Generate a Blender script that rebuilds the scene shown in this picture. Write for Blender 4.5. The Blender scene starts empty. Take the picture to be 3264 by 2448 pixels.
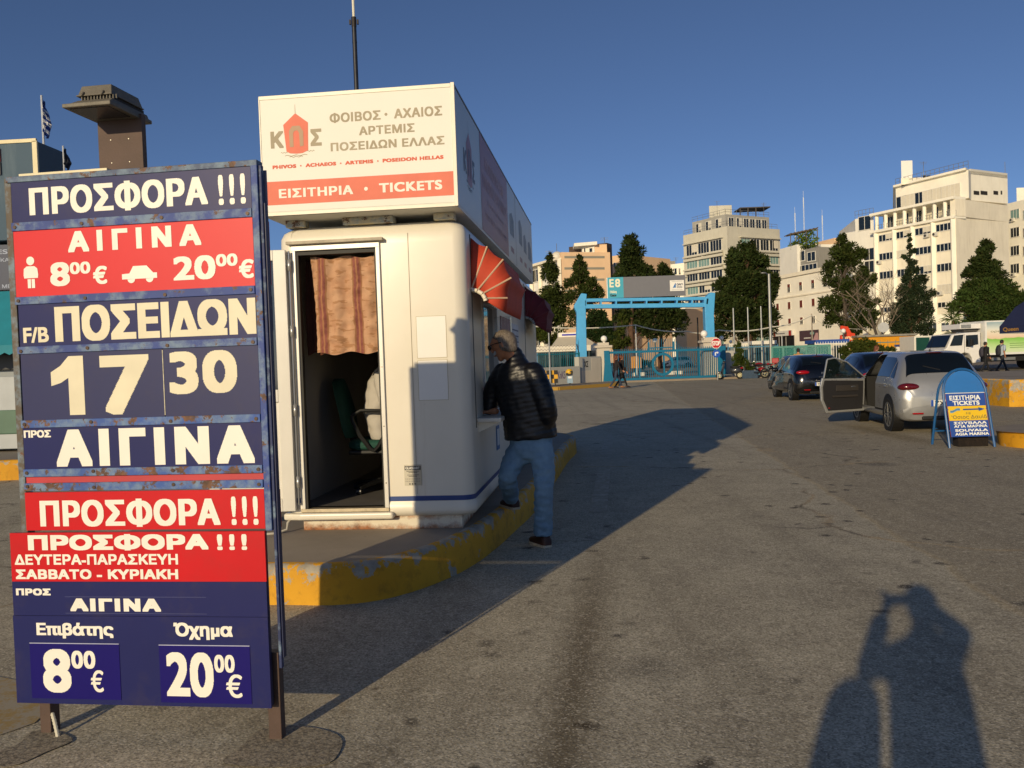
import bpy, bmesh, math, random
import numpy as np
from mathutils import Vector, Matrix, noise as mnoise
from mathutils.geometry import interpolate_bezier
random.seed(7)
sc = bpy.context.scene
C = sc.collection
rad = math.radians
# ------------------------------------------------------------------ camera, sky, sun, exposure
F_, ROLL, PITCH, CAMZ = 2750.0, rad(2.0), rad(-1.44), 1.5
cam_d = bpy.data.cameras.new('camera'); cam = bpy.data.objects.new('camera', cam_d); C.objects.link(cam)
sc.camera = cam
cam_d.sensor_width = 36; cam_d.lens = F_ / 3264 * 36; cam_d.clip_start = 0.02; cam_d.clip_end = 4000
_V = Vector((0, -math.sin(PITCH), math.cos(PITCH))); _X = Vector((1, 0, 0)); _Fw = Vector((0, math.cos(PITCH), math.sin(PITCH)))
_r = math.cos(ROLL) * _X - math.sin(ROLL) * _V; _u = math.sin(ROLL) * _X + math.cos(ROLL) * _V
mw = Matrix.Identity(4)
for i in range(3):
    mw[i][0], mw[i][1], mw[i][2] = _r[i], _u[i], -_Fw[i]
mw[2][3] = CAMZ
cam.matrix_world = mw
SUN_AZ, SUN_EL = rad(24.3), rad(15.0)        # light travels towards this azimuth (clockwise from +Y)
world = bpy.data.worlds.new('World'); sc.world = world; world.use_nodes = True
wn = world.node_tree
sky = wn.nodes.new('ShaderNodeTexSky'); sky.sky_type = 'NISHITA'; sky.sun_disc = False
sky.sun_elevation = SUN_EL; sky.sun_rotation = math.pi + SUN_AZ
sky.air_density = 0.55; sky.dust_density = 0.55; sky.ozone_density = 4.6; sky.altitude = 0
hsv = wn.nodes.new('ShaderNodeHueSaturation'); hsv.inputs['Saturation'].default_value = .93; hsv.inputs['Value'].default_value = 1.0
wn.links.new(sky.outputs[0], hsv.inputs['Color']); wn.links.new(hsv.outputs[0], wn.nodes['Background'].inputs[0]); wn.nodes['Background'].inputs[1].default_value = 0.084
sun_d = bpy.data.lights.new('sun', 'SUN'); sun = bpy.data.objects.new('sun', sun_d); C.objects.link(sun)
sun_d.energy = 3.4; sun_d.angle = rad(0.53); sun_d.color = (1.0, 0.80, 0.50)
_ld = Vector((math.sin(SUN_AZ) * math.cos(SUN_EL), math.cos(SUN_AZ) * math.cos(SUN_EL), -math.sin(SUN_EL)))
sun.rotation_euler = _ld.to_track_quat('-Z', 'Y').to_euler(); sun.location = (-20, -40, 30)
sc.view_settings.view_transform = 'Standard'; sc.view_settings.look = 'None'; sc.view_settings.gamma = 1
sc.view_settings.exposure = 0.0
sc.render.engine = 'CYCLES'; sc.cycles.max_bounces = 6; sc.cycles.use_denoising = True

# ------------------------------------------------------------------ survey helpers: picture measurements -> places in the world
def ray(px, py):
    u = (px - 1632) / F_; v = (1224 - py) / F_
    u2 = u * math.cos(ROLL) + v * math.sin(ROLL); v2 = -u * math.sin(ROLL) + v * math.cos(ROLL)
    return Vector((u2, math.cos(PITCH) - v2 * math.sin(PITCH), math.sin(PITCH) + v2 * math.cos(PITCH)))
def at(px, py, Y):
    r = ray(px, py); t = Y / r.y; return Vector((r.x * t, Y, CAMZ + r.z * t))
def G(px, py, z=0.0):
    r = ray(px, py); t = (z - CAMZ) / r.z; return Vector((r.x * t, r.y * t, z))
def gx(px, Y, py=1150):
    return at(px, py, Y).x
def pl(px, py, A, B):
    """picture point -> (distance along the wall A->B, height)"""
    r = ray(px, py); d = Vector((B[0] - A[0], B[1] - A[1])).normalized()
    det = r.x * (-d.y) + d.x * r.y
    t = (A[0] * (-d.y) + d.x * A[1]) / det
    s = (r.x * A[1] - r.y * A[0]) / det
    return s, CAMZ + r.z * t
# ------------------------------------------------------------------ materials
def lin(h):
    if isinstance(h, (tuple, list)): return tuple(h)
    h = h.lstrip('#'); o = []
    for i in (0, 2, 4):
        c = int(h[i:i + 2], 16) / 255
        o.append(c / 12.92 if c <= 0.04045 else ((c + 0.055) / 1.055) ** 2.4)
    return tuple(o)
def mul(c, k): return tuple(min(1.0, x * k) for x in c)
class NT:
    def __init__(s, name):
        s.m = bpy.data.materials.new(name); s.m.use_nodes = True; s.t = s.m.node_tree
        s.b = s.t.nodes['Principled BSDF']; s.co = None
    def n(s, ty, **kw):
        nd = s.t.nodes.new('ShaderNode' + ty)
        for k, v in kw.items(): setattr(nd, k, v)
        return nd
    def l(s, a, b): s.t.links.new(a, b)
    def coord(s, kind='Object'):
        return s.n('TexCoord').outputs[kind]
    def noise(s, scale, detail=3, rough=.55, vec=None, dim=None, dist=0):
        nd = s.n('TexNoise'); nd.inputs['Scale'].default_value = scale; nd.inputs['Detail'].default_value = detail
        nd.inputs['Roughness'].default_value = rough; nd.inputs['Distortion'].default_value = dist
        s.l(vec if vec is not None else s.coord(), nd.inputs['Vector']); return nd.outputs['Fac']
    def ramp(s, fac, stops, interp='LINEAR'):
        r = s.n('ValToRGB'); r.color_ramp.interpolation = interp
        e = r.color_ramp.elements
        while len(e) < len(stops): e.new(0.5)
        for el, (p, c) in zip(e, stops):
            el.position = p; c = c if isinstance(c, (tuple, list)) else (c, c, c)
            el.color = (*c[:3], 1)
        s.l(fac, r.inputs[0]); return r.outputs[0]
    def mix(s, fac, a, b):
        x = s.n('Mix', data_type='RGBA')
        for val, sock in ((fac, x.inputs[0]), (a, x.inputs[6]), (b, x.inputs[7])):
            if hasattr(val, 'node'): s.l(val, sock)
            else: sock.default_value = val if isinstance(val, (int, float)) else (*val[:3], 1)
        return x.outputs[2]
    def math(s, op, a, b=0.0, clamp=False):
        x = s.n('Math', operation=op); x.use_clamp = clamp
        for val, sock in ((a, x.inputs[0]), (b, x.inputs[1])):
            if hasattr(val, 'node'): s.l(val, sock)
            else: sock.default_value = val
        return x.outputs[0]
    def col(s, c):
        if hasattr(c, 'node'): s.l(c, s.b.inputs['Base Color'])
        else: s.b.inputs['Base Color'].default_value = (*c[:3], 1)
    def rough(s, r):
        if hasattr(r, 'node'): s.l(r, s.b.inputs['Roughness'])
        else: s.b.inputs['Roughness'].default_value = r
    def bump(s, h, strength=.3, dist=.01):
        b = s.n('Bump'); b.inputs['Strength'].default_value = strength; b.inputs['Distance'].default_value = dist
        s.l(h, b.inputs['Height']); s.l(b.outputs[0], s.b.inputs['Normal'])
_mc = {}
def M(col, rough=.6, metal=0.0, var=.08, scale=4.0, bump=0.0, bscale=60.0, spec=.5, coat=0.0, name=None, dirt=0.0):
    """plain real-world surface with uneven colour, optional grain and dirt"""
    key = (str(col), rough, metal, var, scale, bump, bscale, spec, coat, dirt)
    if key in _mc: return _mc[key]
    c = lin(col); t = NT(name or 'surface_%d' % len(_mc))
    base = t.ramp(t.noise(scale, 4), [(.3, mul(c, 1 - var)), (.7, mul(c, 1 + var))])
    if dirt:
        base = t.mix(t.ramp(t.noise(scale * 2.3, 6, .7), [(.52, 0.0), (.75, dirt)]), base, mul(lin('#5a5044'), .8))
    t.col(base); t.rough(rough)
    t.b.inputs['Metallic'].default_value = metal; t.b.inputs['Specular IOR Level'].default_value = spec
    t.b.inputs['Coat Weight'].default_value = coat; t.b.inputs['Coat Roughness'].default_value = .06
    if bump: t.bump(t.noise(bscale, 3), bump, .01)
    _mc[key] = t.m; return t.m
def glass(col='#12181c', rough=.08, name='glass_pane'):
    return M(col, rough, 0, .15, .6, 0, 60, .8, 0, name)

def mat_asphalt():
    t = NT('asphalt'); co = t.coord()
    sep = t.n('SeparateXYZ'); t.l(co, sep.inputs[0]); X, Y = sep.outputs[0], sep.outputs[1]
    n_big = t.noise(.35, 5, .6, co); n_mid = t.noise(2.2, 5, .65, co); n_f = t.noise(70, 2, .6, co)
    vor = t.n('TexVoronoi'); vor.inputs['Scale'].default_value = 75; t.l(co, vor.inputs['Vector'])
    base = t.ramp(n_big, [(.28, lin('#bdb49c')), (.72, lin('#d0c8b0'))])
    base = t.mix(t.ramp(n_mid, [(.35, .55), (.62, 0.0)]), base, lin('#9c927c'))
    base = t.mix(t.math('MULTIPLY', t.ramp(n_f, [(.38, 1.0), (.62, 0.0)]), .5), base, lin('#655e50'))
    base = t.mix(t.ramp(vor.outputs['Color'], [(.70, 0.0), (.95, .45)]), base, lin('#e2d8be'))
    # older browner slab on the right, with an uneven edge
    e = t.math('ADD', t.math('SUBTRACT', X, t.math('MULTIPLY', Y, .122)), -2.18)
    e = t.math('ADD', e, t.math('MULTIPLY', t.math('SUBTRACT', t.noise(1.4, 4, .6, co), .5), .25))
    slab = t.ramp(e, [(.0, 0.0), (.06, 1.0)])
    base = t.mix(t.math('MULTIPLY', slab, .55), base, lin('#8c8068'))
    edge = t.ramp(t.math('ABSOLUTE', t.math('ADD', e, -.02)), [(.0, .55), (.05, 0.0)])
    base = t.mix(edge, base, lin('#b5a27c'))
    # cracks
    wv = t.n('VectorMath', operation='ADD'); nz = t.n('TexNoise'); nz.inputs['Scale'].default_value = 1.1; nz.inputs['Detail'].default_value = 5
    t.l(co, nz.inputs['Vector']); sc_ = t.n('VectorMath', operation='SCALE'); sc_.inputs['Scale'].default_value = 1.0
    t.l(nz.outputs['Color'], sc_.inputs[0]); t.l(co, wv.inputs[0]); t.l(sc_.outputs[0], wv.inputs[1])
    vc = t.n('TexVoronoi', feature='DISTANCE_TO_EDGE'); vc.inputs['Scale'].default_value = .23; t.l(wv.outputs[0], vc.inputs['Vector'])
    crack = t.ramp(vc.outputs['Distance'], [(.0, 1.0), (.009, 0.0)])
    cm = t.math('MULTIPLY', crack, t.ramp(t.noise(.5, 2, .5, co), [(.44, 0.0), (.55, .9)]))
    base = t.mix(cm, base, t.ramp(t.noise(.7, 2, .5, co), [(.45, lin('#2b2724')), (.55, lin('#b09a74'))]))
    # oil drips and stains
    vo = t.n('TexVoronoi'); vo.inputs['Scale'].default_value = 1.25; vo.inputs['Randomness'].default_value = 1.0
    nv = t.n('VectorMath', operation='ADD'); nz2 = t.n('TexNoise'); nz2.inputs['Scale'].default_value = 9; t.l(co, nz2.inputs['Vector'])
    s2 = t.n('VectorMath', operation='SCALE'); s2.inputs['Scale'].default_value = .12; t.l(nz2.outputs['Color'], s2.inputs[0])
    t.l(co, nv.inputs[0]); t.l(s2.outputs[0], nv.inputs[1]); t.l(nv.outputs[0], vo.inputs['Vector'])
    spot = t.ramp(vo.outputs['Distance'], [(.045, 1.0), (.085, 0.0)])
    spot = t.math('MULTIPLY', spot, t.ramp(t.noise(.55, 2, .5, co), [(.44, 0.0), (.52, .9)]))
    base = t.mix(spot, base, lin('#2e2a27'))
    vo3 = t.n('TexVoronoi'); vo3.inputs['Scale'].default_value = 3.1; t.l(nv.outputs[0], vo3.inputs['Vector'])
    sp3 = t.math('MULTIPLY', t.ramp(vo3.outputs['Distance'], [(.09, 1.0), (.2, 0.0)]), t.ramp(t.noise(.42, 3, .6, co, dist=.5), [(.45, 0.0), (.53, .9)]))
    base = t.mix(sp3, base, lin('#3d372f'))
    tm = t.n('Mapping'); tm.inputs['Rotation'].default_value = (0, 0, rad(-9)); tm.inputs['Scale'].default_value = (1.6, .05, 1); t.l(co, tm.inputs[0])
    base = t.mix(t.ramp(t.noise(1.0, 4, .6, tm.outputs[0]), [(.52, 0.0), (.68, .38)]), base, lin('#6b6353'))
    pt_ = t.n('TexVoronoi'); pt_.inputs['Scale'].default_value = .16; t.l(wv.outputs[0], pt_.inputs['Vector'])
    base = t.mix(t.math('MULTIPLY', t.ramp(pt_.outputs['Color'], [(.55, 0.0), (.56, 1.0)], 'LINEAR'), .20), base, lin('#7d7564'))
    vo2 = t.n('TexVoronoi'); vo2.inputs['Scale'].default_value = .55; t.l(nv.outputs[0], vo2.inputs['Vector'])
    big = t.math('MULTIPLY', t.ramp(vo2.outputs['Distance'], [(.05, .6), (.16, 0.0)]), t.ramp(t.noise(.3, 1, .5, t.coord()), [(.5, 0.0), (.56, 1.0)]))
    base = t.mix(big, base, lin('#3a3531'))
    # worn brownish-yellow line running towards the viewer
    ln = t.math('ABSOLUTE', t.math('ADD', t.math('ADD', X, t.math('MULTIPLY', Y, -.15)), .35))
    lm = t.math('MULTIPLY', t.ramp(ln, [(.02, .9), (.19, 0.0)]), t.ramp(t.math('MULTIPLY', Y, .1), [(.2, 1.0), (.50, .8), (.72, 0.0)]))
    base = t.mix(t.math('MULTIPLY', lm, t.ramp(n_mid, [(.3, .8), (.7, .9)])), base, lin('#54462b'))
    # yellowish scuffed streak in front of the parked cars
    l2 = t.math('ABSOLUTE', t.math('ADD', t.math('ADD', X, t.math('MULTIPLY', Y, -.09)), -5.25))
    m2 = t.math('MULTIPLY', t.ramp(l2, [(.05, .5), (.3, 0.0)]), t.ramp(t.math('MULTIPLY', Y, .02), [(.26, 0.0), (.285, 1.0), (.335, 1.0), (.36, 0.0)]))
    base = t.mix(m2, base, lin('#75653c'))
    t.col(base); t.rough(t.ramp(n_mid, [(.3, .78), (.7, .95)])); t.b.inputs['Specular IOR Level'].default_value = .3
    v5 = t.n('TexVoronoi'); v5.inputs['Scale'].default_value = 130; t.l(co, v5.inputs['Vector'])
    sc5 = t.n('SeparateColor'); t.l(v5.outputs['Color'], sc5.inputs[0])
    base = t.mix(t.ramp(sc5.outputs[0], [(.80, 0.0), (.97, .55)]), base, lin('#e6dcc6')); base = t.mix(t.ramp(sc5.outputs[1], [(.72, 0.0), (.95, .5)]), base, lin('#514a40'))
    v6 = t.n('TexVoronoi'); v6.inputs['Scale'].default_value = 34; t.l(co, v6.inputs['Vector']); sc6 = t.n('SeparateColor'); t.l(v6.outputs['Color'], sc6.inputs[0])
    base = t.mix(t.ramp(sc6.outputs[2], [(.80, 0.0), (1.0, .28)]), base, lin('#5a5346')); base = t.mix(t.ramp(sc6.outputs[0], [(.86, 0.0), (1.0, .25)]), base, lin('#e6dcc4')); t.col(base)
    h = t.math('ADD', t.math('MULTIPLY', n_f, .6), t.math('MULTIPLY', vor.outputs['Distance'], .9))
    t.bump(h, .28, .005)
    return t.m
def mat_concrete(col='#9a8f80', name='concrete'):
    t = NT(name); c = lin(col)
    b = t.ramp(t.noise(1.1, 6, .65), [(.3, mul(c, .75)), (.7, mul(c, 1.12))])
    b = t.mix(t.ramp(t.noise(160, 2), [(.35, .45), (.6, 0.0)]), b, mul(c, .5))
    b = t.mix(t.ramp(t.noise(5.5, 5, .75), [(.66, 0.0), (.72, .6)]), b, mul(c, .35))
    t.col(b); t.rough(.9); t.bump(t.noise(120, 3), .3, .004); return t.m
def mat_kerb_paint():
    t = NT('yellow_kerb_paint'); co = t.coord()
    y = t.ramp(t.noise(1.6, 4), [(.3, lin('#c88f14')), (.7, lin('#dba41e'))])
    y = t.mix(t.ramp(t.noise(9, 5, .7), [(.5, 0.0), (.72, .55)]), y, lin('#8a6016'))
    sep = t.n('SeparateXYZ'); t.l(co, sep.inputs[0])
    zf = t.ramp(sep.outputs[2], [(.14, 0.0), (.24, .13)])
    ch = t.math('ADD', t.noise(5.0, 8, .72, co), zf)
    b = t.mix(t.ramp(ch, [(.62, 0.0), (.635, 1.0)]), y, t.ramp(t.noise(14, 4), [(.3, lin('#8d877b')), (.7, lin('#b3ab9b'))]))
    t.col(b); t.rough(.75); t.bump(t.math('MULTIPLY', ch, 1.0), .35, .01); return t.m
def mat_rusty(col, amt=.5, name='rusty_painted_steel'):
    t = NT(name); co = t.coord(); c = lin(col)
    b = t.ramp(t.noise(3, 4), [(.3, mul(c, .8)), (.7, mul(c, 1.15))])
    fade = t.ramp(t.noise(9, 6, .7), [(.50 - .08 * amt, 0.0), (.62, .75)])
    b = t.mix(fade, b, lin('#7d94a6'))
    r = t.noise(13, 8, .72, co)
    th = .66 - .14 * amt
    b = t.mix(t.ramp(r, [(th, 0.0), (th + .025, 1.0)]), b, t.ramp(t.noise(40, 4), [(.3, lin('#3c2a20')), (.7, lin('#7a5238'))]))
    t.col(b); t.rough(.6); t.bump(r, .15, .004); return t.m
def mat_streaky(col, streak, amt=.35, name='weathered_render', grime=1.0):
    """wall paint with rain streaks and soft blotches (weathering with a shape of its own)"""
    t = NT(name); c = lin(col); co = t.coord()
    mp = t.n('Mapping'); mp.inputs['Scale'].default_value = (1.2, 1.2, .16); t.l(co, mp.inputs[0])
    b = t.ramp(t.noise(.35, 4, .6, co), [(.3, mul(c, .93)), (.7, mul(c, 1.05))])
    b = t.mix(t.ramp(t.noise(1.6, 6, .7, mp.outputs[0]), [(.5, 0.0), (.78, amt)]), b, lin(streak))
    t.col(b); t.rough(.85); return t.m
def mat_foliage(col, name='foliage'):
    t = NT(name); c = lin(col); co = t.coord()
    b = t.ramp(t.noise(.55, 3, .6, co), [(.3, mul(c, .6)), (.5, c), (.72, mul(c, 1.5))])
    b = t.mix(t.ramp(t.noise(4, 2, .5, co), [(.55, 0.0), (.75, .35)]), b, mul(lin('#7d6a33'), .7))
    t.col(b); t.rough(.8); t.b.inputs['Specular IOR Level'].default_value = .08
    return t.m
ASPH = mat_asphalt(); CONC = mat_concrete(); KERBY = mat_kerb_paint()
WHITE = M('#e9e6df', .35, var=.03, name='white_gelcoat', scale=1.5)

# ------------------------------------------------------------------ lettering: outlines rasterised finely, thickened, cut into clean rectangles
_tc = {}
def text_rects(s, res=110, bx=.0, by=None, sp=1.0):
    key = (s, res, bx, by, sp)
    if key in _tc: return _tc[key]
    by = bx * .8 if by is None else by
    cu = bpy.data.curves.new('lettering', 'FONT'); cu.body = s; cu.space_character = sp
    o = bpy.data.objects.new('lettering', cu); C.objects.link(o)
    dg = bpy.context.evaluated_depsgraph_get(); k = o.evaluated_get(dg).to_curve(dg)
    polys = []
    for spn in k.splines:
        pts = []
        if spn.type == 'BEZIER':
            bp = spn.bezier_points; n = len(bp)
            for i in range(n):
                a, b = bp[i], bp[(i + 1) % n]
                pts += [p.to_2d() for p in interpolate_bezier(a.co, a.handle_right, b.handle_left, b.co, 9)[:-1]]
        else: pts = [p.co.to_2d() for p in spn.points]
        if len(pts) > 2: polys.append(np.array([(p.x, p.y) for p in pts]))
    bpy.data.objects.remove(o); bpy.data.curves.remove(cu)
    allp = np.concatenate(polys); mn = allp.min(0); mx = allp.max(0)
    pad = int(max(bx, by) * res) + 2
    W = int((mx[0] - mn[0]) * res) + 2 * pad; H = int((mx[1] - mn[1]) * res) + 2 * pad
    cnt = np.zeros((H, W + 1), int)
    for p in polys:
        q = (p - mn) * res + pad
        a = q; b = np.roll(q, -1, 0)
        for (x0, y0), (x1, y1) in zip(a, b):
            if y0 == y1: continue
            d = 1 if y1 > y0 else -1
            lo, hi = (y0, y1) if d > 0 else (y1, y0)
            for r in range(max(0, math.ceil(lo - .5)), min(H, math.ceil(hi - .5))):
                x = x0 + (r + .5 - y0) * (x1 - x0) / (y1 - y0)
                cnt[r, min(W, max(0, math.ceil(x - .5)))] += d
    img = np.cumsum(cnt, 1)[:, :W] != 0
    dx, dy = int(round(bx * res)), int(round(by * res))
    out = img.copy()
    for k_ in range(1, dx + 1): out[:, k_:] |= img[:, :-k_]; out[:, :-k_] |= img[:, k_:]
    img = out.copy()
    for k_ in range(1, dy + 1): out[k_:] |= img[:-k_]; out[:-k_] |= img[k_:]
    rows = np.where(out.any(1))[0]; cols = np.where(out.any(0))[0]
    out = out[rows[0]:rows[-1] + 1, cols[0]:cols[-1] + 1]; H, W = out.shape
    rects = []; act = {}
    for r in range(H + 1):
        runs = set()
        if r < H:
            d = np.diff(np.concatenate(([0], out[r].astype(int), [0])))
            runs = set(zip(np.where(d == 1)[0].tolist(), np.where(d == -1)[0].tolist()))
        for k_ in list(act):
            if k_ not in runs: rects.append((k_[0] / W, k_[1] / W, act.pop(k_) / H, r / H))
        for k_ in runs: act.setdefault(k_, r)
    _tc[key] = rects; return rects

# ------------------------------------------------------------------ mesh building
class MB:
    def __init__(s): s.v = []; s.f = []; s.mi = []; s.sm = []; s.xf = None
    def add(s, vs, fs, mi=0, smooth=False):
        o = len(s.v)
        for v in vs:
            v = Vector(v); s.v.append(s.xf @ v if s.xf is not None else v)
        for f in fs: s.f.append([i + o for i in f]); s.mi.append(mi); s.sm.append(smooth)
        return s
    def box(s, x0, x1, y0, y1, z0, z1, mi=0):
        return s.add([(x, y, z) for z in (z0, z1) for y in (y0, y1) for x in (x0, x1)],
                     [(0, 2, 3, 1), (4, 5, 7, 6), (0, 1, 5, 4), (2, 6, 7, 3), (0, 4, 6, 2), (1, 3, 7, 5)], mi)
    def bar(s, a, b, w, d=None, mi=0, up=(0, 0, 1)):
        """square bar from a to b"""
        a, b = Vector(a), Vector(b); t = (b - a).normalized(); up = Vector(up)
        if abs(t.dot(up)) > .95: up = Vector((0, 1, 0))
        x = t.cross(up).normalized(); z = x.cross(t); w /= 2; d = w if d is None else d / 2
        vs = [p + x * i * w + z * j * d for p in (a, b) for i, j in ((-1, -1), (1, -1), (1, 1), (-1, 1))]
        return s.add(vs, [(0, 1, 2, 3), (7, 6, 5, 4), (0, 4, 5, 1), (1, 5, 6, 2), (2, 6, 7, 3), (3, 7, 4, 0)], mi)
    def prism(s, poly, y0, y1, mi=0, smooth=False):
        """outline in x,z extruded in y"""
        n = len(poly)
        vs = [(x, y0, z) for x, z in poly] + [(x, y1, z) for x, z in poly]
        return s.add(vs, [tuple(range(n)), tuple(range(2 * n - 1, n - 1, -1))] + [(i, (i + 1) % n, n + (i + 1) % n, n + i) for i in range(n)], mi, smooth)
    def prismz(s, poly, z0, z1, mi=0, top=None):
        n = len(poly); top = top or poly
        vs = [(x, y, z0) for x, y in poly] + [(x, y, z1) for x, y in top]
        return s.add(vs, [tuple(range(n)), tuple(range(2 * n - 1, n - 1, -1))] + [(i, (i + 1) % n, n + (i + 1) % n, n + i) for i in range(n)], mi)
    def flat(s, poly, y, mi=0):
        return s.add([(x, y, z) for x, z in poly], [tuple(range(len(poly)))], mi)
    def rings(s, rings, mi=0, smooth=True, cap=True, closed=True):
        n = len(rings[0]); vs = [p for r in rings for p in r]; fs = []
        for k in range(len(rings) - 1):
            for i in range(n if closed else n - 1):
                j = (i + 1) % n; fs.append((k * n + i, k * n + j, (k + 1) * n + j, (k + 1) * n + i))
        if cap: fs.append(tuple(range(n))[::-1]); fs.append(tuple((len(rings) - 1) * n + i for i in range(n)))
        return s.add(vs, fs, mi, smooth)
    def tube(s, path, r, n=8, mi=0, cap=True, flat=None):
        path = [Vector(p) for p in path]; rs = r if isinstance(r, (list, tuple)) else [r] * len(path)
        t0 = (path[1] - path[0]).normalized(); u = t0.orthogonal().normalized(); rg = []
        for i, p in enumerate(path):
            t = ((path[min(i + 1, len(path) - 1)] - path[max(i - 1, 0)])).normalized()
            u = (u - t * u.dot(t)); u = u.normalized() if u.length > 1e-6 else t.orthogonal().normalized()
            w = t.cross(u)
            rg.append([p + (u * math.cos(2 * math.pi * k / n) + w * math.sin(2 * math.pi * k / n)) * rs[i] for k in range(n)])
        return s.rings(rg, mi, True, cap)
    def ell(s, c, r, nu=14, nv=9, mi=0):
        c = Vector(c); r = r if isinstance(r, (tuple, list)) else (r, r, r); rg = []
        for i in range(nv + 1):
            a = -math.pi / 2 + math.pi * i / nv; a = max(-1.5, min(1.5, a))
            rg.append([c + Vector((r[0] * math.cos(a) * math.cos(2 * math.pi * k / nu), r[1] * math.cos(a) * math.sin(2 * math.pi * k / nu), r[2] * math.sin(a))) for k in range(nu)])
        return s.rings(rg, mi)
    def disc(s, c, r, axis='y', th=.02, n=24, mi=0, r2=None):
        """short cylinder (or washer when r2 is set) about an axis"""
        c = Vector(c); A = {'x': (Vector((0, 1, 0)), Vector((0, 0, 1)), Vector((1, 0, 0))), 'y': (Vector((1, 0, 0)), Vector((0, 0, 1)), Vector((0, 1, 0))), 'z': (Vector((1, 0, 0)), Vector((0, 1, 0)), Vector((0, 0, 1)))}[axis]
        def ring(rr, o): return [c + A[2] * o + (A[0] * math.cos(2 * math.pi * k / n) + A[1] * math.sin(2 * math.pi * k / n)) * rr for k in range(n)]
        if r2 is None: return s.rings([ring(r, -th / 2), ring(r, th / 2)], mi, False)
        vs = ring(r, -th / 2) + ring(r, th / 2) + ring(r2, th / 2) + ring(r2, -th / 2); fs = []
        for k in range(4):
            for i in range(n): j = (i + 1) % n; k2 = (k + 1) % 4; fs.append((k * n + i, k * n + j, k2 * n + j, k2 * n + i))
        return s.add(vs, fs, mi)
    def text(s, t, x0, x1, z0, z1, y, mi=1, bold=.03, by=None, sp=1.0, res=110):
        for a, b, c, d in text_rects(t, res, bold, by, sp):
            X0, X1, Z0, Z1 = x0 + (x1 - x0) * a, x0 + (x1 - x0) * b, z0 + (z1 - z0) * c, z0 + (z1 - z0) * d
            s.add([(X0, y, Z0), (X1, y, Z0), (X1, y, Z1), (X0, y, Z1)], [(0, 1, 2, 3)], mi)
        return s
    def build(s, name, mats, parent=None, bevel=0.0, sharp=35, seg=2):
        me = bpy.data.meshes.new(name); me.from_pydata([tuple(v) for v in s.v], [], s.f)
        mats = mats if isinstance(mats, (list, tuple)) else [mats]
        for m in mats: me.materials.append(m)
        for p, mi, sm in zip(me.polygons, s.mi, s.sm): p.material_index = mi; p.use_smooth = sm
        bm = bmesh.new(); bm.from_mesh(me); bmesh.ops.recalc_face_normals(bm, faces=bm.faces)
        if any(s.sm):
            for e in bm.edges:
                if len(e.link_faces) == 2 and e.calc_face_angle(0) > rad(sharp): e.smooth = False
        bm.to_mesh(me); bm.free()
        o = bpy.data.objects.new(name, me); C.objects.link(o)
        if parent: o.parent = parent
        if bevel:
            b = o.modifiers.new('bevel', 'BEVEL'); b.width = bevel; b.segments = seg; b.limit_method = 'ANGLE'; b.angle_limit = rad(40)
        return o
def tag(o, label, cat, group=None):
    o['label'] = label; o['category'] = cat
    if group: o['group'] = group
    return o
def thing(name, label, cat, loc=(0, 0, 0), rotz=0.0, group=None):
    o = bpy.data.objects.new(name, None); C.objects.link(o); o.empty_display_size = .2
    o.location = loc; o.rotation_euler = (0, 0, rotz); return tag(o, label, cat, group)
def struct(o): o['kind'] = 'structure'; return o
def copy_tree(o, parent=None):
    c = o.copy(); C.objects.link(c); c.parent = parent
    for ch in list(o.children): copy_tree(ch, c)
    return c

# ================================================================== the setting: ground, kerbs, markings
g = MB(); g.add([(-700, -60, 0), (700, -60, 0), (700, 1500, 0), (-700, 1500, 0)], [(0, 1, 2, 3)])
struct(g.build('road', ASPH))
def smooth_poly(pts, k=6):
    """closed Catmull-Rom through pts"""
    n = len(pts); out = []
    for i in range(n):
        p0, p1, p2, p3 = [Vector(pts[(i + j) % n]) for j in (-1, 0, 1, 2)]
        for q in range(k):
            t = q / k
            out.append(.5 * ((2 * p1) + (p2 - p0) * t + (2 * p0 - 5 * p1 + 4 * p2 - p3) * t * t + (3 * p1 - p0 - 3 * p2 + p3) * t ** 3))
    return [(p.x, p.y) for p in out]
def island(name, poly, h, rim=.12, mats=None, batter=.02):
    """raised island: painted kerb ring with a worn rounded edge, concrete top"""
    m = MB(); n = len(poly); cx = sum(p[0] for p in poly) / n; cy = sum(p[1] for p in poly) / n
    def off(d):
        out = []
        for i in range(n):
            a = Vector(poly[i - 1]); b = Vector(poly[(i + 1) % n]); t = (b - a).normalized()
            nn = Vector((t.y, -t.x))
            if nn.dot(Vector(poly[i]) - Vector((cx, cy))) < 0 and n < 12: nn = -nn
            out.append(Vector(poly[i]) + nn * d)
        return out
    lv = [(batter, 0), (batter * .4, h * .6), (0, h - .03), (-.012, h - .008), (-.03, h), (-rim * .6, h + .001)]
    rg = []
    for d, z in lv: rg.append([(p.x + .006 * mnoise.noise((p.x * 3, p.y * 3, z * 9)), p.y + .006 * mnoise.noise((p.x * 3 + 9, p.y * 3, z * 9)), z) for p in off(d)])
    m.rings(rg, 0, True, False)
    top = off(-rim * .6); m.add([(p.x, p.y, h + .001) for p in top], [tuple(range(n))], 1)
    return struct(m.build(name, mats or [KERBY, CONC], sharp=50))
KH = .255
isl = [(-2.35, 5.62), (-1.5, 5.50), (-1.12, 5.46), (-.80, 5.62), (-.50, 6.05), (-.26, 6.69), (-.04, 7.62), (.22, 8.95), (.75, 12.6), (1.0, 14.3), (.55, 15.2), (-.6, 15.4), (-2.0, 15.2), (-3.1, 13.0), (-3.3, 9.0), (-3.1, 6.4), (-2.8, 5.85)]
island('kiosk_pavement', smooth_poly(isl, 5), KH)
mk = MB()
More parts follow.
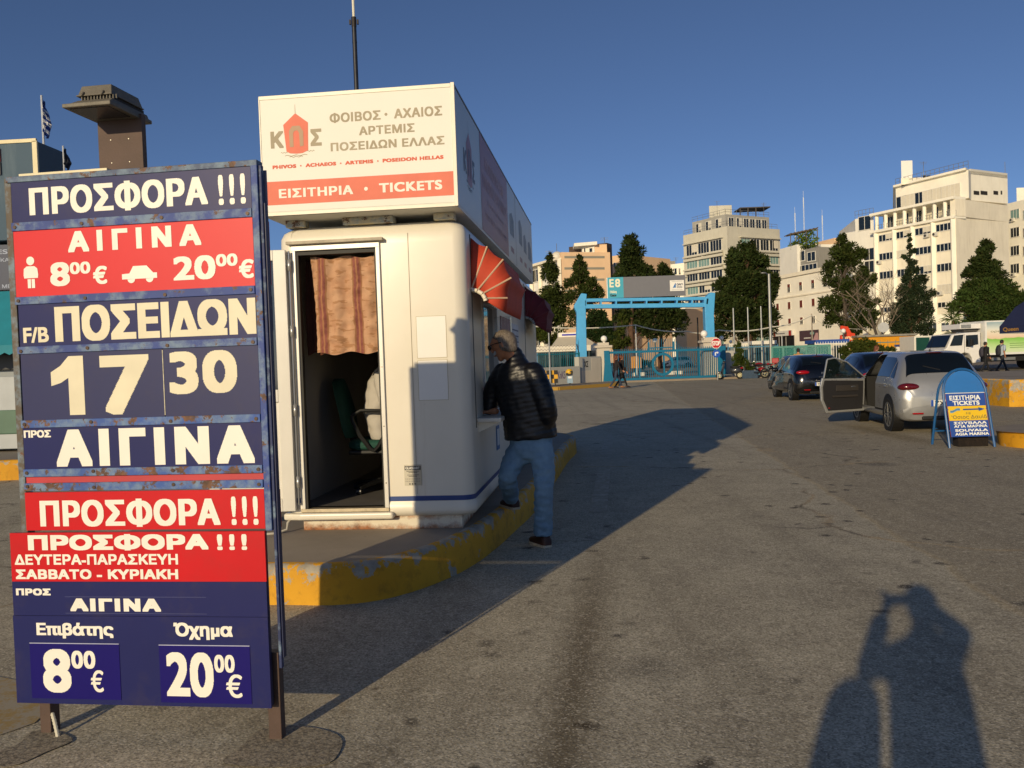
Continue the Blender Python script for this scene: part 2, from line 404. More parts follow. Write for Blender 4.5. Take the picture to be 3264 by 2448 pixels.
def lane_dash(y0, y1, w, m=mk):
    for k in range(10):
        a = y0 + (y1 - y0) * k / 10; b = y0 + (y1 - y0) * (k + 1) / 10
        f = lambda y: .80 + .126 * (y - 8.43)
        m.add([(f(a) - w, a, .004), (f(a) + w, a, .004), (f(b) + w, b, .004), (f(b) - w, b, .004)], [(0, 1, 2, 3)])
lane_dash(8.43, 11.7, .085); lane_dash(13.6, 17.0, .085)
def mat_worn(col, name, thr=.5):
    t = NT(name); co = t.coord(); n = t.noise(9, 8, .75, co); f = t.noise(80, 2, .5, co)
    t.col(t.mix(t.ramp(t.math('ADD', n, t.math('MULTIPLY', f, .3)), [(thr + .1, 0.0), (thr + .22, .9)]), lin('#a59b86'), lin(col))); t.rough(.85); return t.m
struct(mk.build('road_marking', mat_worn('#c2bba8', 'worn_white_paint', .52)))
yp = MB(); yp.add([(-3.2, 3.2, .004), (-2.25, 3.55, .004), (-2.13, 3.72, .004), (-2.16, 4.1, .004), (-2.7, 4.35, .004), (-3.4, 4.3, .004)], [(0, 1, 2, 3, 4, 5)])
struct(yp.build('yellow_road_marking', mat_worn('#a48a50', 'worn_yellow_paint', .50)))
def mat_patch():
    t = NT('patched_asphalt'); co = t.coord(); n = t.noise(7, 6, .7, co)
    b = t.mix(t.ramp(t.noise(70, 2, .6, co), [(.35, .7), (.62, 0.0)]), t.ramp(n, [(.3, lin('#958a76')), (.7, lin('#aca28c'))]), lin('#3f392f')); t.col(b); t.rough(.92); t.bump(t.noise(60, 3, .6, co), .5, .008); return t.m
PATCH = mat_patch()
for pts_ in ([(720, 2440), (770, 2385), (840, 2325), (960, 2318), (1075, 2345), (1085, 2395), (1010, 2447)], [(0, 2400), (60, 2375), (105, 2335), (195, 2340), (230, 2365), (150, 2400), (60, 2440), (0, 2446)]):
    m = MB(); P_ = smooth_poly([tuple(G(*p)[:2]) for p in pts_], 4); m.add([(x, y, .006) for x, y in P_], [tuple(range(len(P_)))]); struct(m.build('asphalt_patch', PATCH))
# raised loading platform on the right and the low island by the folding sign
pf = [(12.05, 20.9), (16.5, 19.5), (26, 16.8), (31, 23.0), (30, 26.5), (14.0, 28.4), (12.1, 26)]
island('loading_platform', pf, .66, .3, [KERBY, CONC], .03)
rs = smooth_poly([(7.28, 12.62), (7.3, 13.0), (7.7, 13.5), (9.0, 13.9), (12, 14.0), (12, 10.5), (9.4, 11.0), (8.0, 11.6), (7.5, 12.2)], 5)
island('kerbed_island', rs, .23)
# pavement along the harbour fence and its yellow kerb
pv = [(-14, 41.0), (2.2, 43.9), (5.6, 47.6), (5.9, 50.3), (7.0, 53.3), (13.6, 53.4), (22, 53.6), (48, 52.2), (48, 130), (-14, 130)]
m = MB(); m.prismz(pv, 0, .11); struct(m.build('pavement', M('#8d8071', .9, var=.12, scale=.6, bump=.2, bscale=30)))
m = MB(); pp = [(-14, 40.8), (2.3, 43.7), (5.75, 47.5), (6.05, 50.2)]
for a, b in zip(pp, pp[1:]):
    m.bar((a[0], a[1], .09), (b[0], b[1], .09), .25, .17)
struct(m.build('yellow_kerb', mat_worn('#b98f2e', 'worn_kerb_yellow', .3)))

# ================================================================== price board (foreground)
D8 = rad(-8)
BLUEP = M('#1e235c', .42, spec=.25, var=.05, scale=2, dirt=.25, name='navy_sign_vinyl'); BLUEQ = M('#30345e', .45, spec=.25, var=.05, scale=2, dirt=.2, name='faded_navy_vinyl'); DEEPB = M('#150a68', .4, spec=.25, var=.03, name='deep_blue_vinyl')
REDP = M('#d8242c', .42, spec=.3, var=.05, scale=1.5, name='red_sign_vinyl'); RED2 = M('#c8141e', .42, spec=.25, var=.06, scale=2, dirt=.15, name='crimson_sign_vinyl')
IVORY = M('#efebe0', .45, var=.04, scale=5, name='ivory_lettering'); IVORY2 = M('#e0d8bc', .5, var=.07, scale=6, name='aged_ivory_lettering')
RUSTB = mat_rusty('#2f468c', .55, 'rusting_blue_steel'); RUSTT = mat_rusty('#4a5a78', .75, 'rusting_grey_blue_steel'); RUSTL = mat_rusty('#5a5044', .4, 'rusting_bare_steel')
BOLT = M('#4a3c34', .5, .6); NAVY = M('#1c2346', .45, var=.1, name='navy_steel'); BROWN = M('#54423a', .65, .1, var=.14, scale=9, bump=.1, bscale=120, name='brown_painted_steel', dirt=.25)
pb = thing('price_board', 'tall navy and red ferry fare board on two legs, standing nearest on the left', 'sign', (-.97, 3.44, 0), D8)
mb = MB(); mb.box(-1.118, -1.088, .004, .05, .20, 2.335); mb.build('frame_side', RUSTL, pb, .003)
mb = MB(); mb.box(-1.086, -1.037, .02, .08, .0, .32); mb.build('leg', BROWN, pb, .003)
mb = MB(); mb.box(-.069, -.015, .018, .062, .0, .36); mb.build('leg', BROWN, pb, .003)
mb = MB(); mb.box(-.037, -.010, -.004, .04, .86, 2.318); mb.build('frame_side', RUSTB, pb, .002)
mb = MB(); mb.box(-.009, .003, .008, .030, .30, 2.318); mb.build('post', mat_rusty('#22305e', -.2, 'scuffed_navy_steel'), pb, .002)
mb = MB(); mb.box(-1.105, -.010, -.004, .05, 2.314, 2.338); mb.build('top_rail', RUSTT, pb, .002)
mb = MB(); mb.box(-1.07, -.672, .03, .085, 2.340, 2.356); mb.build('top_trim', M('#e6dcb8', .6), pb, .002)
for z0, z1, mm in ((2.113, 2.148, RUSTB), (1.809, 1.841, RUSTB), (1.605, 1.635, RUSTB), (1.297, 1.329, mat_rusty('#3558a0', .9, 'badly_rusted_blue_steel')), (1.093, 1.125, mat_rusty('#3558a0', .85, 'flaking_blue_steel')), (1.033, 1.066, mat_rusty('#3558a0', .95, 'flaking_rusty_steel'))):
    mb = MB(); mb.box(-1.087, -.039, -.007, .012, z0, z1); c = mb.build('rail', mm, pb, .0015)
    for x in (-1.07, -.77, -.42, -.055):
        bt = MB(); bt.disc((x, -.0085, (z0 + z1) / 2 + random.uniform(-.004, .004)), .0075, 'y', .004, 8); bt.build('bolt', BOLT, c)
mb = MB(); mb.box(-1.086, -.04, .012, .03, 1.04, 2.312); mb.build('backing', NAVY, pb)
def panel(z0, z1, mats, fn, x0=-1.084, x1=-.039, y0=0.0, y1=.012, name='fare_panel', label=None):
    mb = MB(); mb.box(x0, x1, y0, y1, z0, z1)
    fn(mb, y0 - .0015); o = mb.build(name, mats, pb)
    if label: o['label'] = label
    return o
panel(2.145, 2.313, [BLUEP, IVORY], lambda m, y: (m.text('ΠΡΟΣΦΟΡΑ', -1.004, -.222, 2.170, 2.29, y, 1, .05, .03, 1.08), m.text('!!!', -.176, -.062, 2.168, 2.287, y, 1, .04, .02, 1.3)))
def red1(m, y):
    m.text('ΑΙΓΙΝΑ', -.839, -.258, 2.014, 2.099, y, 1, .05, .045, 1.55)
    m.text('8', -.925, -.838, 1.878, 1.976, y, 1, .035, .03); m.text('00', -.836, -.745, 1.924, 1.973, y, 1, .04, .03, 1.05); m.text('€', -.734, -.672, 1.878, 1.952, y, 1, .03)
    m.text('20', -.383, -.202, 1.876, 1.972, y, 1, .035, .03, 1.05); m.text('00', -.199, -.108, 1.924, 1.973, y, 1, .04, .03, 1.05); m.text('€', -.103, -.041, 1.872, 1.947, y, 1, .03)
    c = (-1.012, 1.988); m.flat([(c[0] + .018 * math.cos(a * .4), c[1] + .018 * math.sin(a * .4)) for a in range(16)], y, 1)
    m.flat([(-1.03, 1.966), (-.995, 1.966), (-.982, 1.956), (-.979, 1.93), (-.981, 1.917), (-1.043, 1.917), (-1.045, 1.93), (-1.043, 1.956)], y, 1)
    for a in (-1.028, -1.010): m.flat([(a, 1.913), (a + .0145, 1.913), (a + .0145, 1.876), (a, 1.876)], y, 1)
    m.flat([(-.607, 1.913), (-.574, 1.915), (-.557, 1.944), (-.498, 1.944), (-.470, 1.914), (-.454, 1.914), (-.454, 1.892), (-.607, 1.892)], y, 1)
    for cx in (-.567, -.487): m.flat([(cx + .0165 * math.cos(a * .4), 1.892 + .0165 * math.sin(a * .4)) for a in range(8, 16)] + [(cx + .0165, 1.8918)], y, 1)
panel(1.838, 2.116, [REDP, IVORY], red1)
panel(1.633, 1.812, [BLUEQ if 0 else BLUEP, IVORY2], lambda m, y: (m.text('F/B', -1.06, -.945, 1.650, 1.714, y, 1, .03), m.text('ΠΟΣΕΙΔΩΝ', -.915, -.041, 1.648, 1.795, y, 1, .062, .04, 1.06)), -1.078)
panel(1.327, 1.607, [BLUEQ, IVORY2, IVORY], lambda m, y: (m.flat([(-.944, 1.525), (-.90, 1.55), (-.862, 1.589), (-.797, 1.589), (-.797, 1.346), (-.866, 1.346), (-.866, 1.500), (-.90, 1.48), (-.944, 1.468)], y, 1), m.text('7', -.724, -.508, 1.343, 1.585, y, 1, .045, .03)), -1.078, -.449)
panel(1.329, 1.606, [BLUEQ, IVORY2], lambda m, y: m.text('30', -.421, -.130, 1.418, 1.590, y, 1, .038, .035, 1.06), -.444, -.039)
mb = MB(); mb.box(-.4475, -.4445, -.002, .008, 1.335, 1.60); mb.build('panel_edge', M('#cfc8b0', .7, var=.3, scale=40), pb)
panel(1.122, 1.30, [BLUEP, IVORY], lambda m, y: (m.text('ΠΡΟΣ', -1.08, -.957, 1.256, 1.287, y, 1, .05), m.text('ΑΙΓΙΝΑ', -.936, -.071, 1.133, 1.286, y, 1, .06, .05, 1.33)))
panel(1.066, 1.092, [M('#b8323a', .5, var=.1), IVORY], lambda m, y: None, y0=.006)
panel(.868, 1.027, [RED2, IVORY], lambda m, y: (m.text('ΠΡΟΣΦΟΡΑ', -1.024, -.228, .880, .996, y, 1, .05, .03, 1.08), m.text('!!!', -.180, -.066, .884, .999, y, 1, .04, .02, 1.3)), -1.09)
def red3(m, y):
    m.text('ΠΡΟΣΦΟΡΑ', -1.064, -.27, .789, .856, y, 1, .05, .06, 1.05); m.text('!!!', -.232, -.106, .789, .852, y, 1, .05, .03, 1.5)
    m.text('ΔΕΥΤΕΡΑ-ΠΑΡΑΣΚΕΥΗ', -1.128, -.403, .731, .774, y, 1, .04, .04, 1.03); m.text('ΣΑΒΒΑΤΟ - ΚΥΡΙΑΚΗ', -1.126, -.405, .671, .712, y, 1, .045, .045, 1.06)
panel(.661, .863, [RED2, IVORY], red3, -1.146, -.031, -.028, -.016)
def blue4(m, y):
    m.text('ΠΡΟΣ', -1.13, -.973, .603, .632, y, 1, .06, .06, 1.1); m.text('ΑΙΓΙΝΑ', -.887, -.487, .538, .591, y, 1, .06, .06, 1.2)
    for za, zb in ((.597, .5985), (.529, .5305)): m.flat([(-.91, za), (-.29, za), (-.29, zb), (-.91, zb)], y, 2)
panel(.519, .660, [BLUEP, IVORY, M('#4a5080', .5)], blue4, -1.147, -.033, -.027, -.016)
def blue5(m, y):
    m.text('Επιβάτης', -1.046, -.701, .424, .490, y, 1, .045, .035); m.text('Όχημα', -.437, -.184, .424, .494, y, 1, .045, .035)
pnl = panel(.150, .517, [BLUEP, IVORY], blue5, -1.152, -.034, -.026, -.016)
def price(x0, x1, z0, z1, fn):
    mb = MB(); mb.box(x0, x1, -.0285, -.0262, z0, z1); fn(mb, -.0298)
    mb.box(x0, x1, -.0292, -.0262, z1, z1 + .003, 2); mb.build('price_card', [DEEPB, IVORY, M('#aeb2cc', .5)], pnl)
price(-1.08, -.679, .172, .402, lambda m, y: (m.text('8', -1.024, -.897, .198, .380, y, 1, .035, .03), m.text('00', -.893, -.786, .300, .374, y, 1, .035, .03, 1.08), m.text('€', -.810, -.753, .203, .294, y, 1, .015)))
price(-.504, -.114, .166, .400, lambda m, y: (m.text('20', -.476, -.272, .191, .373, y, 1, .035, .03, 1.04), m.text('00', -.267, -.180, .293, .365, y, 1, .035, .03, 1.08), m.text('€', -.220, -.151, .191, .286, y, 1, .015)))
mb = MB(); mb.box(-1.147, -.036, -.0145, .004, .155, .86); mb.build('lower_backing', NAVY, pb)
for z0, z1, mm, x1 in ((2.165, 2.305, M('#8d8a9c', .5), .014), (1.845, 2.10, REDP, .015), (1.66, 1.80, M('#3b4468', .5), .015), (.865, 1.02, RED2, .015)):
    mb = MB(); mb.box(-.3, x1 - .005, .0445, .049, z0, z1); mb.build('rear_panel', mm, pb, .003)
mb = MB(); mb.box(.0035, .010, .016, .044, .34, 2.17); mb.build('rear_frame', M('#262c4e', .5), pb, .002)
# corrugated cable sleeve at the left leg
mb = MB(); pts = [Vector((-1.036, .03, .085)).lerp(Vector((-.985, -.01, .0)), t / 14) + Vector((0, 0, .008 * math.sin(t * .22))) for t in range(15)]
mb.tube(pts, [.0085 if i % 2 else .0070 for i in range(15)], 8); mb.build('cable_sleeve', M('#cfcab6', .6), pb)
# lamp on the brown post behind the board
lp = thing('lamp_post', 'brown square post with boxy grey floodlight above the fare board', 'street lamp', (-.97 - .078, 3.44, 0), D8)
mb = MB(); mb.box(-.668, -.470, .104, .135, 1.5, 2.585)
for x in (-.61, -.53):
    for z in (2.39, 2.485): mb.disc((x, .103, z), .003, 'y', .003, 8, 1)
mb.build('post', [BROWN, M('#c9c2b4', .4, .8)], lp, .003)
lg = M('#6f6a5f', .6, .2, var=.12, scale=14, bump=.15, bscale=90, dirt=.3); lgd = M('#2a2926', .7)
def frust(m, x0, x1, y0, y1, z0, X0, X1, Y0, Y1, z1, mi=0):
    m.rings([[(x0, y0, z0), (x1, y0, z0), (x1, y1, z0), (x0, y1, z0)], [(X0, Y0, z1), (X1, Y0, z1), (X1, Y1, z1), (X0, Y1, z1)]], mi, False)
hd = MB(); x0, x1, y0, y1 = -.684, -.478, -.10, .20
frust(hd, x0, x1, y0, y1, 2.566, x0, x1, y0, y1, 2.582); frust(hd, x0 + .012, x1 - .012, y0 + .012, y1, 2.582, x0 + .035, x1 - .02, y0 + .05, y1, 2.606)
head = hd.build('lamp_head', lg, lp, .003)
hd = MB(); hd.box(x0 + .045, x1 - .03, y0 + .06, y1 - .01, 2.606, 2.622, 1)
for k in range(12): hd.box(x0 + .05 + k * .0135, x0 + .053 + k * .0135, y0 + .053, y0 + .062, 2.606, 2.622)
hd.build('cooling_grille', [lg, lgd], head)
hd = MB(); frust(hd, x0 + .03, x1 - .02, y0 + .045, y1 - .02, 2.622, x0 + .032, x1 - .022, y0 + .047, y1 - .02, 2.628); frust(hd, x0 + .036, x1 - .025, y0 + .052, y1 - .025, 2.628, x0 + .044, x1 - .034, y0 + .068, y1 - .04, 2.668)
for x in (x0 + .06, x1 - .06): hd.tube([(x, y0 + .04, 2.622), (x, y0 + .055, 2.64)], .005, 6)
hd.build('lamp_cap', lg, head, .004)
hd = MB(); hd.box(x0 + .02, x1 - .02, y0 + .02, y1 - .13, 2.5635, 2.5655); hd.build('lamp_glass', M('#3a3836', .25), head)

# ================================================================== ticket kiosk
KZ = rad(-6.25); KLOC = (-.43, 6.47, 0)
kio = thing('ticket_kiosk', 'long rounded white ticket kiosk with open door and red window awnings', 'kiosk', KLOC, KZ)
def rrect(x0, x1, y0, y1, r, z, extra_front=(), extra_right=()):
    """rounded rectangle ring; extra points keep their place along the front and the right side"""
    p = []
    def arc(cx, cy, a0):
        for k in range(7): a = rad(a0 + 15 * k); p.append((cx + r * math.cos(a), cy + r * math.sin(a), z))
    arc(x0 + r, y0 + r, 180)
    for x in extra_front: p.append((x, y0, z))
    arc(x1 - r, y0 + r, 270)
    for y in extra_right: p.append((x1, y, z))
    arc(x1 - r, y1 - r, 0); arc(x0 + r, y1 - r, 90)
    return p
KX0, KX1, KL = -1.346, .125, 6.5
DX0, DX1, DZ0, DZ1 = -1.225, -.535, .405, 2.425
WY0, WY1, WZ0, WZ1 = .80, 1.72, 1.08, 2.03
lv = [(.07, .352), (.018, .366), (.0, .395), (0, DZ0), (.0, .455), (.012, .474), (.012, .514), (.012, .53), (.010, WZ0), (.010, WZ1), (.010, DZ1), (.012, 2.50), (.03, 2.545), (.07, 2.578), (.13, 2.595)]
rgs = [rrect(KX0 + d, KX1 - d, d, KL - d, .095, z, (DX0, DX1), (WY0, WY1)) for d, z in lv]
mb = MB(); n = len(rgs[0]); vs = [p for r in rgs for p in r]; fs = []
for k in range(len(rgs) - 1):
    for i in range(n):
        j = (i + 1) % n
        if i == 7 and lv[k][1] >= DZ0 - 1e-6 and lv[k + 1][1] <= DZ1 + 1e-6: continue      # door opening
        if i == 16 and lv[k][1] >= WZ0 - 1e-6 and lv[k + 1][1] <= WZ1 + 1e-6: continue     # ticket window
        fs.append((k * n + i, k * n + j, (k + 1) * n + j, (k + 1) * n + i))
fs.append(tuple((len(rgs) - 1) * n + i for i in range(n))); fs.append(tuple(range(n))[::-1])
mb.add(vs, fs, 0, True)
def mat_gelcoat():
    t = NT('aged_white_gelcoat'); co = t.coord()
    b = t.ramp(t.noise(.9, 4, .6, co), [(.3, lin('#dad3c2')), (.7, lin('#e4decf'))])
    mp = t.n('Mapping'); mp.inputs['Scale'].default_value = (7, 7, .5); t.l(co, mp.inputs[0])
    b = t.mix(t.ramp(t.noise(1.5, 6, .7, mp.outputs[0]), [(.60, 0.0), (.85, .35)]), b, lin('#a8946c'))
    b = t.mix(t.ramp(t.noise(22, 6, .8, co), [(.70, 0.0), (.74, .4)]), b, lin('#8d8370'))
    t.col(b); t.rough(.33); t.bump(t.noise(3, 2), .05, .02); return t.m
GEL = mat_gelcoat()
mb.build('wall', GEL, kio, sharp=55)
sr = [rrect(KX0 + d, KX1 - d, d, KL - d, .095, z, (DX0, DX1), ()) for d, z in ((.0095, .476), (.0095, .513))]
mb = MB(); vs = [p for r in sr for p in r]; n = len(sr[0])
mb.add(vs, [(i, (i + 1) % n, n + (i + 1) % n, n + i) for i in range(n) if i not in (7,)], 0, True); mb.build('blue_stripe', M('#1f3f7e', .4, var=.1, scale=6, dirt=.2), kio)
def mat_plinth():
    t = NT('rust_stained_plinth'); co = t.coord(); sep = t.n('SeparateXYZ'); t.l(co, sep.inputs[0])
    zz = t.math('ABSOLUTE', t.math('SUBTRACT', sep.outputs[2], .315))
    e = t.math('ADD', t.math('MULTIPLY', zz, 4.5), t.math('MULTIPLY', t.noise(7, 7, .75, co), .9))
    b = t.mix(t.ramp(e, [(.48, 0.0), (.72, .95)]), lin('#d9d0bc'), t.ramp(t.noise(30, 3), [(.3, lin('#5e3216')), (.7, lin('#a8652c'))]))
    t.col(b); t.rough(.7); return t.m
mb = MB(); mb.box(-1.235, .012, .055, KL - .1, KH, .36); mb.build('plinth', mat_plinth(), kio, .004)
# door frame, sill, hood
ALU = M('#d9d6cd', .35, .1, var=.04, name='white_aluminium'); RUB = M('#14140f', .6)
mb = MB()
for a, b in ((DX0, -1.19), (-.567, DX1)): mb.box(a, b, -.012, .045, .43, 2.405)
mb.box(DX0, DX1, -.012, .045, 2.402, 2.44); fr = DFR = mb.build('door_frame', ALU, kio, .004)
mb = MB(); mb.box(-1.188, -1.172, .0, .05, .43, 2.395); mb.box(-.579, -.569, .0, .05, .43, 2.395); mb.box(-1.172, -.579, .0, .05, 2.37, 2.395); mb.build('door_seal', RUB, fr)
mb = MB(); mb.box(-1.25, -.50, -.05, .0, 2.448, 2.472); mb.build('door_hood', M('#b5ab98', .8, var=.2, scale=12, bump=.3, bscale=50), kio, .004)
mb = MB(); mb.box(DX0, DX1, -.014, .12, .404, .43); mb.build('door_sill', M('#b7aa90', .4, .4, var=.2, scale=9, dirt=.5), kio, .003)
mb = MB(); mb.prismz([(-1.36, -.035), (-1.22, -.05), (-.50, -.045), (-.50, .06), (-1.36, .06)], .348, .402); mb.build('step', GEL, kio, .018, seg=3)
# open door leaf, folded back on its hinges to the left
dl = thing('x', 'x', 'x'); bpy.data.objects.remove(dl)
def hinge_xf(ang): return Matrix.Translation((-1.235, -.03, 0)) @ Matrix.Rotation(ang, 4, 'Z')
HX = hinge_xf(rad(9))
mb = MB(); mb.xf = HX
for a, b, z0, z1 in ((-.115, -.02, .425, 2.41), (-.66, -.58, .425, 2.41), (-.58, -.115, 2.33, 2.41), (-.58, -.115, 1.26, 1.355), (-.58, -.115, .425, .52)): mb.box(a, b, -.03, .03, z0, z1)
mb.box(-.58, -.115, -.008, .008, .52, 1.26)
door = mb.build('door', ALU, kio, .004)
mb = MB(); mb.xf = HX; mb.box(-.58, -.115, -.004, .004, 1.355, 2.33); mb.build('door_glass', M('#1a2228', .05, spec=.8), door)
def mat_sea():
    t = NT('sea_poster'); sep = t.n('SeparateXYZ'); t.l(t.coord(), sep.inputs[0])
    f = t.math('ADD', t.math('DIVIDE', t.math('SUBTRACT', sep.outputs[2], 1.55), .75), t.math('MULTIPLY', t.noise(8, 4), .15))
    t.col(t.ramp(f, [(.1, lin('#2a6d9c')), (.38, lin('#5aa0c8')), (.48, lin('#d8dfe2')), (.62, lin('#e3c9a8')), (.95, lin('#3f8fd0'))])); t.rough(.3); return t.m
mb = MB(); mb.xf = HX; mb.box(-.56, -.155, -.0075, -.0045, 1.60, 2.29); mb.build('poster', mat_sea(), door)
for z in (.60, 1.15, 1.75, 2.25):
    mb = MB(); mb.tube([(-1.228, -.045, z), (-1.228, -.045, z + .085)], .013, 10); mb.box(-1.262, -1.228, -.034, -.022, z + .035, z + .085); mb.build('hinge', M('#c9c8c2', .3, .6), fr)
mb = MB(); mb.tube([(-1.228, -.045, .47), (-1.228, -.045, 2.4)], .007, 8); mb.build('hinge_rod', M('#c9c8c2', .3, .8), fr)
# inside: floor, walls, back window, dark hanging, curtain
INW = M('#9a958c', .8, var=.08, scale=2); DARKIN = M('#4a4540', .8)
mb = MB(); mb.box(-1.30, .09, .06, 2.6, .40, .43); mb.build('floor', M('#6e6a66', .45, var=.15, scale=3), kio)
mb = MB(); mb.add([(-1.30, .06, .43), (-1.30, 2.6, .43), (-1.30, 2.6, 2.5), (-1.30, .06, 2.5), (.09, 2.6, .43), (.09, 2.6, 2.5)], [(0, 1, 2, 3), (1, 4, 5, 2)]); mb.build('inner_wall', INW, kio)
mb = MB(); mb.box(-.86, -.82, 2.5, 2.59, 1.2, 2.3); mb.box(-.82, -.30, 2.5, 2.59, 1.5, 1.55); mb.box(-.58, -.52, 2.5, 2.59, 1.2, 2.3); mb.box(-.86, -.3, 2.5, 2.59, 1.17, 1.22); iw = mb.build('inner_window', ALU, kio, .003)
mb = MB(); mb.box(-.82, -.32, 2.53, 2.55, 1.22, 2.3); mb.build('pane', glass('#20262a'), iw)
mb = MB(); mb.box(-.30, .085, 1.9, 2.5, 1.1, 1.14); mb.box(-.9, -.88, 1.6, 1.66, 1.2, 1.75); mb.build('shelf', DARKIN, kio)
def mat_curtain():
    t = NT('striped_curtain_cloth'); co = t.coord(); sep = t.n('SeparateXYZ'); t.l(co, sep.inputs[0]); X = sep.outputs[0]
    Xw = t.math('ADD', X, t.math('MULTIPLY', t.math('SUBTRACT', t.noise(3.5, 2, .5, co), .5), .03))
    b = t.ramp(t.noise(10, 3), [(.3, lin('#ba8a66')), (.7, lin('#cfa480'))])
    def band(c, w): return t.ramp(t.math('ABSOLUTE', t.math('SUBTRACT', Xw, c)), [(w, 1.0), (w + .002, 0.0)])
    mp = t.n('Mapping'); mp.inputs['Scale'].default_value = (5, 5, 16); t.l(co, mp.inputs[0])
    motif = t.ramp(t.noise(2.0, 3, .5, mp.outputs[0]), [(.56, 0.0), (.6, .75)])
    b = t.mix(motif, b, lin('#a5754a'))
    for c in (-1.020, -.746):
        b = t.mix(band(c, .035), b, lin('#9a6a45')); b = t.mix(band(c, .025), b, t.ramp(t.noise(30, 2), [(.3, lin('#80443a')), (.7, lin('#9a5c4e'))])); b = t.mix(t.math('MULTIPLY', band(c, .0035), .7), b, lin('#c08a5a'))
    t.col(b); t.rough(.8); t.b.inputs['Sheen Weight'].default_value = .2
    t.bump(t.noise(14, 5, .6, mp.outputs[0]), .5, .02); return t.m
def drape(x0, x1, z0, z1, y, amp, nx=60, nz=44, seed=0, skew=.03):
    m = MB(); rows = []
    for j in range(nz + 1):
        v = j / nz; row = []
        for i in range(nx + 1):
            u = i / nx; x = x0 + (x1 - x0) * u + skew * (1 - u) * math.sin(v * 2.4 + seed) * .6
            f = math.sin(u * 26 + 1.3 * math.sin(v * 3 + seed) + seed) * .6 + math.sin(u * 11 + v * 2 + seed) * .5
            f += 1.1 * mnoise.noise((u * 6, v * 16, seed)) + .5 * mnoise.noise((u * 14, v * 34, seed))
            z = z0 + (z1 - z0) * v + (.012 * math.sin(u * 13 + seed) if j in (0, nz) else 0)
            row.append((x, y + amp * f, z))
        rows.append(row)
    return m.rings(rows, 0, True, False, False)
drape(-1.10, -.566, 1.615, 2.352, .085, .016, seed=1).build('curtain', mat_curtain(), kio, sharp=180)
drape(-1.19, -1.0, 1.62, 2.37, .22, .012, 24, 30, 4).build('dark_curtain', M('#5a3322', .9, var=.2), kio, sharp=180)
# notices, maker's plate
PAP = M('#e6e4de', .3, var=.02, name='laminated_paper')
for z0, z1 in ((1.557, 1.867), (1.238, 1.536)):
    mb = MB(); mb.box(-.276, -.053, .0075, .0098, z0, z1)
    for a in ((-.279, -.276, z0 - .003, z1 + .003), (-.053, -.050, z0 - .003, z1 + .003), (-.276, -.053, z0 - .003, z0), (-.276, -.053, z1, z1 + .003)): mb.box(a[0], a[1], .007, .0095, a[2], a[3], 1)
    mb.build('notice', [PAP, M('#b2a684', .6)], kio)
mb = MB(); mb.box(-.413, -.280, .006, .0098, .594, .752); y = .0085
DK = M('#24262a', .5)
mb.box(-.408, -.285, .0035, .007, .712, .742, 1); mb.text('GLASSART', -.402, -.291, .7175, .7365, .0028, 2, .04, .03)
for z, a, b in ((.700, -.395, -.298), (.690, -.380, -.312), (.672, -.39, -.30), (.662, -.38, -.315)): mb.box(a, b, .005, .007, z, z + .004, 1)
for z in (.640, .622):
    for k in range(9): mb.box(-.405 + k * .013, -.398 + k * .013, .005, .007, z, z + .008, 3)
for x in (-.372, -.352, -.332): mb.disc((x, .0055, .606), .006, 'y', .003, 10, 1)
mb.build('maker_plate', [M('#b9b4a6', .35, .5), DK, M('#e8e4d8', .4), M('#8f8a80', .5)], kio)
# ticket window on the right-hand side, counter, notices
SX = KX1 - .010
mb = MB()
for y0, y1, z0, z1 in ((WY0 - .05, WY0 + .01, WZ0, WZ1 + .03), (WY1 - .01, WY1 + .05, WZ0, WZ1 + .03), (WY0, WY1, WZ1 - .02, WZ1 + .03)): mb.box(SX - .06, SX + .012, y0, y1, z0, z1)
tw = mb.build('window_frame', ALU, kio, .003)
mb = MB(); mb.box(SX - .045, SX - .035, WY0, WY1, WZ0, WZ1); mb.build('pane', glass('#141a1e', .06), tw)
mb = MB(); mb.xf = Matrix(((0, -1, 0, 0), (1, 0, 0, 0), (0, 0, 1, 0), (0, 0, 0, 1)))
def sidebox(m, y0, y1, d0, d1, z0, z1, mi=0): m.box(y0, y1, -(SX + d1), -(SX + d0), z0, z1, mi)
sidebox(mb, .30, 1.75, 0, .19, 1.035, 1.07); mb.build('counter', M('#d6d0c2', .5), kio, .008)
mb = MB(); mb.prism([(SX, .955), (SX, 1.034), (SX + .17, 1.034)], .35, 1.7); mb.build('counter_bracket', GEL, kio)
mb = MB(); mb.box(SX - .001, SX + .006, 1.42, 1.62, .70, .92); mb.box(SX + .006, SX + .008, 1.45, 1.59, .74, .89, 1); mb.build('notice', [M('#3a6ca6', .5), M('#c8d4dc', .5)], kio, )
mb = MB(); mb.box(SX, SX + .006, 2.02, 2.9, 1.64, 1.96); mb.build('poster', M('#8c2b2a', .5, var=.35, scale=7), kio)
mb = MB(); mb.box(SX, SX + .006, 3.0, 3.75, 1.50, 1.93)
for k in range(6): mb.box(SX + .006, SX + .0075, 3.05, 3.7, 1.53 + k * .065, 1.545 + k * .065, 1)
mb.build('poster', [M('#c9ccd2', .5, var=.2, scale=6), M('#59607a', .6)], kio)
for ya, yb_, za in ((.24, .262, 1.0), (4.62, 4.65, .53)):
    mb = MB(); mb.box(SX - .002, SX + .003, ya, yb_, za, 2.5); mb.build('panel_joint', M('#3a3a38', .6), kio)
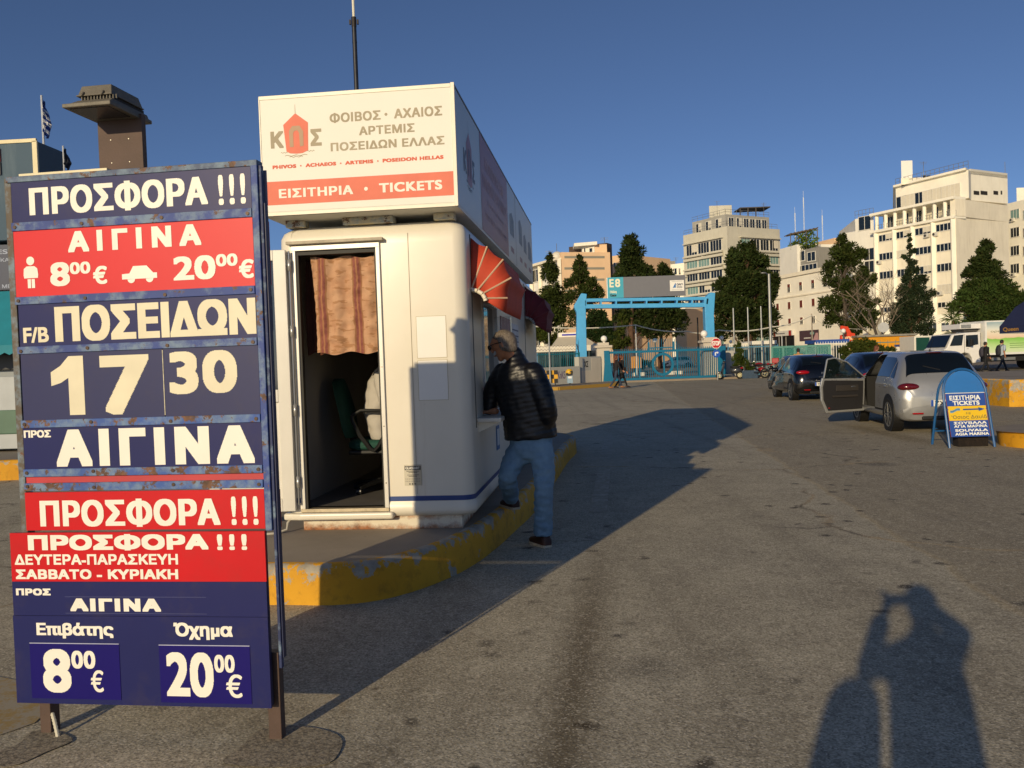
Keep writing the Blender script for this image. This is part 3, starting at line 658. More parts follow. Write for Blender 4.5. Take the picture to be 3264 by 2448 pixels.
# awnings: quarter-round folding canopies
def awning(y0, L, mat_, ribm, cord, R=1.0):
    prof = [(.0, .41), (.126, .335), (.248, .23), (.306, .085), (.27, -.07)]
    hubp = [(.0, .0), (.045, -.01), (.085, -.035), (.105, -.07), (.11, -.09)]
    m = MB(); zc = 2.07; xo = SX + .004
    def P(k, y, f=1.0): return (xo + prof[k][0] * f * R, y, zc + prof[k][1] * f * R)
    sub = []
    for k in range(len(prof) - 1):      # smooth the outer curve a little, the cloth sags between ribs
        for q in range(4):
            t = q / 4; a, b = Vector(prof[k]), Vector(prof[k + 1]); v = a.lerp(b, t) * (1 - .05 * math.sin(math.pi * t)); sub.append(v)
    sub.append(Vector(prof[-1]))
    va = [Vector((.262, -.13)), Vector((.25, -.185))]
    out = sub + va
    yn = y0 + .07; yf = y0 + L - .07
    rows = []
    for yy, f in ((yn, 1.0), (yn + .02, 1.0), (yf - .02, 1.0), (yf, 1.0)):
        rows.append([(xo + v.x * R * f, yy, zc + v.y * R * f) for v in out])
    m.rings(rows, 0, True, False, False)
    for yy, yh in ((yn, y0), (yf, y0 + L)):      # gathered end caps
        hub = []
        for i in range(len(out)):
            t = i / (len(out) - 1) * (len(hubp) - 1); k = min(int(t), len(hubp) - 2); v = Vector(hubp[k]).lerp(Vector(hubp[k + 1]), t - k); hub.append((xo + v.x * R, yh, zc + v.y * R))
        mid = [tuple((Vector(a) + Vector((xo + v.x * R, yy, zc + v.y * R))) / 2 + Vector((0, (-.012 if yy == yn else .012), 0))) for a, v in zip(hub, out)]
        m.rings([hub, mid, [(xo + v.x * R, yy, zc + v.y * R) for v in out]], 0, True, False, False)
    o = m.build('awning', mat_, kio, sharp=70); s = o.modifiers.new('cloth', 'SOLIDIFY'); s.thickness = .004; s.offset = -1
    r = MB()
    for yy, yh, sgn in ((yn, y0, -1), (yf, y0 + L, 1)):
        for k in range(1, len(prof)):
            h = hubp[k - 1]; r.tube([(xo + h[0] * R, yh + sgn * .008, zc + h[1] * R), (xo + prof[k][0] * R, yy + sgn * .008, zc + prof[k][1] * R)], .0075, 6)
    r.build('awning_rib', ribm, o)
    cd = MB()
    for i in range(5):
        a, b = Vector(hubp[max(0, i - 1)]), Vector(hubp[i]); a = a.lerp(b, .15) if i else Vector((-.005, .005))
        cd.tube([(xo + a.x * R, y0 - .012, zc + a.y * R), (xo + b.x * R, y0 - .012, zc + b.y * R)], .017, 8)
    cd.build('awning_pivot', cord, o, sharp=60)
    return o
aw1 = M('#c2452a', .75, var=.12, scale=6, bump=.12, bscale=14, name='sun_bleached_red_canvas'); aw2 = M('#6e1f28', .75, var=.12, scale=6, bump=.1, bscale=14, name='dark_red_canvas')
a1 = awning(.22, 1.32, aw1, M('#c9a98c', .5), M('#ece3cc', .5)); a1['label'] = 'faded orange-red awning over the ticket window'
a2 = awning(4.72, 1.3, aw2, M('#6a2a30', .6), M('#9c9a92', .5)); a2['label'] = 'dark red awning at the far end of the kiosk'
mb = MB(); pts = [(SX + .16 + .012 * math.sin(k * 2.1), .36 + .006 * k, 1.0) for k in range(18)]
for k in range(16): mb.add([(SX + .10 + k * .009, .80, 1.885), (SX + .1075 + k * .009, .80 + .004 * (k % 3), 1.885), (SX + .1075 + k * .009, .805 + .004 * (k % 2), 1.55), (SX + .10 + k * .009, .805, 1.55)], [(0, 1, 2, 3)])
t = NT('clear_plastic_strips'); t.col(lin('#9fb2bf')); t.rough(.25); t.b.inputs['Alpha'].default_value = .35
mb.build('plastic_strip', t.m, kio)
# light-box sign on the roof
rs_ = thing('roof_sign', 'big white and red light-box sign on the kiosk roof reading ΕΙΣΙΤΗΡΙΑ TICKETS', 'sign', KLOC, KZ)
LX0, LX1, LY0, LY1, LZ0, LZ1 = -1.351, .105, -.2, 6.32, 2.641, 3.516
SIGNW = M('#e6e4da', .5, spec=.3, var=.03, scale=1.2, name='faded_sign_acrylic'); SIGNG = M('#a89d86', .55, spec=.2, name='faded_grey_lettering'); SIGNR = M('#e27c66', .55, spec=.2, var=.05, scale=8, name='sun_faded_red_film'); SIGNT = M('#d86a54', .55, spec=.2)
mb = MB(); mb.box(LX0, LX1, LY0 + .002, LY1, LZ0, LZ1)
for x0, x1, z0, z1 in ((LX0, LX1 - .022, LZ1 - .022, LZ1 + .006), (LX1 - .022, LX1 + .006, LZ0 + .003, LZ1 + .012), (LX0 - .002, LX0 + .008, LZ0, LZ1)): mb.box(x0, x1, LY0 - .006, LY0 + .02, z0, z1, 1)
mb.box(LX1 - .01, LX1 + .005, LY0 + .02, LY1, LZ1 - .012, LZ1 + .006, 2); mb.box(LX0, LX1, LY0 - .004, LY0 + .02, LZ0, LZ0 + .025, 1)
body = mb.build('box', [M('#d8d6cd', .4, var=.05, dirt=.15), M('#ddd6c4', .4, var=.06, scale=9), M('#5a5a5a', .5)], rs_, .002)
fp = MB(); y = LY0 - .0015; fp.add([(LX0 + .008, y, LZ0 + .03), (LX1 - .022, y, LZ0 + .03), (LX1 - .022, y, LZ1 - .022), (LX0 + .008, y, LZ1 - .022)], [(0, 1, 2, 3)]); y -= .0015
def emblem(m, cx, z0, s, y, flip=1, cR=3, cG=2, cM=4):
    """ship-bow crest: a red bow seen from ahead with Π on it, K and Σ either side, waves below"""
    m.flat([(cx, z0 + .295 * s), (cx + .094 * s, z0 + .222 * s), (cx + .088 * s, z0 + .02 * s), (cx + .045 * s, z0 + .002 * s), (cx, z0), (cx - .05 * s, z0 + .005 * s), (cx - .077 * s, z0 + .02 * s), (cx - .094 * s, z0 + .215 * s)], y, cR)
    m.flat([(cx - .002 * s, z0 + .29 * s), (cx + .002 * s, z0 + .29 * s), (cx + .001 * s, z0 + .36 * s), (cx - .001 * s, z0 + .36 * s)], y, cG)
    m.flat([(cx - .05 * s, z0 + .05 * s), (cx - .021 * s, z0 + .05 * s), (cx - .021 * s, z0 + .15 * s), (cx - .012 * s, z0 + .166 * s), (cx + .012 * s, z0 + .17 * s), (cx + .024 * s, z0 + .15 * s), (cx + .028 * s, z0 + .05 * s), (cx + .055 * s, z0 + .055 * s), (cx + .056 * s, z0 + .16 * s), (cx + .03 * s, z0 + .203 * s), (cx - .025 * s, z0 + .203 * s), (cx - .052 * s, z0 + .17 * s)], y - .0015, cM)
    m.text('Κ', cx - .195 * s, cx - .098 * s, z0 + .048 * s, z0 + .172 * s, y, cG, .045); m.text('Σ', cx + .108 * s, cx + .192 * s, z0 + .048 * s, z0 + .172 * s, y, cG, .045)
    for k, (a, b, dz) in enumerate(((-.12, -.07, .012), (-.09, .08, -.012), (-.055, .045, -.022), (.08, .135, .014))):
        n = 10; up = []; dn = []
        for i in range(n + 1):
            x = cx + (a + (b - a) * i / n) * s; z = z0 + (dz + .004 * math.sin(i * 1.6)) * s; up.append((x, z + .0025 * s)); dn.append((x, z - .002 * s))
        m.flat(up + dn[::-1], y, cG)
emblem(fp, -1.077, 3.088, 1.0, y)
fp.text('ΦΟΙΒΟΣ', -.818, -.437, 3.293, 3.366, y, 2, .04, .03, 1.08); fp.disc((-.397, y, 3.331), .011, 'y', .0005, 12, 2); fp.text('ΑΧΑΙΟΣ', -.337, .017, 3.296, 3.366, y, 2, .04, .03, 1.08)
fp.text('ΑΡΤΕΜΙΣ', -.602, -.190, 3.192, 3.254, y, 2, .04, .03, 1.08); fp.text('ΠΟΣΕΙΔΩΝ ΕΛΛΑΣ', -.819, .026, 3.088, 3.150, y, 2, .04, .03, 1.08)
for s_, a, b in (('PHIVOS', -1.266, -1.085), ('ACHAEOS', -1.014, -.783), ('ARTEMIS', -.715, -.505), ('POSEIDON HELLAS', -.435, .015)): fp.text(s_, a, b, 2.985, 3.012, y, 5, .06, .05, 1.12, 110)
for x in (-1.05, -.748, -.47): fp.disc((x, y, 2.998), .006, 'y', .0005, 10, 5)
fp.flat([(LX0 + .008, 2.721), (LX1 - .022, 2.721), (LX1 - .022, 2.893), (LX0 + .008, 2.893)], y, 3); y -= .0015
fp.text('ΕΙΣΙΤΗΡΙΑ', -1.225, -.664, 2.769, 2.835, y, 6, .045, .03, 1.12); fp.disc((-.566, y, 2.802), .014, 'y', .0005, 14, 6); fp.text('TICKETS', -.468, -.002, 2.767, 2.836, y, 6, .045, .03, 1.12)
fp.build('front_panel', [SIGNW, SIGNW, SIGNG, SIGNR, M('#b89a80', .55, spec=.2), SIGNT, M('#f0ecdf', .5, spec=.2)], body)
sp = MB(); sp.xf = Matrix(((0, -1, 0, 0), (1, 0, 0, 0), (0, 0, 1, 0), (0, 0, 0, 1)))   # local x runs along the side
y = -(LX1 + .0015); sp.add([(LY0 + .01, y, LZ0 + .02), (LY1, y, LZ0 + .02), (LY1, y, LZ1 - .014), (LY0 + .01, y, LZ1 - .014)], [(0, 1, 2, 3)]); y -= .0015
emblem(sp, .42, 2.90, 1.45, y)
sp.flat([(1.05, LZ0 + .022), (3.12, LZ0 + .022), (3.12, LZ1 - .016), (1.05, LZ1 - .016)], y, 3); y2 = y - .0015
sp.text('ΚΟΙΝΟΠΡΑΞΙΑ', 1.36, 2.75, 3.235, 3.345, y2, 5, .035); sp.text('ΠΛΟΙΩΝ ΣΑΡΩΝΙΚΟΥ', 1.18, 3.02, 3.06, 3.175, y2, 5, .035); sp.text('www.saronicferries.gr', 1.45, 2.75, 2.93, 2.985, y2, 5, .02); sp.text('210 4117341 - 210 4171190', 1.28, 2.95, 2.80, 2.855, y2, 5, .02)
for a, b, z0, z1 in ((3.32, 3.75, 2.95, 3.22), (4.35, 4.75, 2.98, 3.3), (4.95, 5.35, 2.95, 3.2), (5.6, 6.1, 2.93, 3.2)):
    sp.flat([(a, z0), (b, z0), (b, z1 - .07), ((a + b) / 2, z1), (a, z1 - .05)], y, 6); sp.flat([(a + .05, 2.76), (b - .05, 2.76), (b - .05, 2.82), (a + .05, 2.82)], y, 7)
for x in (3.95, ): sp.flat([(x, LZ0 + .02), (x + .02, LZ0 + .02), (x + .02, LZ1 - .02), (x, LZ1 - .02)], y, 8)
sp.build('side_panel', [M('#b9c3c4', .35, var=.05, scale=.8), SIGNW, M('#4c566a', .5), M('#8e3a40', .4, var=.06), M('#5a4658', .5), M('#b78e92', .5), M('#7f8c96', .5, var=.2, scale=3), M('#b08a88', .5), M('#3c4448', .5)], body)
RB = mat_rusty('#d8cba8', .75, 'rusty_white_bracket')
for x0, x1 in ((-1.269, -1.122), (-.822, -.432), (-.118, .036)):
    mb = MB(); mb.box(x0, x1, .02, .14, 2.588, 2.6405); mb.build('bracket', RB, rs_, .004)
for yy in (1.6, 3.2, 4.8, 6.1):
    mb = MB(); mb.box(-1.2, .0, yy, yy + .1, 2.59, 2.6405); mb.build('bracket', RB, rs_, .004)
# mast on the roof
mp_ = at(1137, 300, 8.6)
ms = thing('mast', 'dark blue pipe mast with white upper pole rising behind the roof sign', 'mast', (mp_.x, 8.6, 0))
mb = MB(); mb.tube([(0, 0, 2.59), (0, 0, 4.925)], .0225, 12)
for z in (3.9, 4.70): mb.tube([(0, 0, z), (0, 0, z + .025)], .0235, 12)
mb.build('pipe', M('#23252e', .5, .2, var=.3, scale=14), ms)
mb = MB(); mb.tube([(0, 0, 4.86), (0, 0, 4.955)], .0245, 12)
for x in (-.045, .03): mb.box(x, x + .016, -.012, .012, 4.885, 4.93)
mb.build('clamp', M('#2a2422', .6, .3), ms)
mb = MB(); mb.tube([(0, 0, 4.955), (0, 0, 8.2)], .0125, 10); mb.build('pole', M('#e3ddc8', .4), ms)

# ================================================================== people
def fused(name, chains, mats, parent, voxel=.012, smooth=4, fn=None, extra=None):
    """one continuous surface grown over tapered limbs: chains of (point, radius or (rx, ry), side)"""
    m = MB()
    for ch in chains:
        pts = [Vector(c[0]) for c in ch['p']]; rr = [c[1] if isinstance(c[1], tuple) else (c[1], c[1]) for c in ch['p']]
        side = Vector(ch.get('side', (1, 0, 0))); n = 16; rg = []
        P2 = []; R2 = []
        for i in range(len(pts)):                                    # Catmull-Rom between joints
            P2.append(pts[i]); R2.append(rr[i])
            if i < len(pts) - 1:
                p0, p1, p2, p3 = pts[max(i - 1, 0)], pts[i], pts[i + 1], pts[min(i + 2, len(pts) - 1)]
                for t in ((.33, .66) if ch.get('curve', True) else ()):
                    P2.append(.5 * ((2 * p1) + (p2 - p0) * t + (2 * p0 - 5 * p1 + 4 * p2 - p3) * t * t + (3 * p1 - p0 - 3 * p2 + p3) * t ** 3))
                    R2.append(tuple(rr[i][k] + (rr[i + 1][k] - rr[i][k]) * t for k in (0, 1)))
        N = len(P2)
        def ring(p, t, r, f=1.0, o=0.0):
            u = (side - t * side.dot(t)); u = u.normalized() if u.length > 1e-4 else t.orthogonal().normalized(); w = t.cross(u)
            return [p + t * o + u * math.cos(2 * math.pi * k / n) * r[0] * f + w * math.sin(2 * math.pi * k / n) * r[1] * f for k in range(n)]
        for i in range(N):
            t = (P2[min(i + 1, N - 1)] - P2[max(i - 1, 0)]).normalized(); r = R2[i]; mr = min(r)
            if i == 0 and ch.get('cap0', True):
                for f, o in ((.3, -.95), (.7, -.7), (.92, -.38)): rg.append(ring(P2[i], t, r, f, o * mr))
            rg.append(ring(P2[i], t, r))
            if i == N - 1 and ch.get('cap1', True):
                for f, o in ((.92, .38), (.7, .7), (.3, .95)): rg.append(ring(P2[i], t, r, f, o * mr))
        m.rings(rg)
    if extra: extra(m)
    me = bpy.data.meshes.new('tmp'); me.from_pydata([tuple(v) for v in m.v], [], m.f)
    b = bmesh.new(); b.from_mesh(me); bmesh.ops.recalc_face_normals(b, faces=b.faces); b.to_mesh(me); b.free()
    o = bpy.data.objects.new('tmp', me); C.objects.link(o)
    r = o.modifiers.new('fuse', 'REMESH'); r.mode = 'VOXEL'; r.voxel_size = voxel; r.adaptivity = 0
    dg = bpy.context.evaluated_depsgraph_get(); res = bpy.data.meshes.new_from_object(o.evaluated_get(dg))
    bpy.data.objects.remove(o); bpy.data.meshes.remove(me)
    b = bmesh.new(); b.from_mesh(res)
    for _ in range(smooth): bmesh.ops.smooth_vert(b, verts=b.verts, factor=.5, use_axis_x=True, use_axis_y=True, use_axis_z=True)
    if fn: fn(b)
    for f in b.faces: f.smooth = True
    b.to_mesh(res); b.free(); res.name = name; res.materials.clear()
    for mm in (mats if isinstance(mats, list) else [mats]): res.materials.append(mm)
    ob = bpy.data.objects.new(name, res); C.objects.link(ob)
    if parent: ob.parent = parent
    return ob
SKIN = M('#a8714f', .5, var=.08, scale=18, name='skin'); SKIN2 = M('#b98263', .5, var=.06, scale=14, name='skin_pale')
def shoe(m_name, heel, toe, parent, mat_, sole, w=.047, h=.075):
    heel, toe = Vector(heel), Vector(toe); d = (toe - heel); L = d.length; d.normalize(); s = Vector((-d.y, d.x, 0)); m = MB(); rg = []
    for t, ww, z1 in ((-.02, .6, .55), (.04, .85, 1.0), (.3, .95, 1.0), (.5, 1.0, .8), (.75, 1.12, .55), (.93, .85, .45), (1.0, .45, .35)):
        c = heel + d * L * t; W = w * ww; H = h * z1
        rg.append([c - s * W, c - s * W + Vector((0, 0, H * .55)), c - s * W * .6 + Vector((0, 0, H)), c + s * W * .6 + Vector((0, 0, H)), c + s * W + Vector((0, 0, H * .55)), c + s * W])
    m.rings([[p + Vector((0, 0, .018)) for p in r] for r in rg]); o = m.build('shoe', mat_, parent, sharp=60)
    m = MB(); m.rings([[r[0] - s * .003, r[5] + s * .003, r[5] + s * .003 + Vector((0, 0, .02)), r[0] - s * .003 + Vector((0, 0, .02))] for r in rg], 0, False); m.build('sole', sole, o)
    return o
def quilt(axis_o, axis_d, pitch, amp):
    ao, ad = Vector(axis_o), Vector(axis_d).normalized()
    def fn(b):
        b.normal_update()
        mv = [(v, v.normal.copy()) for v in b.verts]
        for v, nn in mv:
            s = (v.co - ao).dot(ad) + .006 * mnoise.noise(v.co * 9)
            f = abs(math.sin(math.pi * s / pitch)) ** .6
            v.co += nn * (amp * (f - .5) + .006 * mnoise.noise(v.co * 16))
    return fn
def wrinkle(amp, sc_=14, zs=1.0):
    def fn(b):
        b.normal_update()
        mv = [(v, v.normal.copy()) for v in b.verts]
        for v, nn in mv: v.co += nn * amp * (mnoise.noise((v.co.x * sc_, v.co.y * sc_, v.co.z * sc_ * zs)) + .5 * mnoise.noise((v.co.x * sc_ * 2.3, v.co.y * sc_ * 2.3, v.co.z * sc_ * 2.9)))
    return fn
def hand_chains(wrist, d, n, curl=.5, s=1.0, thumb=1):
    """palm, four bent fingers and a thumb; d points along the hand, n out of its back"""
    wrist, d, n = Vector(wrist), Vector(d).normalized(), Vector(n).normalized(); n = (n - d * n.dot(d)).normalized(); w = d.cross(n)
    ch = [{'p': [(wrist, (.027 * s, .02 * s)), (wrist + d * .045 * s, (.038 * s, .017 * s)), (wrist + d * .085 * s, (.04 * s, .014 * s))], 'side': w}]
    for k, (o, L) in enumerate(((-.029, .066), (-.0095, .076), (.010, .071), (.028, .056))):
        p = wrist + d * .088 * s + w * o * s; pts = [(p - d * .02 * s, .0095 * s)]; dd = d.copy()
        for j, f in enumerate((.45, .32, .23)):
            dd = (Matrix.Rotation(curl * (.6 + .25 * j), 3, w) @ dd); p = p + dd * L * f * s; pts.append((p, (.0088 - .0009 * j) * s))
        ch.append({'p': pts, 'side': w, 'curve': False})
    q = wrist + d * .02 * s - w * .03 * s * thumb; t1 = (d * .75 - w * .6 * thumb - n * .25).normalized()
    ch.append({'p': [(q, .013 * s), (q + t1 * .035 * s, .0105 * s), (q + t1 * .035 * s + (d * .9 - w * .15 * thumb - n * .35).normalized() * .03 * s, .0088 * s)], 'side': w, 'curve': False})
    return ch
def head_chains(c, fwd, up, s=1.0, neck=None):
    """skull, jaw, nose, ears, brow and neck; c is the centre of the skull"""
    c, f, u = Vector(c), Vector(fwd).normalized(), Vector(up).normalized(); f = (f - u * f.dot(u)).normalized(); r = f.cross(u)
    P = lambda a, b, d_: c + f * a * s + u * b * s + r * d_ * s
    ch = [{'p': [(P(-.035, .02, 0), (.072 * s, .072 * s)), (P(0, .03, 0), (.076 * s, .082 * s)), (P(.035, .022, 0), (.070 * s, .075 * s))], 'side': r},
          {'p': [(P(.005, -.02, 0), (.066 * s, .07 * s)), (P(.035, -.065, 0), (.052 * s, .05 * s)), (P(.052, -.098, 0), (.030 * s, .026 * s))], 'side': r},
          {'p': [(P(.098, .012, 0), (.007 * s, .008 * s)), (P(.113, -.018, 0), (.011 * s, .012 * s)), (P(.104, -.034, 0), (.014 * s, .01 * s))], 'side': r, 'curve': False},
          {'p': [(P(.088, .03, -.045), (.012 * s, .012 * s)), (P(.098, .032, 0), (.012 * s, .013 * s)), (P(.088, .03, .045), (.012 * s, .012 * s))], 'side': u},
          {'p': [(P(.090, -.066, -.018), (.006 * s, .006 * s)), (P(.097, -.066, 0), (.008 * s, .011 * s)), (P(.090, -.066, .018), (.006 * s, .006 * s))], 'side': u}]
    for sg in (-1, 1): ch.append({'p': [(P(-.008, .018, sg * .078), (.008 * s, .018 * s)), (P(-.014, -.02, sg * .078), (.007 * s, .013 * s))], 'side': r, 'curve': False})
    if neck is not None: ch.append({'p': [(P(-.02, -.045, 0), (.052 * s, .055 * s)), (Vector(neck), (.058 * s, .06 * s))], 'side': r})
    return ch
def hair_shell(c, fwd, up, s, parent, mat_, low=-.03, front=.075, amp=.007, long=None):
    c, f, u = Vector(c), Vector(fwd).normalized(), Vector(up).normalized(); f = (f - u * f.dot(u)).normalized(); r = f.cross(u)
    m = MB(); rows = []; NU, NV = 40, 18
    for j in range(NV + 1):
        row = []
        for i in range(NU):
            a = 2 * math.pi * i / NU; ff = math.cos(a)                         # 1 towards the face
            lowz = low + (.075 + .03 * ff if ff > .25 else 0) if ff > .25 else low - (.03 if ff < -.4 else 0)
            top = .118; el = j / NV
            z = lowz + (top - lowz) * math.sin(el * math.pi / 2)
            k = max(0.0, 1 - ((z - .02) / .104) ** 2) ** .5 if z > .02 else 1 - .12 * ((.02 - z) / .1)
            k = max(k, .02)
            x = (.107 * k if ff < 0 else .094 * k) * ff - .006; y = .0845 * k * math.sin(a)
            n = amp * mnoise.noise((x * 60, y * 60, z * 45)) + amp * .8 * mnoise.noise((x * 150, y * 150, z * 60))
            if j == 0: n -= .010
            p = c + f * (x * (1 + n * 8)) * s + r * (y * (1 + n * 8)) * s + u * (z + n * .8) * s; row.append(p)
        rows.append(row)
    m.rings(rows, 0, True, True); o = m.build('hair', mat_, parent, sharp=180)
    return o

# ---- the customer leaning in at the ticket window
def man_pt(px, py, Y): return at(px, py, Y)
cu = thing('person', 'person in black quilted jacket and jeans leaning in at the ticket window from the kerb', 'person', (0.12, 6.95, 0))
off = Vector((-.12, -6.95, 0))
def q(px, py, Y): return at(px, py, Y) + off
rf = G(1738, 1741) + off; lf = G(1634, 1622, KH) + off
def mat_hair_grey():
    t = NT('short_grey_hair'); mp = t.n('Mapping'); mp.inputs['Scale'].default_value = (1, 1, .35); t.l(t.coord(), mp.inputs[0])
    t.col(t.ramp(t.noise(120, 4, .7, mp.outputs[0]), [(.3, lin('#4a423a')), (.55, lin('#766c62')), (.75, lin('#9c9286'))])); t.rough(.7); t.bump(t.noise(160, 2, .6, mp.outputs[0]), .6, .006); return t.m
def mat_denim():
    t = NT('faded_denim'); co = t.coord(); b = t.ramp(t.noise(3.5, 5, .65, co), [(.3, lin('#4a6c8a')), (.7, lin('#7a9cb6'))])
    w = t.n('TexWave', wave_type='BANDS', bands_direction='DIAGONAL'); w.inputs['Scale'].default_value = 260; t.l(co, w.inputs['Vector'])
    b = t.mix(t.math('MULTIPLY', w.outputs['Fac'], .25), b, lin('#8fa6b8')); t.col(b); t.rough(.85); t.bump(t.noise(26, 5, .65, co), .35, .012); return t.m
DENIM = mat_denim()
JACK = M('#0c0d12', .42, var=.25, scale=30, bump=.25, bscale=38, name='black_quilted_nylon')
hc = q(1606, 1100, 6.98); fwd = Vector((-.93, .30, -.22)); upv = Vector((-.22, .10, 1))
nk = q(1648, 1160, 6.99)
lw = q(1556, 1312, 7.12); hd_d = Vector((-.9, .25, -.05))
bodym = fused('body', head_chains(hc, fwd, upv, 1.0, nk) + hand_chains(lw, hd_d, (0, 0, 1), .35) + [{'p': [(lw - hd_d * .07, .03), (lw, (.028, .022))]}], SKIN, cu, .0065, 3)
hair_shell(hc, fwd, upv, 1.0, cu, mat_hair_grey(), -.035)
# glasses
f_ = fwd.normalized(); u_ = (upv - f_ * upv.dot(f_)).normalized(); r_ = f_.cross(u_); gl = MB()
for sg in (-1, 1):
    gl.tube([hc + f_ * .112 + u_ * .012 + r_ * sg * .072, hc + f_ * .05 + u_ * .02 + r_ * sg * .086, hc - f_ * .01 + u_ * .016 + r_ * sg * .09], .004, 6)
    e = [hc + f_ * .116 + u_ * (.004 + .020 * math.sin(a * .52)) + r_ * (sg * .036 + .029 * math.cos(a * .52)) for a in range(13)]; gl.tube(e, .003, 6); gl.add(e[:-1], [tuple(range(12))])
gl.build('glasses', M('#0d0d0e', .2), cu)
# jacket: torso and both sleeves as one quilted surface
hipc, waist, chest, shl = q(1692, 1392, 7.0), q(1683, 1325, 7.0), q(1661, 1238, 7.0), q(1648, 1182, 6.99)
sd = Vector((.93, -.36, -.12))
jk = [{'p': [(hipc + Vector((0, 0, -.015)), (.225, .155)), (waist, (.222, .152)), (chest, (.222, .145)), (shl, (.185, .115)), (nk + Vector((-.005, 0, .025)), (.085, .082)), (nk + Vector((-.015, .01, .075)), (.072, .070))], 'side': sd, 'cap0': False},
      {'p': [(q(1603, 1190, 7.08), .088), (q(1573, 1240, 7.14), .078), (q(1560, 1296, 7.16), .068), (q(1556, 1305, 7.14), .05)]},
      {'p': [(q(1700, 1190, 6.92), .095), (q(1728, 1245, 6.87), .086), (q(1748, 1320, 6.86), .074), (q(1735, 1345, 7.0), .066), (q(1690, 1345, 7.2), .055)]}]
fused('jacket', jk, JACK, cu, .011, 5, quilt(hipc, (chest - hipc), .040, .0045))
# jeans
hR, hL = q(1732, 1420, 6.96), q(1652, 1428, 7.02)
rk, ra = q(1733, 1565, 6.88), rf + Vector((-.015, .0, .085)); lk, la = q(1618, 1520, 6.98), lf + Vector((-.01, .0, .09))
seat = (hR + hL) / 2
def jeans_fn(b):
    wrinkle(.012, 11, 2.4)(b)
jn = [{'p': [(q(1695, 1385, 7.0), (.172, .125)), (seat + Vector((0, 0, -.005)), (.185, .135))], 'side': sd},
      {'p': [(hR + Vector((-.03, 0, .0)), .108), (hR.lerp(rk, .45), .094), (rk, .078), (rk.lerp(ra, .5), .078), (ra + Vector((0, 0, .01)), .076)], 'cap1': False},
      {'p': [(hL + Vector((.03, 0, 0)), .106), (hL.lerp(lk, .5), .094), (lk, .078), (lk.lerp(la, .5), .074), (la + Vector((0, 0, .01)), .072)], 'cap1': False}]
jo = fused('jeans', jn, DENIM, cu, .011, 4, jeans_fn)
mb = MB(); c = q(1748, 1420, 6.835); mb.box(c.x - .05, c.x + .05, c.y + .02, c.y + .028, c.z - .06, c.z + .05)
SHO = M('#3a2018', .6, var=.15, scale=20); SOLE = M('#b8ad98', .7)
fd = Vector((-.45, .89, 0))
shoe('shoe', rf + Vector((.02, -.06, 0)), rf + Vector((.02, -.06, 0)) + Vector((-.12, .25, 0)), cu, SHO, SOLE)
shoe('shoe', lf + Vector((.03, -.04, 0)), lf + Vector((.03, -.04, 0)) + Vector((-.11, .25, 0)), cu, SHO, SOLE)

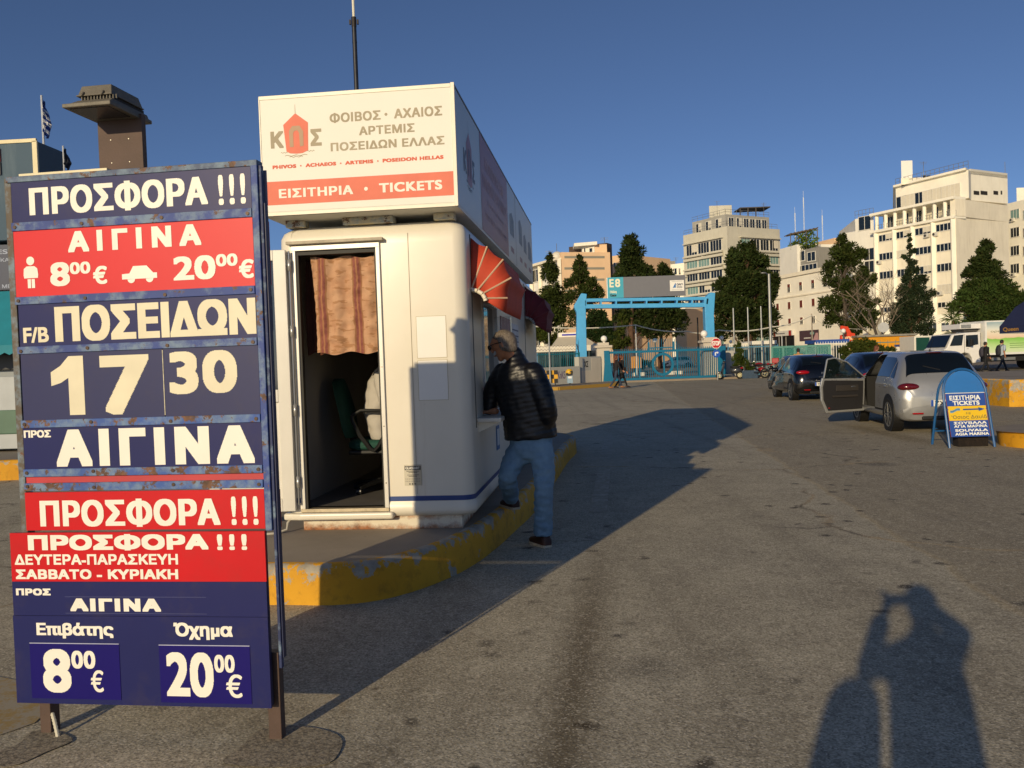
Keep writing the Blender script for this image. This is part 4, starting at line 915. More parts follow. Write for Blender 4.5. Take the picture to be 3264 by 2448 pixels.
# ---- generic walkers
def person(name_label, base, heading, pose, cols, group=None, h=1.72, extra=None, hair='short', cat='person', vox=.02, turn=0.0):
    """heading: direction the figure walks in (radians clockwise from +Y). pose: dict of stride, arms"""
    t = thing('person', name_label, cat, base, -heading, group); k = h / 1.72
    st = pose.get('stride', .0); lean = pose.get('lean', .02)
    P = lambda x, y, z: Vector((x * k, y * k, z * k))
    hip = .90; a1, a2 = st, -st
    legs = []; feet = []
    for sgn, a in ((-1, a1), (1, a2)):
        hp = P(sgn * .09, 0, hip); kn = P(sgn * .095, .42 * math.sin(a) + (.07 if a < 0 else .03) * min(1, abs(st) * 3), hip - .42 * math.cos(a)); an = P(sgn * .09, .80 * math.sin(a) - (.06 if a < 0 else 0), max(.09, hip - .83 * math.cos(a)))
        legs.append({'p': [(hp, .085 * k), (hp.lerp(kn, .5), .078 * k), (kn, .06 * k), (an, (.055 if not pose.get('slim') else .042) * k)], 'cap1': False}); feet.append(an)
    sh = P(0, lean * 6 * .06, 1.42); nk = P(0, lean * 6 * .07, 1.47); hd = P(0, lean * 6 * .08 + .02, 1.605)
    sw = pose.get('w', 1.0)
    tor = [{'p': [(P(0, 0, hip + .02 - pose.get('long', 0)), (.165 * sw * k, .115 * k)), (P(0, .0, 1.08), (.15 * sw * k, .105 * k)), (P(0, lean, 1.27), (.18 * sw * k, .12 * k)), (P(0, lean * 1.5, 1.40), (.15 * sw * k, .09 * k)), (nk, (.06 * k, .06 * k))]}]
    arms = []; hands = []
    for sgn, (ua, fa) in ((-1, pose.get('la', (-.2, .1))), (1, pose.get('ra', (.2, .5)))):
        s0 = P(sgn * .185 * sw, lean * 1.5, 1.385); el = s0 + P(sgn * .04, .28 * math.sin(ua), -.28 * math.cos(ua)); wr = el + P(-sgn * .02, .24 * math.sin(fa), -.24 * math.cos(fa))
        arms.append({'p': [(s0, .062 * k), (el, .05 * k), (wr, .038 * k)]} if not pose.get('short_sleeve') else {'p': [(s0, .062 * k), (s0.lerp(el, .75), .06 * k)]})
        hands.append((el, wr, (wr - el).normalized(), sgn))
    fw = Vector((math.sin(turn), math.cos(turn), 0))
    ch = head_chains(hd, fw, (0, .04, 1), k, nk)
    for el, wr, d, sgn in hands:
        ch.append({'p': [(el, .04 * k), (wr, .027 * k)]}); ch += hand_chains(wr, d, (sgn, 0, 0.01), .5, k, 1)
    fused('body', ch, cols.get('skin', SKIN2), t, min(vox, .012), 2)
    fused('trousers', legs + [{'p': [(P(0, 0, hip + .06), (.15 * k, .105 * k)), (P(0, 0, hip - .02), (.155 * k, .11 * k))]}], cols['legs'], t, vox, 3, wrinkle(.006))
    fused('top', tor + arms, cols['top'], t, vox, 3, wrinkle(.006))
    hair_shell(hd, fw, (0, .04, 1), k, t, cols.get('hair', M('#1c1512', .6)), -.03 if hair == 'short' else -.06)
    if hair == 'long':
        fused('long_hair', [{'p': [(hd + P(0, -.05, .05), (.075 * k, .05 * k)), (hd + P(0, -.085, -.10), (.085 * k, .045 * k)), (hd + P(0, -.10, -.30), (.06 * k, .03 * k))]}], cols['hair'], t, .014, 2)
    for an, hdg in zip(feet, (a1, a2)):
        hl = an + P(0, -.06, 0); hl.z = max(0.0, an.z - .09 * k); shoe('shoe', hl, hl + P(0, .25, 0 if an.z < .13 * k else -.0), t, cols.get('shoe', M('#17130f', .5)), M('#2a2622', .7), .045 * k, .08 * k)
    if extra: extra(t, P, k)
    return t
def backpack(col):
    def f(t, P, k):
        fused('backpack', [{'p': [(P(0, -.21, .98), (.15 * k, .10 * k)), (P(0, -.22, 1.2), (.155 * k, .11 * k)), (P(0, -.18, 1.38), (.12 * k, .075 * k))]}], M(col, .7, var=.2, scale=20), t, .018, 3)
        m = MB()
        for sg in (-1, 1): m.tube([P(sg * .12, -.12, 1.40), P(sg * .13, -.02, 1.475), P(sg * .13, .11, 1.40), P(sg * .14, .13, 1.2), P(sg * .16, .0, 1.02)], .016 * k, 6)
        m.build('strap', M(col, .7), t)
    return f
DKT = M('#1d222b', .8, var=.15, scale=9)
b1 = G(3178, 1187)
person('person in light shirt and sunglasses walking right past the white truck, backpack straps on', (b1.x, 47.4, 0), rad(78), dict(stride=.45, la=(.3, .9), ra=(-.3, .3), short_sleeve=True), dict(top=M('#a9b6c4', .8), legs=DKT, hair=M('#1a1410', .6)), h=1.80, extra=backpack('#22242c'))
person('person in black with a dark grey backpack, head bowed, beside the white truck cab', (gx(3140, 48.2), 48.2, 0), rad(84), dict(stride=.36, lean=.05, la=(.2, .6), ra=(-.1, .4)), dict(top=M('#15151a', .8), legs=M('#16171b', .8), hair=M('#15100e', .6)), h=1.72, extra=backpack('#34323e'))
w1 = G(1965, 1240)
BRN = M('#6b3a20', .6, var=.2, scale=30, name='brown_hair'); TAN = M('#9a6436', .7)
def bag(t, P, k):
    fused('shoulder_bag', [{'p': [(P(.22, .0, .98), (.04, .12)), (P(.22, 0, .80), (.05, .14))], 'side': (1, 0, 0)}], M('#141216', .6), t, .016, 2)
person('person with long brown hair, dark jacket, jeans and tan boots walking past the gate', (w1.x, w1.y, 0), rad(75), dict(stride=.42, long=.14, slim=True, la=(-.2, .3), ra=(.25, .8)), dict(top=M('#191518', .8), legs=M('#2c3a50', .8), hair=BRN, shoe=TAN), h=1.68, hair='long')
person('person in a long black coat with a black shoulder bag walking beside the gate', (gx(1979, w1.y + .45), w1.y + .45, 0), rad(80), dict(stride=.40, long=.3, slim=True), dict(top=M('#131216', .8), legs=M('#15151a', .8), hair=BRN, shoe=M('#2b1d16', .6)), h=1.66, hair='long', extra=bag)
person('person in mustard shirt seen from behind beyond the black car', (gx(2545, 43), 43, 0), rad(25), dict(stride=.12), dict(top=M('#b0813e', .8), legs=DKT, hair=M('#20140e', .6)), h=1.70)
person('person with long brown hair in black top beyond the dark blue car', (gx(2793, 38), 38, 0), rad(85), dict(stride=.2), dict(top=M('#18161a', .8), legs=DKT, hair=BRN), h=1.68, hair='long')
# clerk on the swivel chair inside the kiosk
CLK = tuple(Matrix.Translation(KLOC) @ Matrix.Rotation(KZ, 4, 'Z') @ Vector((-.20, -.05, 0)))
cl = thing('person', 'person in pale grey shirt sitting on the green office chair inside the kiosk', 'person', CLK, KZ)
by = .98
fused('body', head_chains((-.40, by, 1.70), (1, 0, -.1), (0.05, 0, 1), 1.0, (-.47, by, 1.55)) + [{'p': [(( -.30, by - .22, 1.20), .04), ((-.12, by - .2, 1.12), .03)]}] + hand_chains((-.12, by - .2, 1.12), (1, .1, -.1), (0, 0, 1), .3), SKIN, cl, .011, 2)
hair_shell((-.40, by, 1.70), (1, 0, -.1), (.05, 0, 1), 1.0, cl, M('#2a2420', .6))
fused('shirt', [{'p': [((-.60, by, .93), (.19, .13)), ((-.625, by, 1.12), (.195, .135)), ((-.60, by, 1.34), (.20, .125)), ((-.52, by, 1.46), (.17, .10)), ((-.48, by, 1.53), (.07, .07))], 'side': (0, 1, 0)},
                {'p': [((-.54, by - .21, 1.42), .075), ((-.50, by - .25, 1.18), .06), ((-.32, by - .22, 1.18), .05)]}, {'p': [((-.54, by + .21, 1.42), .075), ((-.48, by + .25, 1.18), .06), ((-.3, by + .2, 1.15), .05)]}], M('#b9b4ac', .8, var=.05), cl, .014, 4, wrinkle(.012, 9, 1.6))
fused('trousers', [{'p': [((-.60, by, .93), (.17, .12)), ((-.56, by, .90), (.18, .11))], 'side': (0, 1, 0)}] + [{'p': [((-.55, by + s * .1, .93), .09), ((-.2, by + s * .12, .93), .075), ((-.12, by + s * .12, .72), .06), ((-.14, by + s * .12, .52), .05)], 'curve': False} for s in (-1, 1)], M('#20283a', .8), cl, .018, 3)
for s in (-1, 1): shoe('shoe', (-.17, by + s * .12, .432), (.07, by + s * .12, .432), cl, M('#1a1614', .5), SOLE)
oc = thing('office_chair', 'green and black swivel office chair inside the kiosk doorway', 'chair', CLK, KZ)
GRN = M('#12463c', .8, var=.12, scale=30); BLK = M('#101112', .5)
mb = MB(); mb.rings([[( -.62 + .25 * sx * f, by + .24 * sy * f, z) for sx, sy in ((-1, -.7), (-.7, -1), (.7, -1), (1, -.7), (1, .7), (.7, 1), (-.7, 1), (-1, .7))] for f, z in ((.9, .80), (1, .82), (1, .86), (.9, .885))], 0, True); mb.build('seat', GRN, oc, .01)
mb = MB(); mb.rings([[(-.62 + .24 * sx, by + .23 * sy, z) for sx, sy in ((-1, -1), (1, -1), (1, 1), (-1, 1))] for z in (.765, .80)], 0, False); mb.build('seat_pan', BLK, oc, .012)
bk = MB(); rg = []
for z, w, dx in ((.90, .15, .0), (.98, .20, -.012), (1.12, .22, -.03), (1.28, .20, -.07), (1.38, .14, -.10), (1.41, .05, -.105)):
    rg.append([(-.87 + dx + .035 * math.sin(a * math.pi / 6) - .03 * abs(math.cos(a * math.pi / 6)) ** 2, by + w * math.cos(a * math.pi / 6), z) for a in range(12)])
bk.rings(rg); bk.build('backrest', GRN, oc)
mb = MB(); mb.bar((-.90, by, .98), (-.84, by, .78), .07, .03); mb.bar((-.84, by, .78), (-.6, by, .775), .07, .03); mb.build('back_bracket', BLK, oc, .008)
for s in (-1, 1):
    mb = MB(); y_ = by + s * .27
    mb.tube([(-.80, y_, 1.10), (-.72, y_, 1.14), (-.52, y_, 1.13), (-.45, y_, 1.10), (-.50, y_, .98), (-.58, y_, .84), (-.62, y_, .80), (-.66, y_, .82), (-.74, y_, .93), (-.80, y_, 1.06), (-.80, y_, 1.10)], .017, 8); mb.build('armrest', BLK, oc)
mb = MB(); mb.tube([(-.60, by, .50), (-.60, by, .62)], .032, 10); mb.tube([(-.60, by, .62), (-.60, by, .77)], .024, 10); mb.build('column', M('#3a3c40', .4, .5), oc)
for k in range(5):
    a = rad(20 + 72 * k); e = Vector((-.60 + .30 * math.cos(a), by + .30 * math.sin(a), .485))
    mb = MB(); mb.bar((-.60, by, .53), e, .045, .03); f = mb.build('base_arm', BLK, oc, .006)
    mb = MB(); mb.disc((e.x, e.y, .457), .027, 'x', .04, 14); mb.build('castor', M('#22242a', .4), f)

# ---- the photographer, just outside the frame, whose shadow lies on the road
ph = thing('person', 'person holding up a phone to take the picture, casting the long shadow on the road', 'person', (-.09, -.36, 0))
hP = Vector((.02, .03, 1.575)); nP = Vector((0.01, -.01, 1.43))
gl_, gr_ = Vector((-.06, .31, 1.45)), Vector((.165, .31, 1.47))
fused('body', head_chains(hP, (-.1, 1, -.05), (0, .05, 1), 1.0, nP) + [{'p': [(gl_ + Vector((-.05, -.06, -.09)), .035), (gl_ + Vector((-.01, -.01, -.02)), .03)]}, {'p': [(gr_ + Vector((.05, -.05, -.05)), .035), (gr_ + Vector((.01, -.01, -.02)), .03)]}] + hand_chains(gl_, (0.2, .15, 1), (-1, 0, 0), .9, 1.0, -1) + hand_chains(gr_, (-.2, .15, 1), (1, 0, 0), .9, 1.0, 1), SKIN, ph, .011, 2)
hair_shell(hP, (-.1, 1, -.05), (0, .05, 1), 1.0, ph, M('#2a2018', .6), -.05, amp=.01)
fused('coat', [{'p': [((.02, -.02, .78), (.19, .15)), ((.02, -.02, 1.0), (.165, .14)), ((.01, -.02, 1.2), (.175, .14)), ((0.01, -.02, 1.37), (.14, .10)), ((0.01, -.01, 1.44), (.07, .07))]},
               {'p': [((-.10, -.01, 1.34), .075), ((-.185, .16, 1.25), .068), ((-.10, .27, 1.41), .054)], 'curve': False}, {'p': [((.13, -.01, 1.36), .078), ((.29, .20, 1.36), .066), ((.20, .28, 1.46), .050)], 'curve': False}], M('#2c3038', .8), ph, .018, 3)
fused('trousers', [{'p': [((0, -.02, .88), (.18, .14)), ((0, -.02, .80), (.18, .13))]}] + [{'p': [((s * .1, -.02, .84), .105), ((s * .12, 0, .46), .08), ((s * .12, -.03, .09), .07)]} for s in (-1, 1)], M('#23262c', .8), ph, .018, 3)
for s in (-1, 1): shoe('shoe', (s * .12, -.10, 0), (s * .14, .17, 0), ph, M('#17130f', .5), SOLE)
pn = thing('phone', 'dark phone held up in both hands by the person taking the picture', 'phone', (-.058, -.012, 1.512))
mb = MB(); mb.box(-.07, .07, -.008, .0, -.034, .034); mb.build('case', M('#15161a', .3), pn, .004)
mb = MB(); mb.box(-.065, .065, -.0092, -.0081, -.030, .030); mb.build('screen', M('#0a0c10', .08), pn)
dbg = thing('duffel_bag', 'tall dark travel bag standing beside the person taking the picture', 'bag', (-.44, -.45, 0))
fused('bag_body', [{'p': [((0, 0, .08), (.15, .12)), ((0, 0, .6), (.14, .12)), ((0, 0, 1.10), (.125, .11)), ((0, 0, 1.19), (.115, .10))], 'curve': False}], M('#20222a', .8, var=.2), dbg, .02, 2)
mb = MB(); mb.tube([(-.06, 0, 1.22), (-.04, 0, 1.255), (.04, 0, 1.255), (.06, 0, 1.22)], .012, 6); mb.build('handle', M('#15161a', .6), dbg)

# ================================================================== cars
def paint(col, name, metal=.0, rough=.28):
    t = NT(name); c = lin(col); t.col(t.ramp(t.noise(1.5, 4), [(.3, mul(c, .94)), (.7, mul(c, 1.05))])); t.rough(t.ramp(t.noise(3, 5, .7), [(.35, rough), (.7, rough + .14)]))
    t.b.inputs['Metallic'].default_value = metal; t.b.inputs['Coat Weight'].default_value = .7; t.b.inputs['Coat Roughness'].default_value = .07; return t.m
GLASSD = M('#0c1114', .06, 0, .1, .5, 0, 60, .9, 0, 'car_glass'); TYRE = M('#141414', .8, var=.15, bump=.2, bscale=60, name='tyre_rubber'); RIM = M('#9a9a98', .35, .8, var=.05); BLKP = M('#0d0d0e', .6, name='black_plastic')
REDL = M('#9c0a10', .12, var=.15, scale=25, coat=.8, name='red_lamp_lens'); REDD = M('#5a0f14', .12, var=.2, scale=25, coat=.8, name='smoked_red_lens'); PLATE = M('#e8e6dc', .4); EUB = M('#1d4fae', .4); CHR = M('#c8ccd0', .15, .9)
def cr(pts, t):
    """Catmull-Rom value through equally spaced points at t in 0..1"""
    n = len(pts) - 1; x = min(max(t, 0), 1) * n; k = min(int(x), n - 1); f = x - k
    p0, p1, p2, p3 = (Vector(pts[max(0, min(n, k + j))]) for j in (-1, 0, 1, 2))
    return .5 * ((2 * p1) + (p2 - p0) * f + (2 * p0 - 5 * p1 + 4 * p2 - p3) * f * f + (3 * p1 - p0 - 3 * p2 + p3) * f ** 3)
class CarBody:
    """body surface from stations along the car: (y, sill z, shoulder z, top z, half width low, half width shoulder, half width top, crown)"""
    def __init__(s, st): s.st = st; s.y = [q_[0] for q_ in st]
    def par(s, y):
        st = s.st; y = min(max(y, s.y[0]), s.y[-1]); k = 0
        while k < len(st) - 2 and y > st[k + 1][0]: k += 1
        a, b = st[k], st[k + 1]; f = (y - a[0]) / (b[0] - a[0]); out = []
        for i in range(1, 8):
            m0 = ((b[i] - st[k - 1][i]) / (b[0] - st[k - 1][0]) if k > 0 else (b[i] - a[i]) / (b[0] - a[0])) * (b[0] - a[0])
            m1 = ((st[k + 2][i] - a[i]) / (st[k + 2][0] - a[0]) if k + 2 < len(st) else (b[i] - a[i]) / (b[0] - a[0])) * (b[0] - a[0])
            d = b[i] - a[i]                                             # monotone limits keep the panels from overshooting
            m0 = 0 if m0 * d <= 0 else math.copysign(min(abs(m0), 2.5 * abs(d)), d); m1 = 0 if m1 * d <= 0 else math.copysign(min(abs(m1), 2.5 * abs(d)), d)
            f2, f3 = f * f, f * f * f
            out.append((2 * f3 - 3 * f2 + 1) * a[i] + (f3 - 2 * f2 + f) * m0 + (-2 * f3 + 3 * f2) * b[i] + (f3 - f2) * m1)
        return out
    def S(s, y, t):
        zb, zs, zt, wb, ws, wt, cw = s.par(y)
        up = max(zt - zs, .001)
        pts = [(0, zb), (wb * .8, zb), (wb, zb + .09), ((wb + ws) / 2 + .018, zb + (zs - zb) * .42), (ws + .004, zb + (zs - zb) * .80), (ws - .012, zs), (ws + (wt - ws) * .55, zs + up * .55), (wt, zt - min(.05, up * .3)), (wt * .8, zt + cw * .6), (0, zt + cw)]
        p = cr(pts, t); return Vector((p.x, y, p.y))
    def N(s, y, t, e=.004):
        a = s.S(y + e, t) - s.S(y - e, t); b = s.S(y, t + e) - s.S(y, t - e); n = b.cross(a)
        n = n.normalized() if n.length > 1e-9 else Vector((1, 0, 0))
        c = s.S(y, t); 
        if n.dot(Vector((c.x, 0, c.z - .6))) < 0: n = -n
        return n
    def mesh(s, ny=64, nt=36, hole=None):
        m = MB(); rows = []
        for j in range(ny + 1):
            y = s.y[0] + (s.y[-1] - s.y[0]) * j / ny; h = [s.S(y, i / nt) for i in range(nt + 1)]
            rows.append(h[:-1] + [Vector((-p.x, p.y, p.z)) for p in h[::-1]][:-1])
        n = len(rows[0]); vs = [p for r in rows for p in r]; fs = []
        for j in range(ny):
            yc = s.y[0] + (s.y[-1] - s.y[0]) * (j + .5) / ny
            for i in range(n):
                if hole and i >= nt and hole(yc, 1 - (i + .5 - nt) / nt): continue
                fs.append((j * n + i, j * n + (i + 1) % n, (j + 1) * n + (i + 1) % n, (j + 1) * n + i))
        fs.append(tuple(range(n))); fs.append(tuple(ny * n + i for i in range(n)))
        m.add(vs, fs, 0, True); return m
    def patch(s, y0, y1, tf0, tf1, side, off=.004, ny=14, nt=8, m=None, mi=0):
        """panel lying on the surface; tf0/tf1 give its lower and upper edge along y"""
        m = m or MB(); rows = []
        for j in range(ny + 1):
            y = y0 + (y1 - y0) * j / ny; a, b = tf0(y) if callable(tf0) else tf0, tf1(y) if callable(tf1) else tf1; r = []
            for i in range(nt + 1):
                t = a + (b - a) * i / nt; p = s.S(y, t) + s.N(y, t) * off; r.append((p.x * side, p.y, p.z))
            rows.append(r)
        return m.rings(rows, mi, True, False, False)
    def band(s, y0, y1, t0, off=.004, ny=6, nt=14, tf=None, mi=0):
        """panel across the centre line (rear window, windscreen)"""
        m = MB(); rows = []
        for j in range(ny + 1):
            y = y0 + (y1 - y0) * j / ny; a = tf(y) if tf else t0; r = []
            for sgn in (-1, 1):
                for i in (range(nt + 1) if sgn < 0 else range(nt - 1, -1, -1)):
                    t = a + (1 - a) * i / nt; p = s.S(y, t) + s.N(y, min(t, .985)) * off; r.append((p.x * sgn, p.y, p.z))
            rows.append(r)
        return m.rings(rows, mi, True, False, False)
def wheel(t, x, y, r, side, w=.19, spokes=10, rim=RIM):
    m = MB(); prof = [(r - .10, -w / 2 + .01), (r - .02, -w / 2), (r, -w / 2 + .03), (r, w / 2 - .03), (r - .02, w / 2), (r - .085, w / 2 - .006)]
    xc = side * (x - w / 2); rg = [[(xc + side * d, y + rr * math.cos(2 * math.pi * k / 36), r + rr * math.sin(2 * math.pi * k / 36)) for k in range(36)] for rr, d in prof]
    m.rings(rg, 0, True, False); wh = m.build('wheel', TYRE, t, sharp=50)
    m = MB(); xf = xc + side * (w / 2 - .02); m.disc((xf - side * .03, y, r), r - .085, 'x', .02, 36, 1); m.disc((xf, y, r), r - .078, 'x', .035, 36, 0, r - .105); m.disc((xf, y, r), .055, 'x', .03, 16)
    for k in range(spokes):
        a = 2 * math.pi * k / spokes; m.bar((xf, y + .04 * math.cos(a), r + .04 * math.sin(a)), (xf, y + (r - .095) * math.cos(a), r + (r - .095) * math.sin(a)), .035, .02)
    m.build('rim', [rim, BLKP], wh); return wh
def lens(m, c, r, rx=0, n=18, mi=0):
    m.ell(c, r, 20, 10, mi)
HATCH = [(-.64, .36, .60, .66, .56, .60, .55, .0), (-.615, .26, .62, .80, .70, .735, .64, .01), (-.55, .22, .72, .93, .76, .80, .66, .02), (-.47, .21, .83, 1.01, .80, .825, .665, .03), (-.28, .21, .88, 1.24, .825, .84, .60, .05), (-.10, .22, .90, 1.36, .835, .845, .575, .055), (.25, .22, .905, 1.41, .84, .845, .585, .035), (.8, .22, .905, 1.425, .84, .845, .59, .03),
         (1.3, .22, .895, 1.42, .84, .845, .585, .03), (1.75, .22, .88, 1.33, .84, .84, .56, .04), (2.1, .22, .87, 1.12, .838, .83, .60, .05), (2.4, .22, .86, .94, .835, .81, .66, .06), (2.8, .22, .80, .84, .82, .77, .66, .06), (3.1, .24, .70, .74, .77, .70, .60, .05), (3.26, .30, .58, .62, .68, .62, .50, .02), (3.31, .36, .52, .54, .56, .54, .44, .0)]
def car(label, loc, heading, body, col, lensm, plate, rimspokes=10, scale=1.0, door_open=False, tail=(.61, -.53, .80, .20, .085, .075), wl=2.46, wr=.305, arch=.36, trunk=False, group=None, emblem_=False, sx=1.0, rwin=(-.46, -.13, .80)):
    t = thing('parked_car', label, 'car', loc, -heading, group); t.scale = (scale * sx, scale, scale)
    B = CarBody(body)
    tb, tt = 5 / 9, 7 / 9                                                 # shoulder line and roof rail in the section
    hole = (lambda y, q_: .88 < y < 1.92 and .27 < q_ < .80) if door_open else None
    b = B.mesh(96 if door_open else 64, 40, hole).build('body', col, t, sharp=42)
    def wlow(y): return tb + .035
    # wheel arches and wheels
    for y in (0, wl):
        for sg in (-1, 1):
            x = B.S(y, 3.5 / 9).x; m = MB(); m.disc((sg * (x - .09), y, wr + .02), arch, 'x', .20, 40); m.build('wheel_arch', BLKP, t)
            wheel(t, x + .018, y, wr, sg, spokes=rimspokes)
    # glass
    for sg in (-1, 1):
        if not (door_open and sg < 0):
            m = B.patch(.95, 1.98, wlow, lambda y: tt - .02 - max(0, (y - 1.3)) * .30, sg, .005); m.build('door_window', GLASSD, t, sharp=180)
        m = B.patch(.08, .86, wlow, lambda y: tt - .02 - max(0, (.2 - y)) * .25, sg, .005); m.build('door_window', GLASSD, t, sharp=180)
        if not trunk: m = B.patch(-.20, .03, wlow, lambda y: tt - .045 - max(0, (.03 - y)) * .55, sg, .005, 8); m.build('quarter_window', GLASSD, t, sharp=180)
    y0, y1, tw = rwin
    m = B.band(y0, y1, tw, .006); m.build('rear_window', GLASSD, t, sharp=180)
    m = B.band(1.78, 2.36, .80, .006, tf=lambda y: .80); m.build('windscreen', GLASSD, t, sharp=180)
    # doors shuts
    for sg in (-1, 1):
        for y in (.905, 2.0):
            if door_open and sg < 0: continue
            B.patch(y - .006, y + .006, .24, tb + .01, sg, .003, 1, 12).build('shut_line', M('#050506', .8), t)
        B.patch(-.05, .905, .255, .275, sg, .003, 8, 1).build('shut_line', M('#050506', .8), t)
    for sg in (-1, 1):
        for yy in ((1.05, .10) if not (door_open and sg < 0) else (.10,)):
            p = B.S(yy + .08, .48); m = MB(); m.ell((sg * (p.x + .012), yy + .08, p.z), (.02, .085, .018)); m.build('door_handle', col, t)
        if not (door_open and sg < 0):
            p = B.S(1.92, tb); m = MB(); m.ell((sg * (p.x + .10), 1.92, p.z + .08), (.11, .05, .075)); m.build('wing_mirror', col, t)
    # tail lamps, reflectors, third brake lamp, plate, trim
    x, y, z, rx, ry, rz = tail
    for sg in (-1, 1):
        m = MB(); lens(m, (sg * x, y, z), (rx, ry, rz)); m.build('tail_lamp', lensm, t)
    for sg in (-1, 1):
        m = MB(); m.box(sg * .50 - .10, sg * .50 + .10, -.665, -.6, .335, .365); m.build('reflector', REDL, t, .008)
    ym = y1 + .02; p = B.S(ym, 1.0); m = MB(); m.ell((0, ym - .02, p.z + .002), (.17, .03, .012)); m.build('brake_lamp', REDD, t)
    m = MB(); m.box(-.26, .26, -.655, -.62, .47, .58); pz = .525
    m.box(-.26, -.215, -.657, -.655, .47, .58, 1); m.text(plate, -.19, -.01, .487, .563, -.6565, 2, .02); m.build('number_plate', [PLATE, EUB, BLKP], t)
    m = MB(); m.box(-.42, .42, -.655, -.5, .235, .30); m.build('bumper_insert', BLKP, t, .02)
    if emblem_:
        m = MB(); m.box(-.045, .045, -.60, -.565, .83, .90)
        m.box(-.036, .036, -.603, -.60, .876, .884, 1); m.box(-.036, .036, -.603, -.60, .862, .868, 1); m.box(-.036, .036, -.603, -.60, .846, .854, 1); m.build('badge', [CHR, M('#56585c', .3, .8)], t, .01)
        m = MB()
        for i in range(4): m.box(-.13 + i * .075, -.085 + i * .075, -.634, -.615, .74, .757)
        m.build('lettering', CHR, t)
    m = MB(); p = B.S(.1, 1.0); m.tube([(0, .1, p.z - .01), (0, .1, p.z + .03)], .016, 8); m.tube([(0, .1, p.z + .02), (0, -.12, p.z + .22)], .004, 6); m.build('aerial', BLKP, t)
    m = MB(); m.tube([(.0, y0 + .03, B.S(y0 + .03, 1).z + .01), (-.3, y0 + .09, B.S(y0 + .09, .9).z + .015)], .009, 6); m.build('rear_wiper', BLKP, t)
    return t, B
SIL = paint('#a0a2a4', 'silver_metallic_paint', .45, .26); BLKC = paint('#07080c', 'black_car_paint', .1, .12); NVC = paint('#0b1026', 'dark_blue_car_paint', .2, .14)
sv, SB = car('silver hatchback with its driver door wide open behind the folding ticket sign', (7.66, 15.72, 0), rad(8.5), HATCH, SIL, REDD, 'ΖΧ', 9, 1.0, True, sx=.90, tail=(.60, -.515, .815, .235, .12, .08))
# cabin seen through the open door, seats, the door itself
INT = M('#141415', .8, name='dark_trim')
m = MB(); m.box(-.72, .70, .45, 2.2, .24, .30); m.box(-.70, .70, 2.05, 2.2, .30, .95); m.box(.66, .70, .4, 2.1, .3, 1.2); m.box(-.7, .7, .40, .46, .3, 1.05); m.build('cabin', INT, sv)
for x in (-.36, .36):
    fused('seat', [{'p': [((x, .95, .52), (.23, .10)), ((x, 1.3, .50), (.24, .09))]}, {'p': [((x, .92, .55), (.22, .09)), ((x, .78, .90), (.22, .08)), ((x, .70, 1.06), (.16, .06)), ((x, .68, 1.20), (.12, .05))]}], INT, sv, .025, 2)
m = MB(); m.disc((-.36, 1.80, .86), .18, 'y', .025, 24, 0, .15); m.build('steering_wheel', BLKP, sv)
SILT = SIL; hinge = Vector((-.83, 1.90, 0)); ang = rad(-73)
DXF = Matrix.Translation(hinge) @ Matrix.Rotation(ang, 4, 'Z') @ Matrix.Translation(-hinge)
m = MB(); m.xf = DXF; inner = MB(); inner.xf = DXF
# door outline in (y, z), hinge at the front
oy0, oy1 = .87, 1.92
outl = [(oy0 + .10, .24), (oy1 - .02, .26), (oy1, .55), (oy1 + .02, .92), (oy0 + .02, .96), (oy0 - .03, .8), (oy0 - .02, .5)]
def door_slab(mm, o, x0, x1, mi=0): mm.xf = DXF; mm.rings([[(x0, y, z) for y, z in o], [(x1, y, z) for y, z in o]], mi, False)
sk = MB(); door_slab(sk, outl, -.852, -.80)
frame_ = [((oy0 + .05, .95), (oy0 + .12, 1.335)), ((oy0 + .12, 1.335), (oy0 + .30, 1.36)), ((oy0 + .30, 1.36), (oy0 + .60, 1.27)), ((oy0 + .60, 1.27), (oy1 + .02, .93))]
for (a, b), (c, d) in frame_: sk.bar((-.795 + .12 * max(0, b - .95), a, b), (-.795 + .12 * max(0, d - .95), c, d), .045, .03)
sd_ = sk.build('open_door', SIL, sv, .012)
sk = MB(); il = [(y * .90 + .135, z * .86 + .085) for y, z in outl]; door_slab(sk, il, -.80, -.772); sk.build('door_trim', M('#17161a', .75, bump=.1, bscale=90), sd_, .01)
sk = MB(); sk.xf = DXF; sk.box(-.772, -.735, 1.10, 1.72, .555, .60); sk.box(-.772, -.755, 1.2, 1.75, .68, .80); sk.build('arm_rest', M('#2c2826', .7), sd_, .012)
sk = MB(); sk.xf = DXF; sk.ell((-.755, 1.62, .765), (.008, .06, .014)); sk.build('handle', CHR, sd_)
sk = MB(); sk.xf = DXF; sk.ell((-.76, 1.02, .345), (.008, .02, .014)); sk.build('door_reflector', REDL, sd_)
t = NT('tinted_door_glass'); t.col(lin('#16201e')); t.rough(.05); t.b.inputs['Alpha'].default_value = .55; DGL = t.m
sk = MB(); sk.xf = DXF; sk.rings([[(-.782 + .1 * max(0, z - .95), y, z) for y, z in [(oy0 + .06, .95), (oy0 + .13, 1.33), (oy0 + .30, 1.35), (oy0 + .60, 1.26), (oy1, .94)]], [(-.778 + .1 * max(0, z - .95), y, z) for y, z in [(oy0 + .06, .95), (oy0 + .13, 1.33), (oy0 + .30, 1.35), (oy0 + .60, 1.26), (oy1, .94)]]], 0, False); sk.build('door_window', DGL, sd_)
sk = MB(); sk.xf = DXF; sk.ell((-.95, oy1 - .16, 1.0), (.10, .05, .075)); sk.box(-.9, -.8, oy1 - .18, oy1 - .14, .95, .98); mi_ = sk.build('wing_mirror', SIL, sd_)
